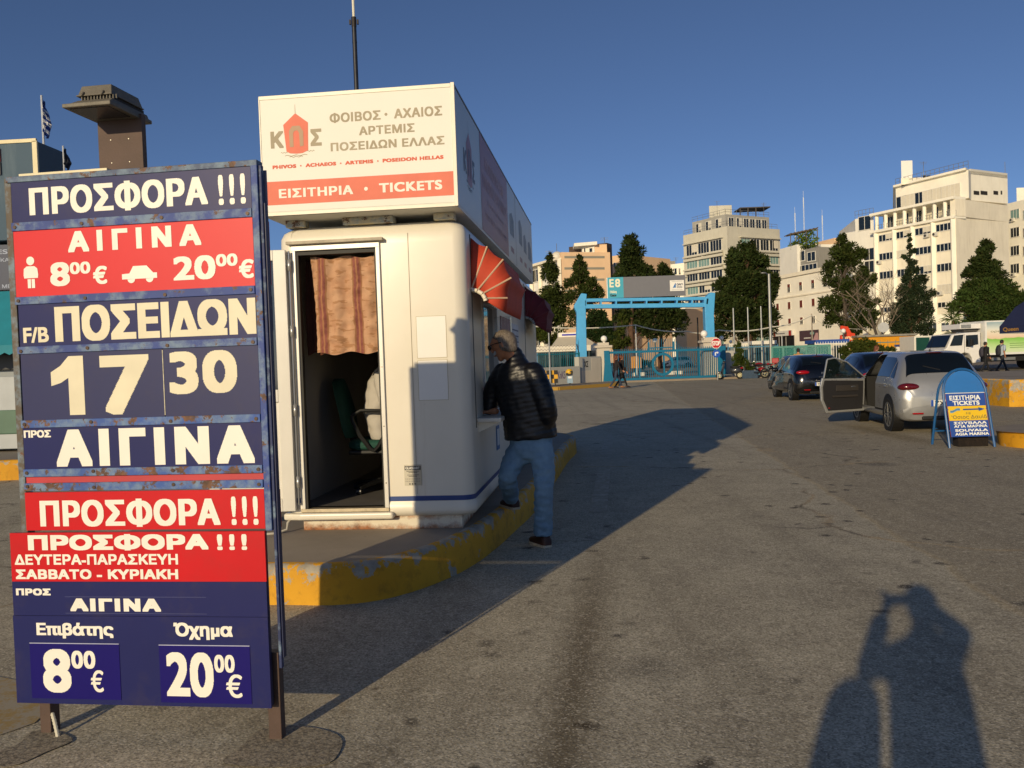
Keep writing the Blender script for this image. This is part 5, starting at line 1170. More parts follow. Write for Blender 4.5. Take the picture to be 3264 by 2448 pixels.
LEON = [(-.64, .36, .60, .68, .58, .62, .55, .0), (-.61, .26, .64, .84, .72, .75, .62, .01), (-.53, .22, .74, .99, .79, .81, .64, .02), (-.42, .21, .86, 1.10, .83, .845, .63, .04), (-.22, .21, .90, 1.27, .85, .86, .57, .06), (.05, .22, .92, 1.38, .86, .865, .565, .05), (.4, .22, .925, 1.43, .865, .865, .575, .035), (.9, .22, .92, 1.44, .865, .865, .58, .03),
        (1.4, .22, .91, 1.42, .865, .86, .575, .03), (1.9, .22, .89, 1.30, .86, .85, .56, .04), (2.3, .22, .87, 1.06, .855, .83, .62, .05), (2.6, .22, .85, .93, .85, .80, .66, .06), (3.0, .22, .78, .82, .83, .76, .66, .06), (3.3, .24, .68, .72, .77, .69, .60, .05), (3.46, .30, .57, .61, .68, .62, .50, .02), (3.52, .36, .52, .54, .56, .54, .44, .0)]
car('black hatchback with bright red tail lamps, parked left of the silver car', (9.58, 27.0, 0), rad(5), LEON, BLKC, REDL, 'ΥΝΚ', 5, .97, False, (.60, -.545, .90, .215, .09, .07), 2.58, .32, .375, emblem_=True, rwin=(-.43, -.08, .82))
car('dark car mostly hidden just ahead of the black hatchback', (11.45, 33.6, 0), rad(3), LEON, BLKC, REDL, 'Υ', 5, .95, False, wl=2.58, wr=.32, arch=.375)
SEDAN = [(-1.0, .36, .60, .70, .58, .62, .52, .0), (-.97, .26, .66, .90, .74, .76, .60, .01), (-.88, .22, .78, 1.0, .80, .82, .62, .02), (-.6, .21, .88, 1.02, .84, .845, .62, .03), (-.35, .21, .90, 1.12, .85, .85, .60, .05), (-.02, .22, .91, 1.34, .86, .855, .56, .06), (.4, .22, .92, 1.43, .86, .86, .57, .04), (.9, .22, .92, 1.445, .865, .86, .58, .03),
         (1.4, .22, .91, 1.42, .865, .86, .575, .03), (1.9, .22, .89, 1.30, .86, .85, .56, .04), (2.3, .22, .87, 1.06, .855, .83, .62, .05), (2.6, .22, .85, .93, .85, .80, .66, .06), (3.0, .22, .78, .82, .83, .76, .66, .06), (3.3, .24, .68, .72, .77, .69, .60, .05), (3.46, .30, .57, .61, .68, .62, .50, .02), (3.52, .36, .52, .54, .56, .54, .44, .0)]
car('dark blue saloon parked between the black car and the silver hatchback', (9.75, 22.6, 0), rad(8), SEDAN, NVC, REDL, 'ΙΕ', 5, .98, False, (.66, -.87, .84, .14, .10, .10), 2.6, .315, .37, trunk=True, rwin=(-.42, .05, .81))

# ================================================================== folding ticket sign, block, right-hand parasol
c = G(3095, 1427); AB = thing('folding_sign', 'blue arched folding sign with yellow band reading ΕΙΣΙΤΗΡΙΑ TICKETS, beside the silver car', 'sign', (c.x + .02, c.y, 0), rad(-3))
BLUT = M('#1f5a94', .4, var=.08, scale=6, name='blue_tube_paint'); BLUA = M('#2f72ba', .4, var=.06, scale=3, dirt=.12)
def lean(fr):
    """front or rear leaf of the folding sign as a tilted plane"""
    return Matrix.Translation((0, 0, 0)) @ (Matrix.Rotation(rad(-14.5), 4, 'X') if fr else Matrix.Translation((0, .60, 0)) @ Matrix.Rotation(rad(14.5), 4, 'X'))
W2, HH = .325, 1.215
def arch_path(): return [(-W2, 0, 0), (-W2 * .985, 0, .5), (-W2 * .97, 0, HH - .40)] + [(-W2 * .97 * math.cos(a * math.pi / 16), 0, HH - .40 + .385 * math.sin(a * math.pi / 16)) for a in range(1, 16)] + [(W2 * .97, 0, HH - .40), (W2 * .985, 0, .5), (W2, 0, 0)]
for fr in (1, 0):
    m = MB(); m.xf = lean(fr); m.tube(arch_path(), .019, 8)
    for z in ((.26, .58, .84) if fr else (.26,)):
        for sg in (-1, 1): m.bar((sg * W2 * .98, 0, z), (sg * .27, 0, z), .012)
    if not fr: m.bar((-W2, 0, .22), (W2, 0, .22), .02)
    m.build('tube_frame', BLUT, AB)
m = MB(); m.xf = lean(1); aw_ = [(-.288, .835)] + [(-.288 * math.cos(a * math.pi / 18), .83 + .345 * math.sin(a * math.pi / 18)) for a in range(1, 18)] + [(.288, .835)]
m.prism(aw_, -.004, .004); m.box(-.288, .288, -.008, .006, .822, .834, 1); m.build('arch_panel', [BLUA, M('#c9cdd4', .4)], AB)
YEL = M('#e8c020', .4, var=.04); BLP = M('#2a4fa0', .4, var=.05, dirt=.1); m = MB(); m.xf = lean(1)
PZ0, PZ1 = .165, .822; PX = .284
def fz(v): return PZ1 - (v - 420) / 820 * (PZ1 - PZ0)
def fx(u): return -PX + (u - 270) / 690 * 2 * PX
m.box(-PX, PX, -.004, .004, PZ0, PZ1); y = -.0055
m.flat([(-PX + .006, fz(935)), (PX - .006, fz(935)), (PX - .006, fz(660)), (-PX + .006, fz(660))], y, 1); y -= .0015
def row(txt, u0, u1, v0, v1, mi, bold=.04): m.text(txt, fx(u0), fx(u1), fz(v1), fz(v0), y, mi, bold, bold * .8, 1.05)
row('ΕΙΣΙΤΗΡΙΑ', 330, 875, 458, 548, 2); row('TICKETS', 375, 850, 562, 645, 2)
m.flat([(fx(540), fz(713)), (fx(815), fz(713)), (fx(815), fz(690)), (fx(930), fz(727)), (fx(815), fz(765)), (fx(815), fz(740)), (fx(540), fz(740))], y, 3)
rb = []; rbd = []
for i in range(13):
    u = 310 + i * 15; v = 775 - i * 3.5 + 9 * math.sin(i * .55); rb.append((fx(u), fz(v - 36))); rbd.append((fx(u), fz(v + 12)))
m.flat(rb + rbd[::-1], y, 4); m.flat([(a, b - .010) for a, b in rb] + [(a, b - .014) for a, b in rb[::-1]], y - .001, 3); m.flat([(a, b - .020) for a, b in rb] + [(a, b - .024) for a, b in rb[::-1]], y - .001, 3)
row('F/B', 588, 668, 782, 822, 5, .01); row("'Οσιος Δαυίδ", 325, 945, 832, 915, 5, .02)
row('ΣΟΥΒΑΛΑ', 345, 925, 955, 1005, 2); row('ΑΓΙΑ ΜΑΡΙΝΑ', 345, 930, 1018, 1068, 2); row('SOUVALA', 355, 930, 1095, 1145, 2); row('AGIA MARINA', 345, 940, 1162, 1215, 2)
m.box(-PX - .004, -PX, -.006, .004, PZ0, PZ1, 6); m.box(PX, PX + .004, -.006, .004, PZ0, PZ1, 6)
m.build('poster', [BLP, YEL, M('#eef0ea', .4), M('#23508e', .4), M('#6f9db8', .5, var=.2, scale=60), M('#80743c', .5), M('#8a2c34', .5)], AB)
bl = thing('ballast_block', 'dark shaggy rectangular block weighting the foot of the folding sign', 'block', (c.x + .10, c.y + .22, 0), rad(-3))
m = MB(); m.box(-.20, .24, -.08, .12, 0, .20); m.build('block', M('#1d1612', .95, var=.5, scale=22, bump=.6, bscale=40), bl, .012)
for k in range(60):
    pass
pa = at(3300, 980, 37.0)
ps = thing('parasol', 'large navy square parasol with gold lettering on its valance, at the right edge', 'parasol', (pa.x + 1.95, 37.0, 0), rad(14))
NVY = M('#1a2348', .85, var=.08, scale=3, bump=.05, bscale=8); GOLD = M('#a87c35', .6)
m = MB(); R_ = 2.15; z0, z1, z2 = 2.34, 3.6, 4.15
rg = [[(sx * R_, sy * R_, z0) for sx, sy in ((-1, -1), (1, -1), (1, 1), (-1, 1))], [(sx * R_ * .80, sy * R_ * .80, 3.15) for sx, sy in ((-1, -1), (1, -1), (1, 1), (-1, 1))], [(sx * R_ * .52, sy * R_ * .52, 3.75) for sx, sy in ((-1, -1), (1, -1), (1, 1), (-1, 1))], [(sx * .06, sy * .06, z2) for sx, sy in ((-1, -1), (1, -1), (1, 1), (-1, 1))]]
m.rings(rg, 0, False, False); can = m.build('canopy', NVY, ps)
m = MB()
for k in range(4):
    m.xf = Matrix.Rotation(k * math.pi / 2, 4, 'Z'); m.box(-R_, R_, -R_ - .012, -R_ + .0, z0 - .32, z0)
    if k in (0, 3):
        for x in (-1.95, -.75, .45): m.text('Queen', x, x + .85, z0 - .26, z0 - .06, -R_ - .0135, 1, .03)
    m.box(-R_, R_, -R_ - .014, -R_ + .002, z0 - .34, z0 - .32, 2)
m.build('valance', [NVY, GOLD, M('#c9c6bd', .6)], can)
m = MB(); m.tube([(0, 0, 0), (0, 0, 4.2)], .04, 10); m.box(-.4, .4, -.4, .4, 0, .08); m.build('pole', M('#b9b9b6', .4, .6), ps)

# ================================================================== harbour gate, fence line and what stands along it
TEAL = M('#186f92', .45, var=.08, scale=4, name='teal_blue_steel'); SKYB = M('#4aa6dc', .45, var=.06, scale=1.5, dirt=.12, name='sky_blue_steel'); TEALD = M('#1d7480', .5, var=.1)
STONE = mat_streaky('#c9c0b0', '#a59a88', .3, 'pale_stone'); GRW = mat_streaky('#b4b3ab', '#8d8b82', .3, 'grey_painted_wall')
GLOBE = M('#efece4', .3, var=.03, name='white_globe')
def frame_at(A, B):
    """object frame with local x along A->B on the ground"""
    d = (Vector((B[0], B[1])) - Vector((A[0], A[1]))); return (A[0], A[1], 0), math.atan2(d.y, d.x), d.length
gA, gB = (gx(1938, 53.6), 53.6), (gx(2291, 54.6), 54.6)
loc, rz, gl = frame_at(gA, gB)
gt = thing('sliding_gate', 'teal blue sliding gate of upright bars with a big ring in its middle', 'gate', loc, rz)
def gs(px, py): s_, z = pl(px, py, gA, gB); return s_, z
m = MB(); zt0, zb0 = gs(2110, 1117)[1], .16
m.box(0, gl, -.05, .05, zt0 - .10, zt0 + .04); m.box(0, gl, -.05, .05, zb0 - .05, zb0 + .09)
for f in (.0, .28, .5, .62, .82, 1.0): m.box(f * gl - .045, f * gl + .045, -.045, .045, zb0, zt0)
m.build('gate_frame', TEAL, gt)
cs, cz = gs(2112, 1161); rr = 37 * 53.9 / 2750
m = MB(); m.disc((cs, -.02, cz), rr, 'y', .10, 48, 0, rr * .78); m.build('ring', TEAL, gt)
m = MB(); k = 0; x = .12
while x < gl:
    inside = abs(x - cs) < rr * .8
    if not inside: m.box(x - .016, x + .016, -.016, .016, zb0, zt0 + .16)
    else:
        hgt = math.sqrt(max(0, (rr * .8) ** 2 - (x - cs) ** 2)); m.box(x - .012, x + .012, -.012, .012, zb0, cz - hgt); m.box(x - .012, x + .012, -.012, .012, cz + hgt, zt0 + .16)
    x += .135
m.build('bars', TEAL, gt)
m = MB(); x0 = gs(2068, 1117)[0]; x1 = gs(2148, 1117)[0]; x2 = gs(2182, 1112)[0]; zt1 = gs(2110, 1092)[1]
for xa in (x0, x1): m.box(xa - .05, xa + .05, -.04, .04, zt0, zt1 + .05)
m.box(x0, x1, -.03, .03, zt1 - .35, zt1 - .28); x = x0
while x < x2: m.box(x - .012, x + .012, -.012, .012, zt0, zt1 + .25 - (.0 if x < x1 else (x - x1) / (x2 - x1) * .75)); x += .14
m.build('crest_bars', TEAL, gt)
m = MB(); m.prism([(-.35, 0), (.35, 0), (.22, .5), (.14, 1.35), (.06, zt0 + .1), (-.24, zt0 + .1), (-.24, 1.2)], -.12, .12); m.build('gate_post', TEAL, gt)
m = MB(); m.box(gl - .1, gl + .42, -.15, .15, 0, zt0 + .15); m.build('gate_post', TEAL, gt)
def pillar(name, label, px, pytop, w, Y, pxg, pyg, rg, cap=True, mat_=STONE):
    x = gx(px, Y); top = at(px, pytop, Y).z; t = thing(name, label, 'pillar', (x, Y, 0))
    m = MB(); m.box(-w / 2, w / 2, -w / 2, w / 2, 0, top); m.build('shaft', mat_, t, .02)
    if cap:
        m = MB(); m.box(-w / 2 - .12, w / 2 + .12, -w / 2 - .12, w / 2 + .12, top, top + .15); m.box(-w / 2 + .06, w / 2 - .06, -w / 2 + .06, w / 2 - .06, top + .15, top + .33); m.build('cap', STONE, t, .02)
    g_ = at(pxg, pyg, Y); m = MB(); m.ell((g_.x - x, 0, g_.z), rg, 20, 14); m.tube([(g_.x - x, 0, top), (g_.x - x, 0, g_.z - rg * .9)], .07, 8); m.build('globe_lamp', GLOBE, t)
    return t
pillar('gate_pillar', 'pale stone pillar with globe lamp at the left end of the teal gate', 1923, 1109, .82, 54.0, 1925, 1080, .20)
pillar('gate_pillar', 'white stone pillar with globe lamp at the right end of the gate, behind the stop sign', 2262, 1092, .95, 55.2, 2244, 1064, .22)
# blue portal with the gate number board
PY = 57.0
pt = thing('gate_portal', 'tall sky blue steel portal spanning the harbour gate', 'gate portal', (gx(1855, PY), PY, 0))
ox = gx(1855, PY)
def pp_(px, py): p = at(px, py, PY); return (p.x - ox, p.z)
def leg(pts, lab):
    m = MB(); m.prism([pp_(*p) for p in pts], -.35, .35); return m.build('column', SKYB, pt, .03)
leg([(1846, 1150), (1870, 1150), (1867, 1040), (1866, 985), (1869, 938), (1852, 936), (1830, 973), (1829, 980), (1837, 997)], 0)
m = MB(); m.prism([pp_(*p) for p in [(1838, 1000), (1843, 1000), (1840, 1150), (1835, 1150)]], -.3, .3); m.build('column_flange', SKYB, pt)
leg([(2247, 1090), (2275, 1090), (2272, 1000), (2276, 935), (2262, 933), (2252, 942), (2240, 960), (2243, 980)], 0)
m = MB()
b0, b1, b2, b3 = pp_(1866, 954), pp_(2252, 948), pp_(1866, 980), pp_(2250, 975)
def lerp2(a, b, t): return (a[0] + (b[0] - a[0]) * t, a[1] + (b[1] - a[1]) * t)
for yy in (-.28, .28):
    m.bar((b0[0], yy, b0[1] - .08), (b1[0], yy, b1[1] - .08), .10, .20); m.bar((b2[0], yy, b2[1] + .05), (b3[0], yy, b3[1] + .05), .10, .26)
    for k in range(9): a, b = lerp2(b0, b1, k / 8), lerp2(b2, b3, k / 8); m.bar((a[0], yy, a[1] - .1), (b[0], yy, b[1] + .1), .10, .14)
for k in range(9): a = lerp2(b2, b3, k / 8); m.bar((a[0], -.28, a[1]), (a[0], .28, a[1]), .08)
m.build('beam', SKYB, pt)
bd = thing('gate_board', 'teal and grey board reading E8 Πύλη Gate on top of the blue portal', 'sign board', (gx(1855, PY), PY - .05, 0))
x0, z1 = pp_(1935, 883); x1, z1b = pp_(2183, 883); z0 = pp_(1935, 952)[1] + .02; xs = pp_(1986, 900)[0]; zt = z1 - .05
m = MB(); m.box(xs, x1, -.06, .06, z0, zt); m.box(x0, xs, -.06, .06, z0, zt, 1); m.box(x0 - .05, x0, -.07, .07, z0, zt, 2); y = -.063
H_ = zt - z0; W_ = xs - x0
m.text('E', x0 + W_ * .12, x0 + W_ * .40, z0 + H_ * .52, z0 + H_ * .92, y, 3, .03); m.text('8', x0 + W_ * .48, x0 + W_ * .80, z0 + H_ * .52, z0 + H_ * .92, y, 3, .03); m.text('Πύλη', x0 + W_ * .14, x0 + W_ * .56, z0 + H_ * .21, z0 + H_ * .36, y, 3, .05); m.text('Gate', x0 + W_ * .14, x0 + W_ * .54, z0 + H_ * .07, z0 + H_ * .20, y, 4, .05)
lx0, lz1 = pp_(2134, 900); lx1, _ = pp_(2179, 900); lz0 = z0 + H_ * .24; lz1 = z0 + H_ * .76
m.flat([(lx0, lz0), (lx1, lz0), (lx1, lz1), (lx0, lz1)], y, 2); y -= .004; LW, LH = lx1 - lx0, lz1 - lz0
m.flat([(lx0 + LW * .2, lz0 + LH * .3), (lx0 + LW * .42, lz0 + LH * .3), (lx0 + LW * .42, lz0 + LH * .76), (lx0 + LW * .36, lz0 + LH * .68), (lx0 + LW * .28, lz0 + LH * .5)], y, 5)
m.text('ΟΛΠ', lx0 + LW * .48, lx0 + LW * .9, lz0 + LH * .50, lz0 + LH * .70, y, 6, .05)
for k in range(3): m.box(lx0 + LW * .48, lx0 + LW * .88, y, y + .001, lz0 + LH * (.40 - k * .07), lz0 + LH * (.43 - k * .07), 6)
for zz in (.1, .9): m.box(lx0 + LW * .12, lx0 + LW * .9, y, y + .001, lz0 + LH * (zz - .01), lz0 + LH * (zz + .01), 6)
m.build('board', [M('#6f7076', .5, var=.03), M('#3fa5bb', .5, var=.03), M('#eceae2', .5), M('#e8e6c8', .5), M('#14302f', .5), M('#3b76b4', .4, var=.4, scale=2), M('#2a3550', .5)], bd)
# wall, stone block and railing left of the gate
wA, wB = (gx(1700, 49.6), 49.6), (gx(1843, 52.0), 52.0)
loc, rz, L = frame_at(wA, wB); wl_ = thing('boundary_wall', 'low grey painted wall with purple scrawl, left of the gate', 'wall', loc, rz)
zt = pl(1800, 1169, wA, wB)[1]; m = MB(); m.box(0, L, -.15, .15, 0, zt)
s0, zz = pl(1772, 1196, wA, wB); 
m.text('KnKS', s0, s0 + .62, zz - .22, zz + .22, -.153, 1, .0, .0, .9); m.build('wall', [GRW, M('#5a3068', .7)], wl_, .02)
wC, wD = (gx(1838, 52.2), 52.2), (gx(1908, 53.6), 53.6)
loc, rz, L = frame_at(wC, wD); w2 = thing('boundary_wall', 'taller grey and pale stone wall with black scrawl beside the gate pillar', 'wall', loc, rz)
zt = pl(1870, 1137, wC, wD)[1]; m = MB(); m.box(0, L, -.18, .18, 0, zt)
m.box(.15, L, -.19, -.18, .05, zt * .50, 1); m.box(L * .55, L, -.192, -.18, zt * .5, zt * .95, 1)
s0, zz = pl(1855, 1162, wC, wD); m.text('ΧΣ', s0, s0 + .36, zz - .16, zz + .20, -.185, 2, .03); m.build('wall', [GRW, STONE, M('#17181c', .7)], w2, .02)
rA, rB = (gx(1702, 50.2), 50.2), (gx(1846, 52.6), 52.6)
def railing(label, A, B, z0, z1, step=.16, mat_=TEALD, wire=False, name='railing', th=.02):
    loc, rz, L = frame_at(A, B); t = thing(name, label, 'railing', loc, rz); m = MB(); x = 0
    while x < L: m.box(x - th / 2, x + th / 2, -th / 2, th / 2, z0, z1 + .12); x += step
    for z in (z0 + .05, z1 - .03): m.box(0, L, -.025, .025, z - .03, z + .03)
    m.build('bar_panel', mat_, t)
    n = max(1, int(L / 2.2))
    for k in range(n + 1): m = MB(); m.box(k * L / n - .04, k * L / n + .04, -.04, .04, 0, z1 + .05); m.build('post', mat_, t)
    if wire:
        m = MB()
        for k in range(n + 1): x = k * L / n; m.bar((x, 0, z1), (x - .25, -.1, z1 + .55), .04)
        for dz in (.25, .45): m.tube([(j * L / 40, -.08 * dz, z1 + dz + .06 * math.sin(j * 2.2)) for j in range(41)], .012, 4)
        m.build('barbed_wire', M('#4a4c4c', .5, .5), t)
    return t
railing('dark teal railing with barbed wire on brackets above the low grey wall', rA, rB, .7, at(1760, 1128, 50.8).z, .16, TEALD, True)
# glazed guardhouse with a pyramid roof behind the railing
gh = thing('guardhouse', 'cream guardhouse with hipped roof and blue panelled lantern behind the railing', 'guardhouse', (gx(1810, 60), 60, 0))
ox = gx(1810, 60)
def gp(px, py): p = at(px, py, 60); return p.x - ox, p.z
a, zb = gp(1706, 1124); b, _ = gp(1910, 1116); zc = gp(1810, 1106)[1]
m = MB(); m.box(a, b, 0, 5, zb, zc + .1); m.build('fascia', M('#ddd5c3', .7, var=.04), gh, .03)
m = MB(); m.box(a + .2, b - .2, .2, 4.8, 0, zb)
for k in range(9): m.box(a + .15 + k * (b - a - .4) / 8, a + .25 + k * (b - a - .4) / 8, .1, .22, .8, zb, 1)
m.box(a + .15, b - .15, .12, .3, 0, .8, 1); m.build('glazing', [glass('#0e1a1c'), M('#39484a', .6)], gh)
c0, zr = gp(1764, 1104); c1, _ = gp(1905, 1098); d0, zq = gp(1785, 1072); d1, _ = gp(1870, 1070)
m = MB(); m.rings([[(c0, .2, zr), (c1, .2, zr), (c1, 4.6, zr), (c0, 4.6, zr)], [(d0, 1.9, zq), (d1, 1.9, zq), (d1, 3.2, zq), (d0, 3.2, zq)]], 0, False); m.build('roof', M('#d6cbb2', .7, var=.04), gh)
m = MB(); zt = gp(1825, 1057)[1]; m.box(d0, d1, 1.9, 3.2, zq, zt); m.box(d0 + .25, d1 - .35, 1.885, 1.9, zq + .08, zt - .10, 1); m.build('lantern', [M('#ece6d8', .6), M('#1f22a8', .5)], gh, .01)
# yellow-topped kerbside unit
yb = G(1817, 1228, .11); t_ = thing('call_box', 'small pale blue post with a rounded yellow top on the pavement by the wall', 'call box', (yb.x, yb.y, .11))
m = MB(); m.box(-.15, .15, -.12, .12, .12, .52); m.box(-.10, .10, -.125, -.12, .38, .50, 1); m.box(-.06, .06, -.06, .06, 0, .12, 2); m.build('body', [M('#8fa9bd', .5), M('#e4e6e6', .5), M('#2b2b2b', .6)], t_, .015)
m = MB(); m.box(-.20, .16, -.15, .15, .55, .70); m.build('head', M('#1a1a1a', .5), t_, .03)
m = MB(); m.ell((-.02, 0, .72), (.21, .17, .20), 18, 10); m.disc((.08, -.15, .76), .06, 'y', .03, 14, 1); m.build('hood', [M('#d9a820', .45), M('#1a1a1a', .5)], t_)
yq = G(1745, 1202, .11); t_ = thing('hazard_marker', 'black and yellow checkered marker board at the foot of the railing pole', 'marker', (gx(1752, 47.5), 47.5, .0))
m = MB(); m.box(-.42, .42, -.03, .03, .28, .98)
for i in range(4):
    for j in range(3):
        if (i + j) % 2: m.box(-.42 + i * .21, -.42 + (i + 1) * .21, -.034, -.03, .28 + j * .233, .28 + (j + 1) * .233, 1)
m.box(-.3, -.24, -.02, .02, .0, .28, 1); m.box(.24, .3, -.02, .02, .0, .28, 1); m.build('board', [M('#d9a21a', .5), M('#1b1b1b', .6)], t_)
def pole(label, px, pytop, Y, r=.05, col='#a9aaa6', cat='pole', name='pole', group=None, top=None, z0=0.0):
    p = at(px, pytop, Y); t = thing(name, label, cat, (p.x, Y, 0), 0, group); m = MB(); m.tube([(0, 0, z0), (0, 0, p.z)], [r, r * .7], 10); m.build('shaft', M(col, .4, .5), t)
    m = MB(); m.disc((0, 0, .02), r * 2.4, 'z', .04, 12); m.build('base_plate', M('#5a5a58', .6), t)
    if top: top(t, p.z, r)
    return t
pole('thin grey pole in front of the teal railing, beside the kiosk', 1749, 1060, 47.3, .055)
pole('bare grey flagpole nearest the stop sign, first of three', 2337, 982, 57, .06, name='flagpole', cat='flagpole')
pole('bare grey flagpole, the middle one of the three', 2383, 979, 57.4, .06, name='flagpole', cat='flagpole')
pole('bare grey flagpole closest to the lamp column, last of three', 2425, 976, 57.8, .06, name='flagpole', cat='flagpole')
def lumin(t, z, r):
    m = MB(); m.bar((0, 0, z - .05), (-.35, -.2, z + .05), .05); m.ell((-.42, -.24, z + .05), (.2, .1, .06)); m.build('lamp_arm', M('#8d8e8c', .4, .5), t)
pole('tall grey lamp column with a pale band, right of the three flagpoles', 2451, 873, 56, .11, '#9a9a96', 'lamp post', 'lamp_column', None, lumin)
pole('slender black post behind the globe of the gate pillar', 2223, 1012, 60, .07, '#1c1c1c')
pole('pale wooden utility pole carrying wires before the cream building', 2587, 1000, 75, .07, '#8d8274', 'utility pole', 'utility_pole')
pole('short grey post behind the teal screen, near the lamp column', 2492, 1066, 56.5, .05)
pole('thin pale pole carrying the sagging cable behind the gate', 2026, 1036, 62, .05, '#d8d6ce', 'pole', 'cable_pole')
# sagging cables between poles
def cable(label, pts, Y, sag=.35, r=.022):
    P = [at(px, py, Y) for px, py in pts]; path = []
    for a, b in zip(P, P[1:]):
        for k in range(12): t = k / 12; path.append(a.lerp(b, t) - Vector((0, 0, sag * 4 * t * (1 - t))))
    path.append(P[-1]); m = MB(); m.tube(path, r, 5); return tag(m.build('cable', M('#c8c4b6', .6)), label, 'cable')
cable('pale cable sagging from behind the kiosk over the gate and on past the portal', [(1700, 1040), (2026, 1036), (2190, 1056), (2290, 1052), (2460, 1042), (2587, 1005)], 62.0, .18, .045)
cable('thin dark wire running right from the utility pole', [(2587, 1005), (2640, 1036), (2800, 1046)], 75, .2, .02)
# traffic signs
sY = 52.0; sx = gx(2284, sY)
st = thing('stop_sign', 'red octagonal STOP sign above a round blue turn-right sign on one post', 'road sign', (sx, sY, 0))
sz = at(2284, 1094, sY).z; R_ = 17.6 * sY / 2750
m = MB(); m.tube([(.05, .03, 0), (.05, .03, sz + .2)], .04, 10); m.build('post', M('#9a9b98', .4, .6), st)
def octg(r): return [(r * math.cos(math.pi / 8 + k * math.pi / 4), sz + r * math.sin(math.pi / 8 + k * math.pi / 4)) for k in range(8)]
m = MB(); m.prism(octg(R_), -.012, .0); m.flat(octg(R_ * .90), -.014, 1); m.text('STOP', -R_ * .74, R_ * .74, sz - R_ * .42, sz + R_ * .42, -.018, 0, .06, .03, .95); m.build('stop_plate', [M('#e9e6de', .4), M('#c3161c', .35)], st)
z2 = at(2285, 1127, sY).z; r2 = 12.5 * sY / 2750; m = MB(); m.disc((0, -.03, z2), r2, 'y', .012, 28); y = -.038
m.flat([(-.10, z2 - .12), (-.03, z2 - .12), (-.03, z2 + .03), (.03, z2 + .03), (.03, z2 - .01), (.14, z2 + .06), (.03, z2 + .13), (.03, z2 + .09), (-.07, z2 + .09), (-.10, z2 + .06)], y, 1); m.build('turn_plate', [M('#1c55b4', .4), M('#e8e8e6', .4)], st)
# grey block wall, planter, two-wheelers right of the gate
bx = at(2312, 1120, 56.2); t_ = thing('boundary_wall', 'short grey rendered wall behind the scooter, right of the stop sign', 'wall', (bx.x, 56.2, 0)); m = MB(); z_ = at(2312, 1118, 56.2).z
m.box(-.6, .55, 0, .5, 0, z_); m.box(.55, 1.6, 0, .5, 0, z_ * .62); m.build('wall', GRW, t_, .02)
# scooter
def two_wheeler(label, base, rotz, big=False, col='#3c3f42', redbox=False):
    t = thing('motorcycle' if big else 'scooter', label, 'motorcycle' if big else 'scooter', base, rotz); wr = .30 if big else .235; wb = 1.35 if big else 1.2; bodyc = M(col, .35, .2, var=.1, coat=.5); blk = M('#121212', .5)
    for x in (0, wb):
        m = MB(); pts = [(x + (wr - .05) * math.cos(a * math.pi / 14), 0, wr + (wr - .05) * math.sin(a * math.pi / 14)) for a in range(29)]; m.tube(pts, .055, 8, 0, False); w = m.build('wheel', TYRE, t)
        m = MB(); m.disc((x, 0, wr), wr - .09, 'y', .03, 24, 0, wr - .13); m.disc((x, 0, wr), .05, 'y', .10, 12)
        for k in range(5): a = k * 1.257; m.bar((x, 0, wr), (x + (wr - .1) * math.cos(a), 0, wr + (wr - .1) * math.sin(a)), .03, .03)
        m.build('rim', M('#b9b08a', .35, .7), w)
    H = 1.02 if big else 1.05
    m = MB(); m.tube([(wb, .07, wr), (wb - .22, .07, H - .12)], .022, 8); m.tube([(wb, -.07, wr), (wb - .22, -.07, H - .12)], .022, 8); m.tube([(wb - .26, -.32, H), (wb - .24, -.1, H - .04), (wb - .24, .1, H - .04), (wb - .26, .32, H)], .017, 8); m.build('fork', M('#8f9194', .3, .8), t)
    m = MB()
    if big:
        m.ell((wb - .52, 0, .80), (.28, .15, .14)); m.ell((wb - .68, 0, .48), (.26, .17, .17)); m.tube([(wb - .75, .18, .35), (.35, .2, .33), (-.25, .22, .48)], .045, 8); m.build('body', bodyc, t)
        m = MB(); m.ell((.32, 0, .80), (.38, .14, .07)); m.build('seat', blk, t)
        m = MB(); m.ell((wb - .16, 0, H - .12), (.10, .09, .11)); m.build('headlamp', M('#c9ccd0', .15, .6), t)
        m = MB(); m.bar((.1, 0, .72), (-.22, 0, .86), .16, .05); m.build('tail', bodyc, t)
    else:
        m = MB(); m.rings([[(wb - .24 + dx, -w, z), (wb - .16 + dx, -w * .5, z), (wb - .12 + dx, 0, z), (wb - .16 + dx, w * .5, z), (wb - .24 + dx, w, z)] for z, w, dx in ((.28, .18, .05), (.55, .21, .0), (.85, .17, -.06), (1.0, .10, -.08))], 0, True, False, False); m.box(.45, wb - .2, -.16, .16, .24, .30)
        m.ell((.22, 0, .52), (.36, .17, .20)); m.ell((wb, 0, .42), (.2, .08, .08)); m.build('body', bodyc, t, sharp=70)
        m = MB(); m.ell((.22, 0, .74), (.38, .14, .07)); m.build('seat', blk, t)
        m = MB(); m.ell((wb - .27, 0, H), (.09, .12, .09)); m.build('headlamp', bodyc, t)
    m = MB(); m.ell((-.13 if not big else -.22, 0, .66 if not big else .86), (.10, .13, .065)); m.build('tail_lamp', REDL, t)
    m = MB(); m.box(-.235 if not big else -.30, -.225 if not big else -.29, -.10, .10, .42 if not big else .62, .55 if not big else .76); m.build('number_plate', PLATE, t)
    m = MB()
    for sg in (-1, 1): m.tube([(wb - .26, sg * .26, H), (wb - .22, sg * .3, H + .14)], .008, 6); m.ell((wb - .22, sg * .31, H + .17), (.02, .06, .04))
    m.build('mirrors', blk, t)
    if redbox: m = MB(); m.box(-.42, .02, -.2, .2, .86, 1.2); m.build('top_box', M('#a01318', .35, coat=.4), t, .04)
    return t
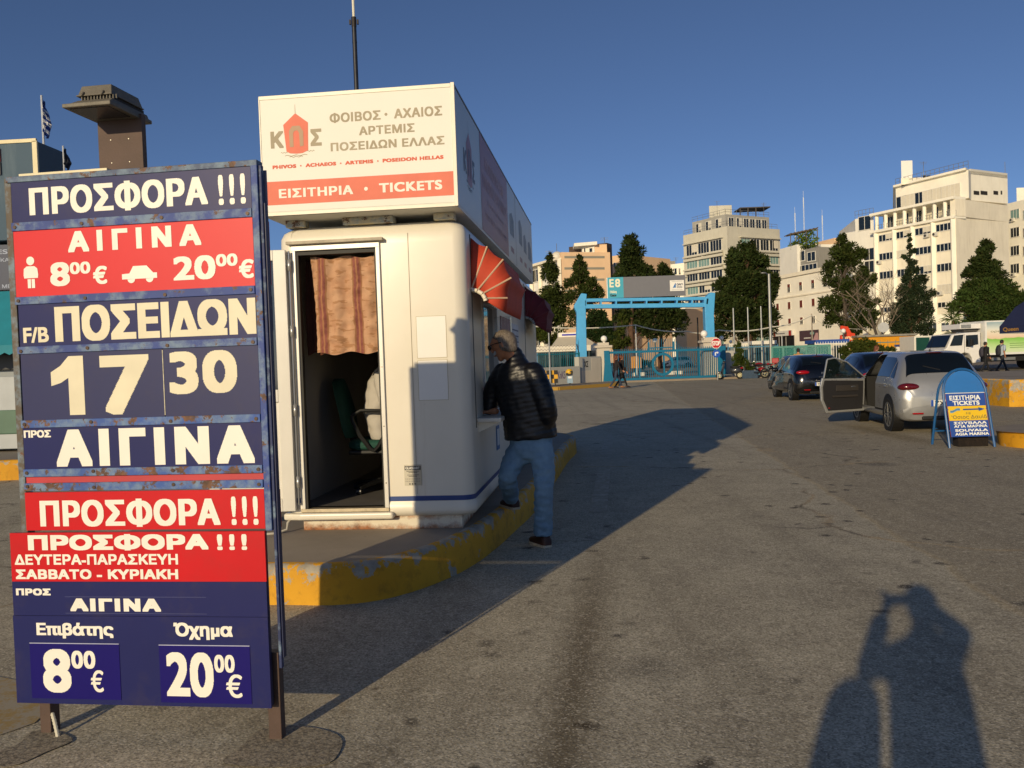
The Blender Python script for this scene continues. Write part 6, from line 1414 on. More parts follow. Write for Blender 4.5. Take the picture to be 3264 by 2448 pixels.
s0 = G(2352, 1208, 0); two_wheeler('grey scooter parked by the grey wall just right of the stop sign', (gx(2357, 53.0), 53.0, .0), rad(180 - 12))
two_wheeler('dark motorcycle with a gold wheel and red tail lamp between planter and lamp column', (gx(2437, 52.6), 52.6, .0), rad(180 - 35), True, '#222326')
two_wheeler('red motorcycle with a red box half hidden behind the black car', (gx(2462, 54.5), 54.5, .0), rad(180 - 25), True, '#8f1216', True)
# planter and plant
plx = gx(2386, 53.2); t_ = thing('planter', 'square dark blue planter box on the pavement beside the scooter', 'planter', (plx, 53.2, 0), rad(-6)); m = MB(); m.box(-.47, .47, -.4, .4, 0, .50); m.box(-.43, .43, -.36, .36, .46, .49, 1)
for x in (-.40, .40): m.box(x - .03, x + .03, -.415, -.40, .02, .5, 0)
m.build('box', [M('#2c4258', .7, var=.15, scale=8, dirt=.3), M('#3a2c20', .9)], t_, .01)
# booths and screens behind the fence, right of the wall
def booth(label, px0, px1, pyt, Y, wallm, roofm, d=2.4, name='booth', win=True):
    x0, x1 = gx(px0, Y), gx(px1, Y); z = at((px0 + px1) / 2, pyt, Y).z; t = thing(name, label, 'booth', (x0, Y, 0)); W = x1 - x0
    m = MB(); m.box(0, W, 0, d, 0, z - .25); m.build('wall', wallm, t, .01)
    m = MB(); m.box(-.15, W + .15, -.2, d + .1, z - .25, z); m.build('roof', roofm, t, .02)
    if win:
        n = max(2, int(W / 1.1))
        for k in range(n):
            m = MB(); a = .12 + k * W / n; b = a + W / n - .22; m.box(a, b, -.02, .01, 1.0, z - .45); m.box(a - .04, b + .04, -.012, .008, .96, z - .41, 1); m.build('window', [glass('#22343a'), M('#8d938f', .5)], t)
    return t
booth('grey glazed booth with white flat roof behind the flagpoles', 2330, 2398, 1094, 59.5, M('#7d8486', .6, var=.1), M('#ded9cc', .6))
booth('grey panelled hut with wide white roof between flagpoles and lamp column', 2402, 2468, 1086, 58.5, M('#72797a', .6, var=.1), M('#e6e1d4', .6))
booth('blue framed entrance booth with pale panels behind the teal screen', 2606, 2700, 1082, 60, M('#cfc6b2', .7), M('#2450a0', .5), 2.0)
railing('teal bar fence behind the flagpoles and two-wheelers', (gx(2322, 57.2), 57.2), (gx(2480, 56.6), 56.6), .1, at(2400, 1104, 57).z, .15, TEAL)
railing('white bar fence in front of the blue framed booth', (gx(2600, 58.8), 58.8), (gx(2720, 58.4), 58.4), .1, at(2650, 1094, 58.6).z, .17, M('#e4e0d6', .5), th=.035)
scA, scB = (gx(2462, 55.5), 55.5), (gx(2646, 54.0), 54.0); loc, rz, L = frame_at(scA, scB)
t_ = thing('glazed_screen', 'green framed see-through screen fence behind the black cars', 'fence', loc, rz); z_ = pl(2550, 1102, scA, scB)[1]
m = MB()
for k in range(6): x = L * k / 5; m.box(x - .06, x + .06, -.05, .05, 0, z_)
m.box(0, L, -.05, .05, z_ - .1, z_ + .02); m.box(0, L, -.04, .04, .85, .93); m.build('frame', M('#2c7a70', .5), t_)
t = NT('green_screen_glass'); t.col(lin('#2f7f78')); t.rough(.15); t.b.inputs['Alpha'].default_value = .62
m = MB()
for k in range(5): m.box(L * k / 5 + .06, L * (k + 1) / 5 - .06, -.012, .012, .93, z_ - .1)
m.build('panes', t.m, t_); m = MB(); m.box(0, L, -.03, .03, .0, .85); m.build('lower_panel', M('#8c9188', .6, var=.1), t_)
# globes on low posts, orange sign, yellow bin and machine behind the gate
def globe_post(label, px, py, r, Y): p = at(px, py, Y); t = thing('globe_lamp_post', label, 'lamp post', (p.x, Y, 0)); m = MB(); m.tube([(0, 0, 0), (0, 0, p.z - r)], .05, 8); m.build('post', M('#3a4a48', .5), t); m = MB(); m.ell((0, 0, p.z), r, 18, 12); m.build('globe', GLOBE, t)
globe_post('small white globe lamp behind the ring of the gate', 2088, 1085, .17, 64); globe_post('white globe lamp just right of the STOP plate', 2300, 1077, .15, 60); globe_post('white globe lamp before the orange sign', 2688, 1055, .17, 62); globe_post('tiny white globe lamp left of the flagpoles', 2329, 1089, .12, 66)
p = at(2700, 1068, 63); t_ = thing('orange_sign', 'bright orange-red free-form advertising sign behind the shrub', 'sign', (p.x, 63, 0)); m = MB()
m.prism([(-.55, -.45), (.6, -.5), (.55, .1), (.3, .15), (.05, .62), (-.45, .7), (-.5, .45), (-.15, .4), (.0, .1), (-.5, .0)], -.06, .06); m.text('ποι', -.4, .4, -.38, -.1, -.063, 1, .05)
for v in m.v: v.z += p.z
m.box(-.05, .05, -.04, .04, 0, p.z - .4, 2); m.build('board', [M('#d8421c', .5), M('#e8c8a0', .5), M('#55504a', .6)], t_)
p = at(2026, 1157, 66); t_ = thing('litter_bin', 'yellow litter bin on a blue post seen through the gate bars', 'bin', (p.x, 66, 0)); m = MB(); m.box(-.42, .42, -.3, .3, p.z - .4, p.z + .42); m.ell((0, 0, p.z + .42), (.40, .28, .12)); m.build('bin', M('#cf8f1a', .5), t_, .05); m = MB(); m.box(-.08, .08, -.08, .08, 0, p.z - .4); m.build('post', TEAL, t_)
p = at(1962, 1165, 64); t_ = thing('vending_stand', 'red and yellow advertising stand behind the left end of the gate', 'stand', (p.x, 64, 0)); m = MB(); m.box(-.5, .2, -.2, .2, 0, 1.2); m.box(-.02, .30, -.25, .15, 0, 2.1, 1); m.box(-.45, -.1, -.22, -.2, .5, 1.0, 2); m.box(.02, .12, -.26, -.25, .4, 2.0, 3); m.build('board', [M('#b32020', .5), M('#d84a20', .5), M('#dcd4c8', .5), M('#e0a030', .5)], t_, .01)
# yellow container, white and teal trailers, screen fence at right
def boxthing(name, label, cat, px0, px1, pyt, Y, d, mats, fn=None):
    x0, x1 = gx(px0, Y), gx(px1, Y); z = at((px0 + px1) / 2, pyt, Y).z; t = thing(name, label, cat, (x0, Y, 0)); W = x1 - x0; m = MB(); m.box(0, W, 0, d, .15, z); o = m.build('body', mats, t, .03)
    if fn: fn(t, W, z)
    return t
YC = M('#d9960f', .55, var=.08, scale=2, dirt=.12, name='yellow_container_paint')
def cont(t, W, z):
    m = MB(); n = int(W / .32)
    for k in range(n): m.box(k * W / n + .04, k * W / n + .17, -.035, 0, .25, z - .12)
    m.build('corrugation', YC, t); m = MB(); m.box(-.1, W + .1, -.15, 2.6, z, z + .14); m.build('roof', M('#8b877c', .7, var=.2), t)
    m = MB(); m.box(W * .60, W * .80, -.06, -.04, .3, z - .35); m.box(W * .63, W * .77, -.068, -.06, z - .78, z - .62, 1); m.disc((W * .69, -.064, 1.45), .2, 'y', .01, 20, 2); m.box(W * .66, W * .70, -.066, -.06, .9, 1.1, 2); m.build('door', [YC, M('#2e3c78', .5), M('#e6e2d6', .5)], t, .005)
boxthing('container', 'long yellow container hut with corrugated walls and grey roof', 'container', 2736, 2918, 1072, 62, 2.5, YC, cont)
def trail(t, W, z):
    m = MB(); m.box(.1, W * .55, -.03, .02, z - 1.2, z - .1); m.build('window', glass('#1f4a40', .1), t, .02)
    m = MB(); m.flat([(.1, 1.9), (.9, 1.9), (.5, 1.25)], -.012, 0); m.flat([(.5, .2), (1.0, 1.55), (1.7, .2)], -.014, 1); m.flat([(W - 1.2, .2), (W, 1.5), (W, .2)], -.012, 1); m.build('pattern', [M('#a87a2a', .5), M('#2f9ac4', .5)], t)
    m = MB()
    for k in range(5): m.box(W * .52, W * .70, -.03, 0, 1.2 + k * .17, 1.28 + k * .17)
    m.build('vent', M('#4a4c4a', .6), t)
boxthing('trailer', 'white kiosk trailer with green window and blue and gold triangles', 'trailer', 2916, 3004, 1070, 57, 2.2, M('#e4e0d2', .5, var=.04), trail)
railing('thin teal fence in front of the yellow container', (gx(2735, 60), 60), (gx(2912, 59.5), 59.5), .1, at(2820, 1090, 60).z, .5, TEALD, th=.018)
# lorry
tk = thing('lorry', 'white refrigerated lorry with green hill artwork on its box, facing left', 'lorry', (gx(2990, 50.5), 50.5, 0), rad(4))
S_ = 50.5 / 2750
def tx(px): return gx(px, 50.5) - gx(2990, 50.5)
def tz(px, py): return at(px, py, 50.5).z
LW_ = M('#e9e7e2', .35, var=.03, coat=.3, name='white_lorry_paint'); W_ = 2.3
# cab side outline from bonnet to back wall
cab = [(tx(3000), .62), (tx(2998), tz(2998, 1124)), (tx(3022), tz(3022, 1108)), (tx(3040), tz(3040, 1066)), (tx(3082), tz(3082, 1060)), (tx(3134), tz(3134, 1057)), (tx(3134), .55), (tx(3106), .50), (tx(3104), .8), (tx(3095), 1.06), (tx(3080), 1.14), (tx(3066), 1.06), (tx(3060), .8), (tx(3058), .55)]
m = MB(); m.prism(cab, 0, W_); m.build('cab', LW_, tk, .06, seg=3)
m = MB(); zz0, zz1 = tz(3100, 1104), tz(3100, 1068); m.prism([(tx(3083), zz0 - .02), (tx(3084), zz1), (tx(3124), zz1 + .02), (tx(3125), zz0 + .1), (tx(3110), zz0 + .06), (tx(3098), zz0 - .04)], -.012, .02); m.build('side_window', GLASSD, tk, .01)
m = MB(); a, b = Vector((tx(3020), 0, tz(3022, 1106))), Vector((tx(3041), 0, tz(3040, 1068))); d = Vector((-.03, 0, .01)); m.add([a + d + Vector((0, .12, 0)), a + d + Vector((0, W_ - .12, 0)), b + d + Vector((0, W_ - .15, 0)), b + d + Vector((0, .15, 0))], [(0, 1, 2, 3)]); m.build('windscreen', GLASSD, tk)
m = MB(); m.prism([(tx(3030), tz(3030, 1103)), (tx(3045), tz(3045, 1069)), (tx(3076), tz(3076, 1066)), (tx(3070), tz(3070, 1101))], -.010, .02); m.build('quarter_window', GLASSD, tk)
m = MB(); m.box(tx(3000) - .02, tx(3030), -.015, .2, tz(3010, 1133), tz(3010, 1129)); m.build('grille', BLKP, tk); m = MB(); m.box(tx(3041), tx(3051), -.02, .2, tz(3045, 1133), tz(3045, 1125)); m.build('indicator', M('#d8501a', .3), tk)
m = MB(); m.box(tx(3078), tx(3079), -.008, .0, .7, tz(3080, 1064)); m.box(tx(3133) - .02, tx(3133), -.008, .0, .55, tz(3134, 1060)); m.box(tx(3086), tx(3092), -.02, 0, tz(3090, 1112), tz(3090, 1111)); m.build('shut_line', M('#3a3a3a', .6), tk)
m = MB(); m.box(tx(3090), tx(3097), -.38, -.2, tz(3095, 1102), tz(3095, 1082)); m.bar((tx(3086), 0, tz(3090, 1100)), (tx(3092), -.3, tz(3095, 1098)), .03); m.build('mirror', BLKP, tk, .02)
bx0, bx1, bz0, bz1 = tx(3145), tx(3145) + 6.2, tz(3200, 1130), tz(3160, 1022)
def mat_art():
    t = NT('green_hills_artwork'); sep = t.n('SeparateXYZ'); t.l(t.coord(), sep.inputs[0])
    f = t.math('DIVIDE', t.math('SUBTRACT', sep.outputs[2], bz0), bz1 - bz0); nz = t.math('MULTIPLY', t.math('SUBTRACT', t.noise(.9, 4), .5), .22)
    hill = t.math('ADD', f, nz)
    b = t.ramp(hill, [(.0, lin('#dfe9c8')), (.30, lin('#b9dd90')), (.47, lin('#86c650')), (.50, lin('#e9cdb0')), (.66, lin('#efe4cc')), (.75, lin('#e2e6dc')), (.95, lin('#9fb6bc'))])
    t.col(b); t.rough(.4); return t.m
m = MB(); m.box(bx0, bx1, -.08, W_ + .08, bz0, bz1, 0); m.box(bx0 + .12, bx1 - .1, -.084, -.08, bz0 + .12, bz1 - .08, 1)
m.text('ορεινά προϊόντα', bx0 + .35, bx0 + 3.2, bz0 + (bz1 - bz0) * .64, bz0 + (bz1 - bz0) * .72, -.088, 2, .01)
for k in range(3): m.box(bx0 + 1.5, bx0 + 3.6 - k * .5, -.087, -.084, bz0 + .62 - k * .12, bz0 + .65 - k * .12, 3)
m.build('cargo_box', [M('#e6e6e0', .5), mat_art(), M('#8a8a6a', .5), M('#5c8a3c', .5)], tk, .02)
m = MB(); m.box(tx(3072), tx(3141), .2, W_ - .2, tz(3100, 1047), tz(3100, 1031)); m.box(tx(3074), tx(3108), .17, .2, tz(3100, 1045), tz(3100, 1033), 1); m.box(tx(3095), tx(3141), .5, W_ - .5, tz(3100, 1056), tz(3100, 1047), 2); m.build('cooling_unit', [LW_, M('#8c8f90', .5, var=.3, scale=20), M('#4a4a48', .6)], tk, .03)
m = MB(); m.box(tx(3134), bx1, .3, W_ - .3, .55, bz0 - .02); m.box(tx(3170), tx(3250), .05, .1, .62, .78, 1); m.build('chassis', [M('#1c1c1c', .7), M('#8d8f8d', .5, .4)], tk)
for x in (tx(3082), bx0 + 3.9):
    for yy in (.22, W_ - .22):
        m = MB(); m.disc((x, yy, .44), .44, 'y', .28, 28); w = m.build('wheel', TYRE, tk); m = MB(); m.disc((x, yy - (.14 if yy < 1 else -.14), .44), .24, 'y', .04, 20); m.build('rim', M('#b9b9b6', .4, .5), w)
m = MB(); m.box(tx(3060), tx(3105), -.02, .1, .9, 1.18); m.build('wheel_arch', BLKP, tk) if False else None

# ================================================================== town beyond the harbour: buildings
CREAM = mat_streaky('#f4ebd4', '#b9a888', .3, 'cream_render'); CREAM2 = mat_streaky('#faf4e2', '#d2c4a2', .2, 'clean_cream_render'); GREYC = mat_streaky('#cdc8b6', '#a09a8a', .3, 'grey_beige_concrete'); PEACH = mat_streaky('#e8c49c', '#cfa982', .25, 'peach_render'); PALE = mat_streaky('#ece8dc', '#c8c2b2', .2, 'off_white_render'); GREYD = mat_streaky('#8c8a84', '#6a6862', .3, 'grey_concrete')
WFR = M('#dcd8cc', .5, name='window_frame_paint'); WGL = M('#1a2228', .1, var=.5, scale=.15, spec=.7, name='dark_window_glass'); WGL2 = M('#7fa09a', .15, var=.3, scale=.2, name='pale_window_glass'); SHUT = M('#d8d0bc', .6, var=.05, name='roller_shutter'); SHRED = M('#6e2a1e', .6, var=.08, name='red_brown_shutter'); DARKO = M('#2a2622', .8)
METAL = M('#8a8a88', .4, .5)
_wm = {}
def window(parent, A, B, s, z, w, h, style='dark', panes=2, label=None, out=.0):
    """one window on the wall line A->B: centre distance s, sill height z; frame, panes and blind are one small mesh, hung as a part"""
    key = (round(w, 2), round(h, 2), style, panes)
    d = Vector((B[0] - A[0], B[1] - A[1])).normalized(); n = Vector((d.y, -d.x))
    if key not in _wm:
        m = MB(); f = .09 if w > 1 else .035; bw = .04 if w > 1 else .022
        m.box(-w / 2, w / 2, -.05, .12, 0, h, 1); m.box(-w / 2 - f, w / 2 + f, -.10, .1, -f * 1.4, 0, 0); m.box(-w / 2 - f, w / 2 + f, -.08, .1, h, h + f, 0)
        for k in range(panes + 1): x = -w / 2 + w * k / panes; m.box(x - bw, x + bw, -.085 if style[:3] != 'red' else -.06, .1, 0, h, 0)
        if style == 'half': m.box(0, w / 2 - .05, -.07, 0, h * .25, h, 2)
        if style == 'closed': m.box(-w / 2 + .03, w / 2 - .03, -.07, 0, .0, h, 2)
        if style == 'red': m.box(-w / 2 + .03, w / 2 - .03, -.075, 0, h * .0, h, 3)
        if style == 'redhalf': m.box(-w / 2 + .03, w / 2 - .03, -.075, 0, h * .62, h, 3)
        if style == 'pale': m.box(-w / 2 + .06, w / 2 - .06, -.062, -.05, .05, h - .05, 4)
        me_o = m.build('window', [WFR, WGL, SHUT, SHRED, WGL2]); _wm[key] = me_o.data; o = me_o
    else:
        o = bpy.data.objects.new('window', _wm[key]); C.objects.link(o)
    o.parent = parent
    p = Vector((A[0], A[1])) + d * s + n * out; pl_ = parent.location
    o.location = (p.x - pl_.x, p.y - pl_.y, z - pl_.z); o.rotation_euler = (0, 0, math.atan2(d.y, d.x)); return o
def wrow(parent, A, B, spans, py0, py1, styles, panes=2, ref=None):
    """a row of windows from picture spans (px0, px1); py0/py1 are top and sill at the first span"""
    for i, (a, b) in enumerate(spans):
        s0, z1 = pl(a, py0[i] if isinstance(py0, (list, tuple)) else py0, A, B); s1, _ = pl(b, 1000, A, B); _, z0 = pl(a, py1[i] if isinstance(py1, (list, tuple)) else py1, A, B)
        st_ = styles[i % len(styles)]
        window(parent, A, B, (s0 + s1) / 2, z0, abs(s1 - s0), z1 - z0, st_, panes)
def bld(name, label, A): return thing(name, label, 'building', (A[0], A[1], 0))
def loc_poly(t, pts): return [(p[0] - t.location.x, p[1] - t.location.y) for p in pts]
def P2(px, Y, py=760): return (gx(px, Y, py), Y)
def wallblock(t, pts, z0, z1, mat_, name='wall', bevel=0): m = MB(); m.prismz(loc_poly(t, pts), z0, z1); return m.build(name, mat_, t, bevel)
def ac_unit(t, A, B, px, py):
    s, z = pl(px, py, A, B); d = Vector((B[0] - A[0], B[1] - A[1])).normalized(); n = Vector((d.y, -d.x)); p = Vector((A[0], A[1])) + d * s + n * .25
    m = MB(); m.box(-.45, .45, -.17, .2, -.3, .3); m.disc((-.15, -.18, 0), .22, 'y', .02, 14, 1); o = m.build('air_conditioner', [M('#d2cec2', .5), M('#3a3a3a', .6)], t); o.location = (p.x - t.location.x, p.y - t.location.y, z); o.rotation_euler = (0, 0, math.atan2(d.y, d.x))
def aerial(t, px, py, Y, h=2.2, arms=3):
    p = at(px, py, Y); m = MB(); m.tube([(0, 0, -h), (0, 0, 0)], .04, 5)
    for k in range(arms): m.bar((-.6 + .1 * k, 0, -.12 - .25 * k), (.6 - .1 * k, 0, -.12 - .25 * k), .035)
    o = m.build('aerial', METAL, t); o.location = (p.x - t.location.x, p.y - t.location.y, p.z)
def railing_part(t, pts, z, h=.9, step=1.2):
    m = MB()
    for a, b in zip(pts, pts[1:]):
        a, b = Vector(a), Vector(b); L = (b - a).length; n = max(1, int(L / step))
        for k in range(n + 1): p = a.lerp(b, k / n); m.bar((p.x - t.location.x, p.y - t.location.y, z), (p.x - t.location.x, p.y - t.location.y, z + h), .05)
        for hh in (h, h * .5): m.bar((a.x - t.location.x, a.y - t.location.y, z + hh), (b.x - t.location.x, b.y - t.location.y, z + hh), .05)
    m.build('roof_railing', METAL, t)
# --- large cream block on the right with a columned loggia
A, B, E_ = P2(2785, 144, 739), P2(3046, 130, 690), P2(3211, 138, 552)
F2 = (A[0] + 14, A[1] + 24)
t = bld('apartment_block', 'large cream block with a columned loggia under the top floors and blank side wall', A)
zc = pl(3045, 690, A, B)[1]; zl = pl(3045, 634, A, B)[1]
wallblock(t, [A, B, E_, (E_[0] - 3, E_[1] + 20), F2], 0, zc, CREAM)
nrm = Vector((B[1] - A[1], -(B[0] - A[0]))).normalized(); dirx = Vector((B[0] - A[0], B[1] - A[1])).normalized()
def inset(p, d): return (p[0] - nrm.x * d, p[1] - nrm.y * d)
A1, B1 = inset(A, 2.2), inset(B, 2.2)
wallblock(t, [A1, B1, E_, (E_[0] - 3, E_[1] + 20), F2], zc, zl, CREAM, 'loggia_wall')
Bc = (B[0] - dirx.x * .9, B[1] - dirx.y * .9); m = MB(); m.prismz(loc_poly(t, [(B[0] - dirx.x * .02, B[1] - dirx.y * .02), (B[0] + .0, B[1]), B1, (B1[0] - dirx.x * .5, B1[1] - dirx.y * .5), Bc]), zc, zl); m.build('corner_pier', CREAM, t)
Ao, Bo = (A[0] + nrm.x * .5 - dirx.x * .4, A[1] + nrm.y * .5 - dirx.y * .4), (B[0] + nrm.x * .5, B[1] + nrm.y * .5)
for z in (zc - .25, zl): wallblock(t, [Ao, Bo, inset(B, 2.3), inset(A, 2.3)], z, z + .42, CREAM2, 'cornice', .04)
L = (Vector(B) - Vector(A)).length
for k in range(8):
    p = Vector(A) + dirx * (L * (k + .25) / 8.3) - nrm * .25; m = MB(); m.tube([(p.x - A[0], p.y - A[1], zc + .1), (p.x - A[0], p.y - A[1], zl)], .30, 12); m.build('column', CREAM2, t)
for k in range(7):
    s = L * (k + .8) / 8.3; window(t, A1, B1, s, zc + .25, 1.3, 2.1, ('dark', 'closed', 'half')[k % 3], 2)
railing_part(t, [inset(A, .1), inset(B, .1)], zc + .1, .9, .5)
# set-back top floors
zt1 = pl(3092, 540, inset(A, 3.0), inset(B, 3.0))[1]; A2, B2 = inset((A[0] + dirx.x * 2.0, A[1] + dirx.y * 2.0), 3.0), inset(B, 3.0)
ztl = pl(2830, 604, A2, B2)[1]
B2r = P2(3094, 133.5, 538)
wallblock(t, [A2, B2, B2r, E_, (E_[0] - 3, E_[1] + 18), F2], zl + .3, ztl, CREAM2, 'top_floor')
wallblock(t, [inset(A2, -.6), inset(B2, -.6), B2r, E_, (E_[0] - 3, E_[1] + 18), F2], ztl, ztl + .35, CREAM2, 'roof_slab', .03)
x_ = Vector(B2r).lerp(Vector(E_), .0); wallblock(t, [B2r, E_, (E_[0] - 3, E_[1] + 6), (B2r[0] - 3, B2r[1] + 6)], ztl - .2, pl(3094, 538, B2r, E_)[1], M('#d5d2c6', .8, var=.05, scale=.3), 'side_parapet')
railing_part(t, [A2, B2], ztl + .3, 1.1, .8)
L2 = (Vector(B2) - Vector(A2)).length
for k, (f, st_) in enumerate(((.08, 'half'), (.21, 'closed'), (.34, 'dark'), (.46, 'closed'), (.58, 'closed'), (.70, 'closed'), (.82, 'closed'))): window(t, A2, B2, L2 * f, zl + .5, 1.9, 2.3, st_, 2)
def penth(t, px0, px1, pyt, Y, d, zb, mat_, name='penthouse'):
    a, b = P2(px0, Y, pyt), P2(px1, Y, pyt); z = at((px0 + px1) / 2, pyt, Y).z; k_ = (Y + d) / Y; return wallblock(t, [a, b, (b[0] * k_, Y + d), (a[0] * k_, Y + d)], zb, z, mat_, name)
penth(t, 2872, 2975, 566, 141, 7, ztl, CREAM, 'penthouse'); penth(t, 2872, 2908, 512, 142, 4, ztl, M('#efece4', .6, var=.02), 'water_tank_tower')
m = MB()
for px in (2948, 2960): p = at(px, 575, 140.9); m.box(p.x - A[0] - .25, p.x - A[0] + .25, 140.88 - A[1], 141 - A[1], p.z - .8, p.z + .8)
m.build('slit_windows', DARKO, t)
for r, (y0, y1, yl) in enumerate(((727, 748, 732), (790, 812, 795), (853, 876, 857), (920, 945, 922), (975, 990, 978))):
    sty = [['half', 'half', 'half', 'dark'], ['dark', 'closed', 'dark', 'dark'], ['dark', 'dark', 'half', 'dark'], ['closed', 'closed', 'closed', 'closed'], ['dark', 'half', 'half', 'half']][r]
    zt_ = pl(2985, y0 - 9, A, B)[1]; zb_ = pl(2985, y1 - 9, A, B)[1]
    for k, (a, b) in enumerate(((2803, 2848), (2859, 2905), (2919, 2970), (2986, 3036))):
        s0 = pl(a, 800, A, B)[0]; s1 = pl(b, 800, A, B)[0]; window(t, A, B, (s0 + s1) / 2, zb_, s1 - s0, zt_ - zb_, sty[k], 4)
m = MB()
for px in (2795, 2854, 2912, 2978, 3042):
    s = pl(px, 800, A, B)[0]; p = Vector(A) + dirx * s - Vector(A); q_ = Vector((p.x, p.y)) + nrm * .16; m.bar((q_.x, q_.y, 0), (q_.x, q_.y, zc - .3), .7, .3)
m.build('pilasters', CREAM2, t)
for px, py in ((2957, 751), (2984, 747), (2805, 836), (3000, 935)): ac_unit(t, A, B, px, py)
m = MB()
for k, (px0, px1) in enumerate(((3103, 3121), (3125, 3147), (3166, 3181), (3189, 3194))):
    s0, z_ = pl(px0, 614, B2r, E_); s1, _ = pl(px1, 614, B2r, E_); d = (Vector(E_) - Vector(B2r)).normalized(); n_ = Vector((d.y, -d.x))
    a, b = Vector(B2r) + d * s0 + n_ * .03 - Vector(A), Vector(B2r) + d * s1 + n_ * .03 - Vector(A); m.add([(a.x, a.y, z_ - .3), (b.x, b.y, z_ - .3), (b.x, b.y, z_ + .3), (a.x, a.y, z_ + .3)], [(0, 1, 2, 3)])
m.build('painted_lettering_remains', DARKO, t)
aerial(t, 2943, 515, 141, 4.0, 2); aerial(t, 3203, 516, 138, 3.6, 0)
# lower wing to its left
WA, WB = P2(2727, 148), P2(2786, 145); t = bld('apartment_block', 'lower off-white wing with one small window left of the columned cream block', WA); zz = pl(2760, 692, WA, WB)[1]
wallblock(t, [WA, WB, (WB[0] + 3, WB[1] + 15), (WA[0] + 3, WA[1] + 15)], 0, zz, PALE); s, z_ = pl(2757, 732, WA, WB); window(t, WA, WB, s, z_, 2.3, 2.2, 'dark', 2)
LA = P2(2693, 150); zz2 = pl(2700, 742, LA, WA)[1]; wallblock(t, [LA, WA, (WA[0] + 3, WA[1] + 12), (LA[0] + 3, LA[1] + 12)], 0, zz2, PALE, 'lower_wall')
for py in (830, 868): s, z_ = pl(2772, py, WA, WB); window(t, WA, WB, s, z_, 1.8, 2.0, 'dark', 2)
railing_part(t, [WA, WB], zz, 1.3, .7)
# far right block
RA, RB = P2(3212, 152), P2(3300, 146); t = bld('apartment_block', 'yellowish block with white triple windows at the right edge', RA); zz = pl(3240, 642, RA, RB)[1]
wallblock(t, [RA, RB, (RB[0] + 2, RB[1] + 18), (RA[0] + 2, RA[1] + 18)], 0, zz, CREAM2); penth(t, 3240, 3290, 598, 153, 8, zz, CREAM2)
for py0, py1, st_ in ((672, 694, 'pale'), (729, 752, 'dark'), (787, 811, 'dark'), (844, 869, 'dark')):
    for a, b in ((3222, 3250), (3262, 3290)):
        s0, z1 = pl(a, py0, RA, RB); s1, z0 = pl(b, py1, RA, RB); window(t, RA, RB, (s0 + s1) / 2, z0, s1 - s0, z1 - z0, st_, 3)
ac_unit(t, RA, RB, 3230, 701); ac_unit(t, RA, RB, 3234, 876)
# --- four-storey cream block with red-brown shutters
SA, SB_ = P2(2462, 118.5, 1000), P2(2810, 96, 1000)
_s = pl(2694, 1000, SA, SB_)[0]; _d = (Vector(SB_) - Vector(SA)).normalized(); SB_ = tuple(Vector(SA) + _d * _s); t = bld('shutter_building', 'plain cream four-storey block with red-brown shutters', SA)
zt_ = pl(2540, 872, SA, SB_)[1]; dS = (Vector(SB_) - Vector(SA)).normalized(); nS = Vector((dS.y, -dS.x)); LS = (Vector(SB_) - Vector(SA)).length
back = lambda p, d: (p[0] - nS.x * d, p[1] - nS.y * d)
wallblock(t, [SA, SB_, (SB_[0] * 1.1, SB_[1] * 1.1), back(SA, 14)], 0, zt_, CREAM2); wallblock(t, [(SA[0] + nS.x * .25, SA[1] + nS.y * .25), (SB_[0] + nS.x * .25, SB_[1] + nS.y * .25), back(SB_, .4), back(SA, .4)], zt_ - .3, zt_ + .15, CREAM, 'parapet')
wallblock(t, [(SA[0] + nS.x * .12, SA[1] + nS.y * .12), (SB_[0] + nS.x * .12, SB_[1] + nS.y * .12), back(SB_, .1), back(SA, .1)], pl(2540, 943, SA, SB_)[1] - .1, pl(2540, 943, SA, SB_)[1] + .08, CREAM, 'string_course')
cols_ = [2479, 2516, 2554, 2593, 2634, 2674]; s_c = [pl(c_, 950, SA, SB_)[0] for c_ in cols_]
for py0, py1, stl in ((908, 933, ['redhalf', 'redhalf', 'redhalf', 'redhalf']), (965, 987, ['red', 'red', 'red', 'red']), (1018, 1038, ['red', 'red', 'redhalf', 'dark'])):
    z1 = pl(2516, py0 - 2, SA, SB_)[1]; z0 = pl(2516, py1 - 2, SA, SB_)[1]
    for k, s in enumerate(s_c): window(t, SA, SB_, s, z0, .62, z1 - z0, stl[k % 4], 2)
m = MB(); sx0, zs1 = pl(2464, 1060, SA, SB_); sx1, _ = pl(2533, 1060, SA, SB_); _, zs0 = pl(2464, 1071, SA, SB_)
def onwall(m, s0, s1, z0, z1, off, mi=0):
    pts = [Vector(SA) + dS * s + nS * off - Vector(SA) for s in (s0, s1)]; m.add([(pts[0].x, pts[0].y, z0), (pts[1].x, pts[1].y, z0), (pts[1].x, pts[1].y, z1), (pts[0].x, pts[0].y, z1)], [(0, 1, 2, 3)], mi)
m.bar((dS.x * sx0 + nS.x * .2, dS.y * sx0 + nS.y * .2, (zs0 + zs1) / 2), (dS.x * sx1 + nS.x * .2, dS.y * sx1 + nS.y * .2, (zs0 + zs1) / 2), .3, zs1 - zs0 + .2)
onwall(m, sx0 + (sx1 - sx0) * .84, sx0 + (sx1 - sx0) * .95, zs0 - .1, zs1 + .1, .36, 1); onwall(m, sx0 + (sx1 - sx0) * .14, sx0 + (sx1 - sx0) * .22, zs0 - .1, zs1 + .1, .36, 1); onwall(m, sx0 + (sx1 - sx0) * .3, sx0 + (sx1 - sx0) * .66, zs0 + .15, zs0 + .3, .36, 2)
m.build('shop_fascia', [M('#dcdad2', .5), M('#a8201e', .5), M('#77777c', .5)], t)
m = MB(); onwall(m, sx0, sx1, .2, zs0 - .1, .04, 0)
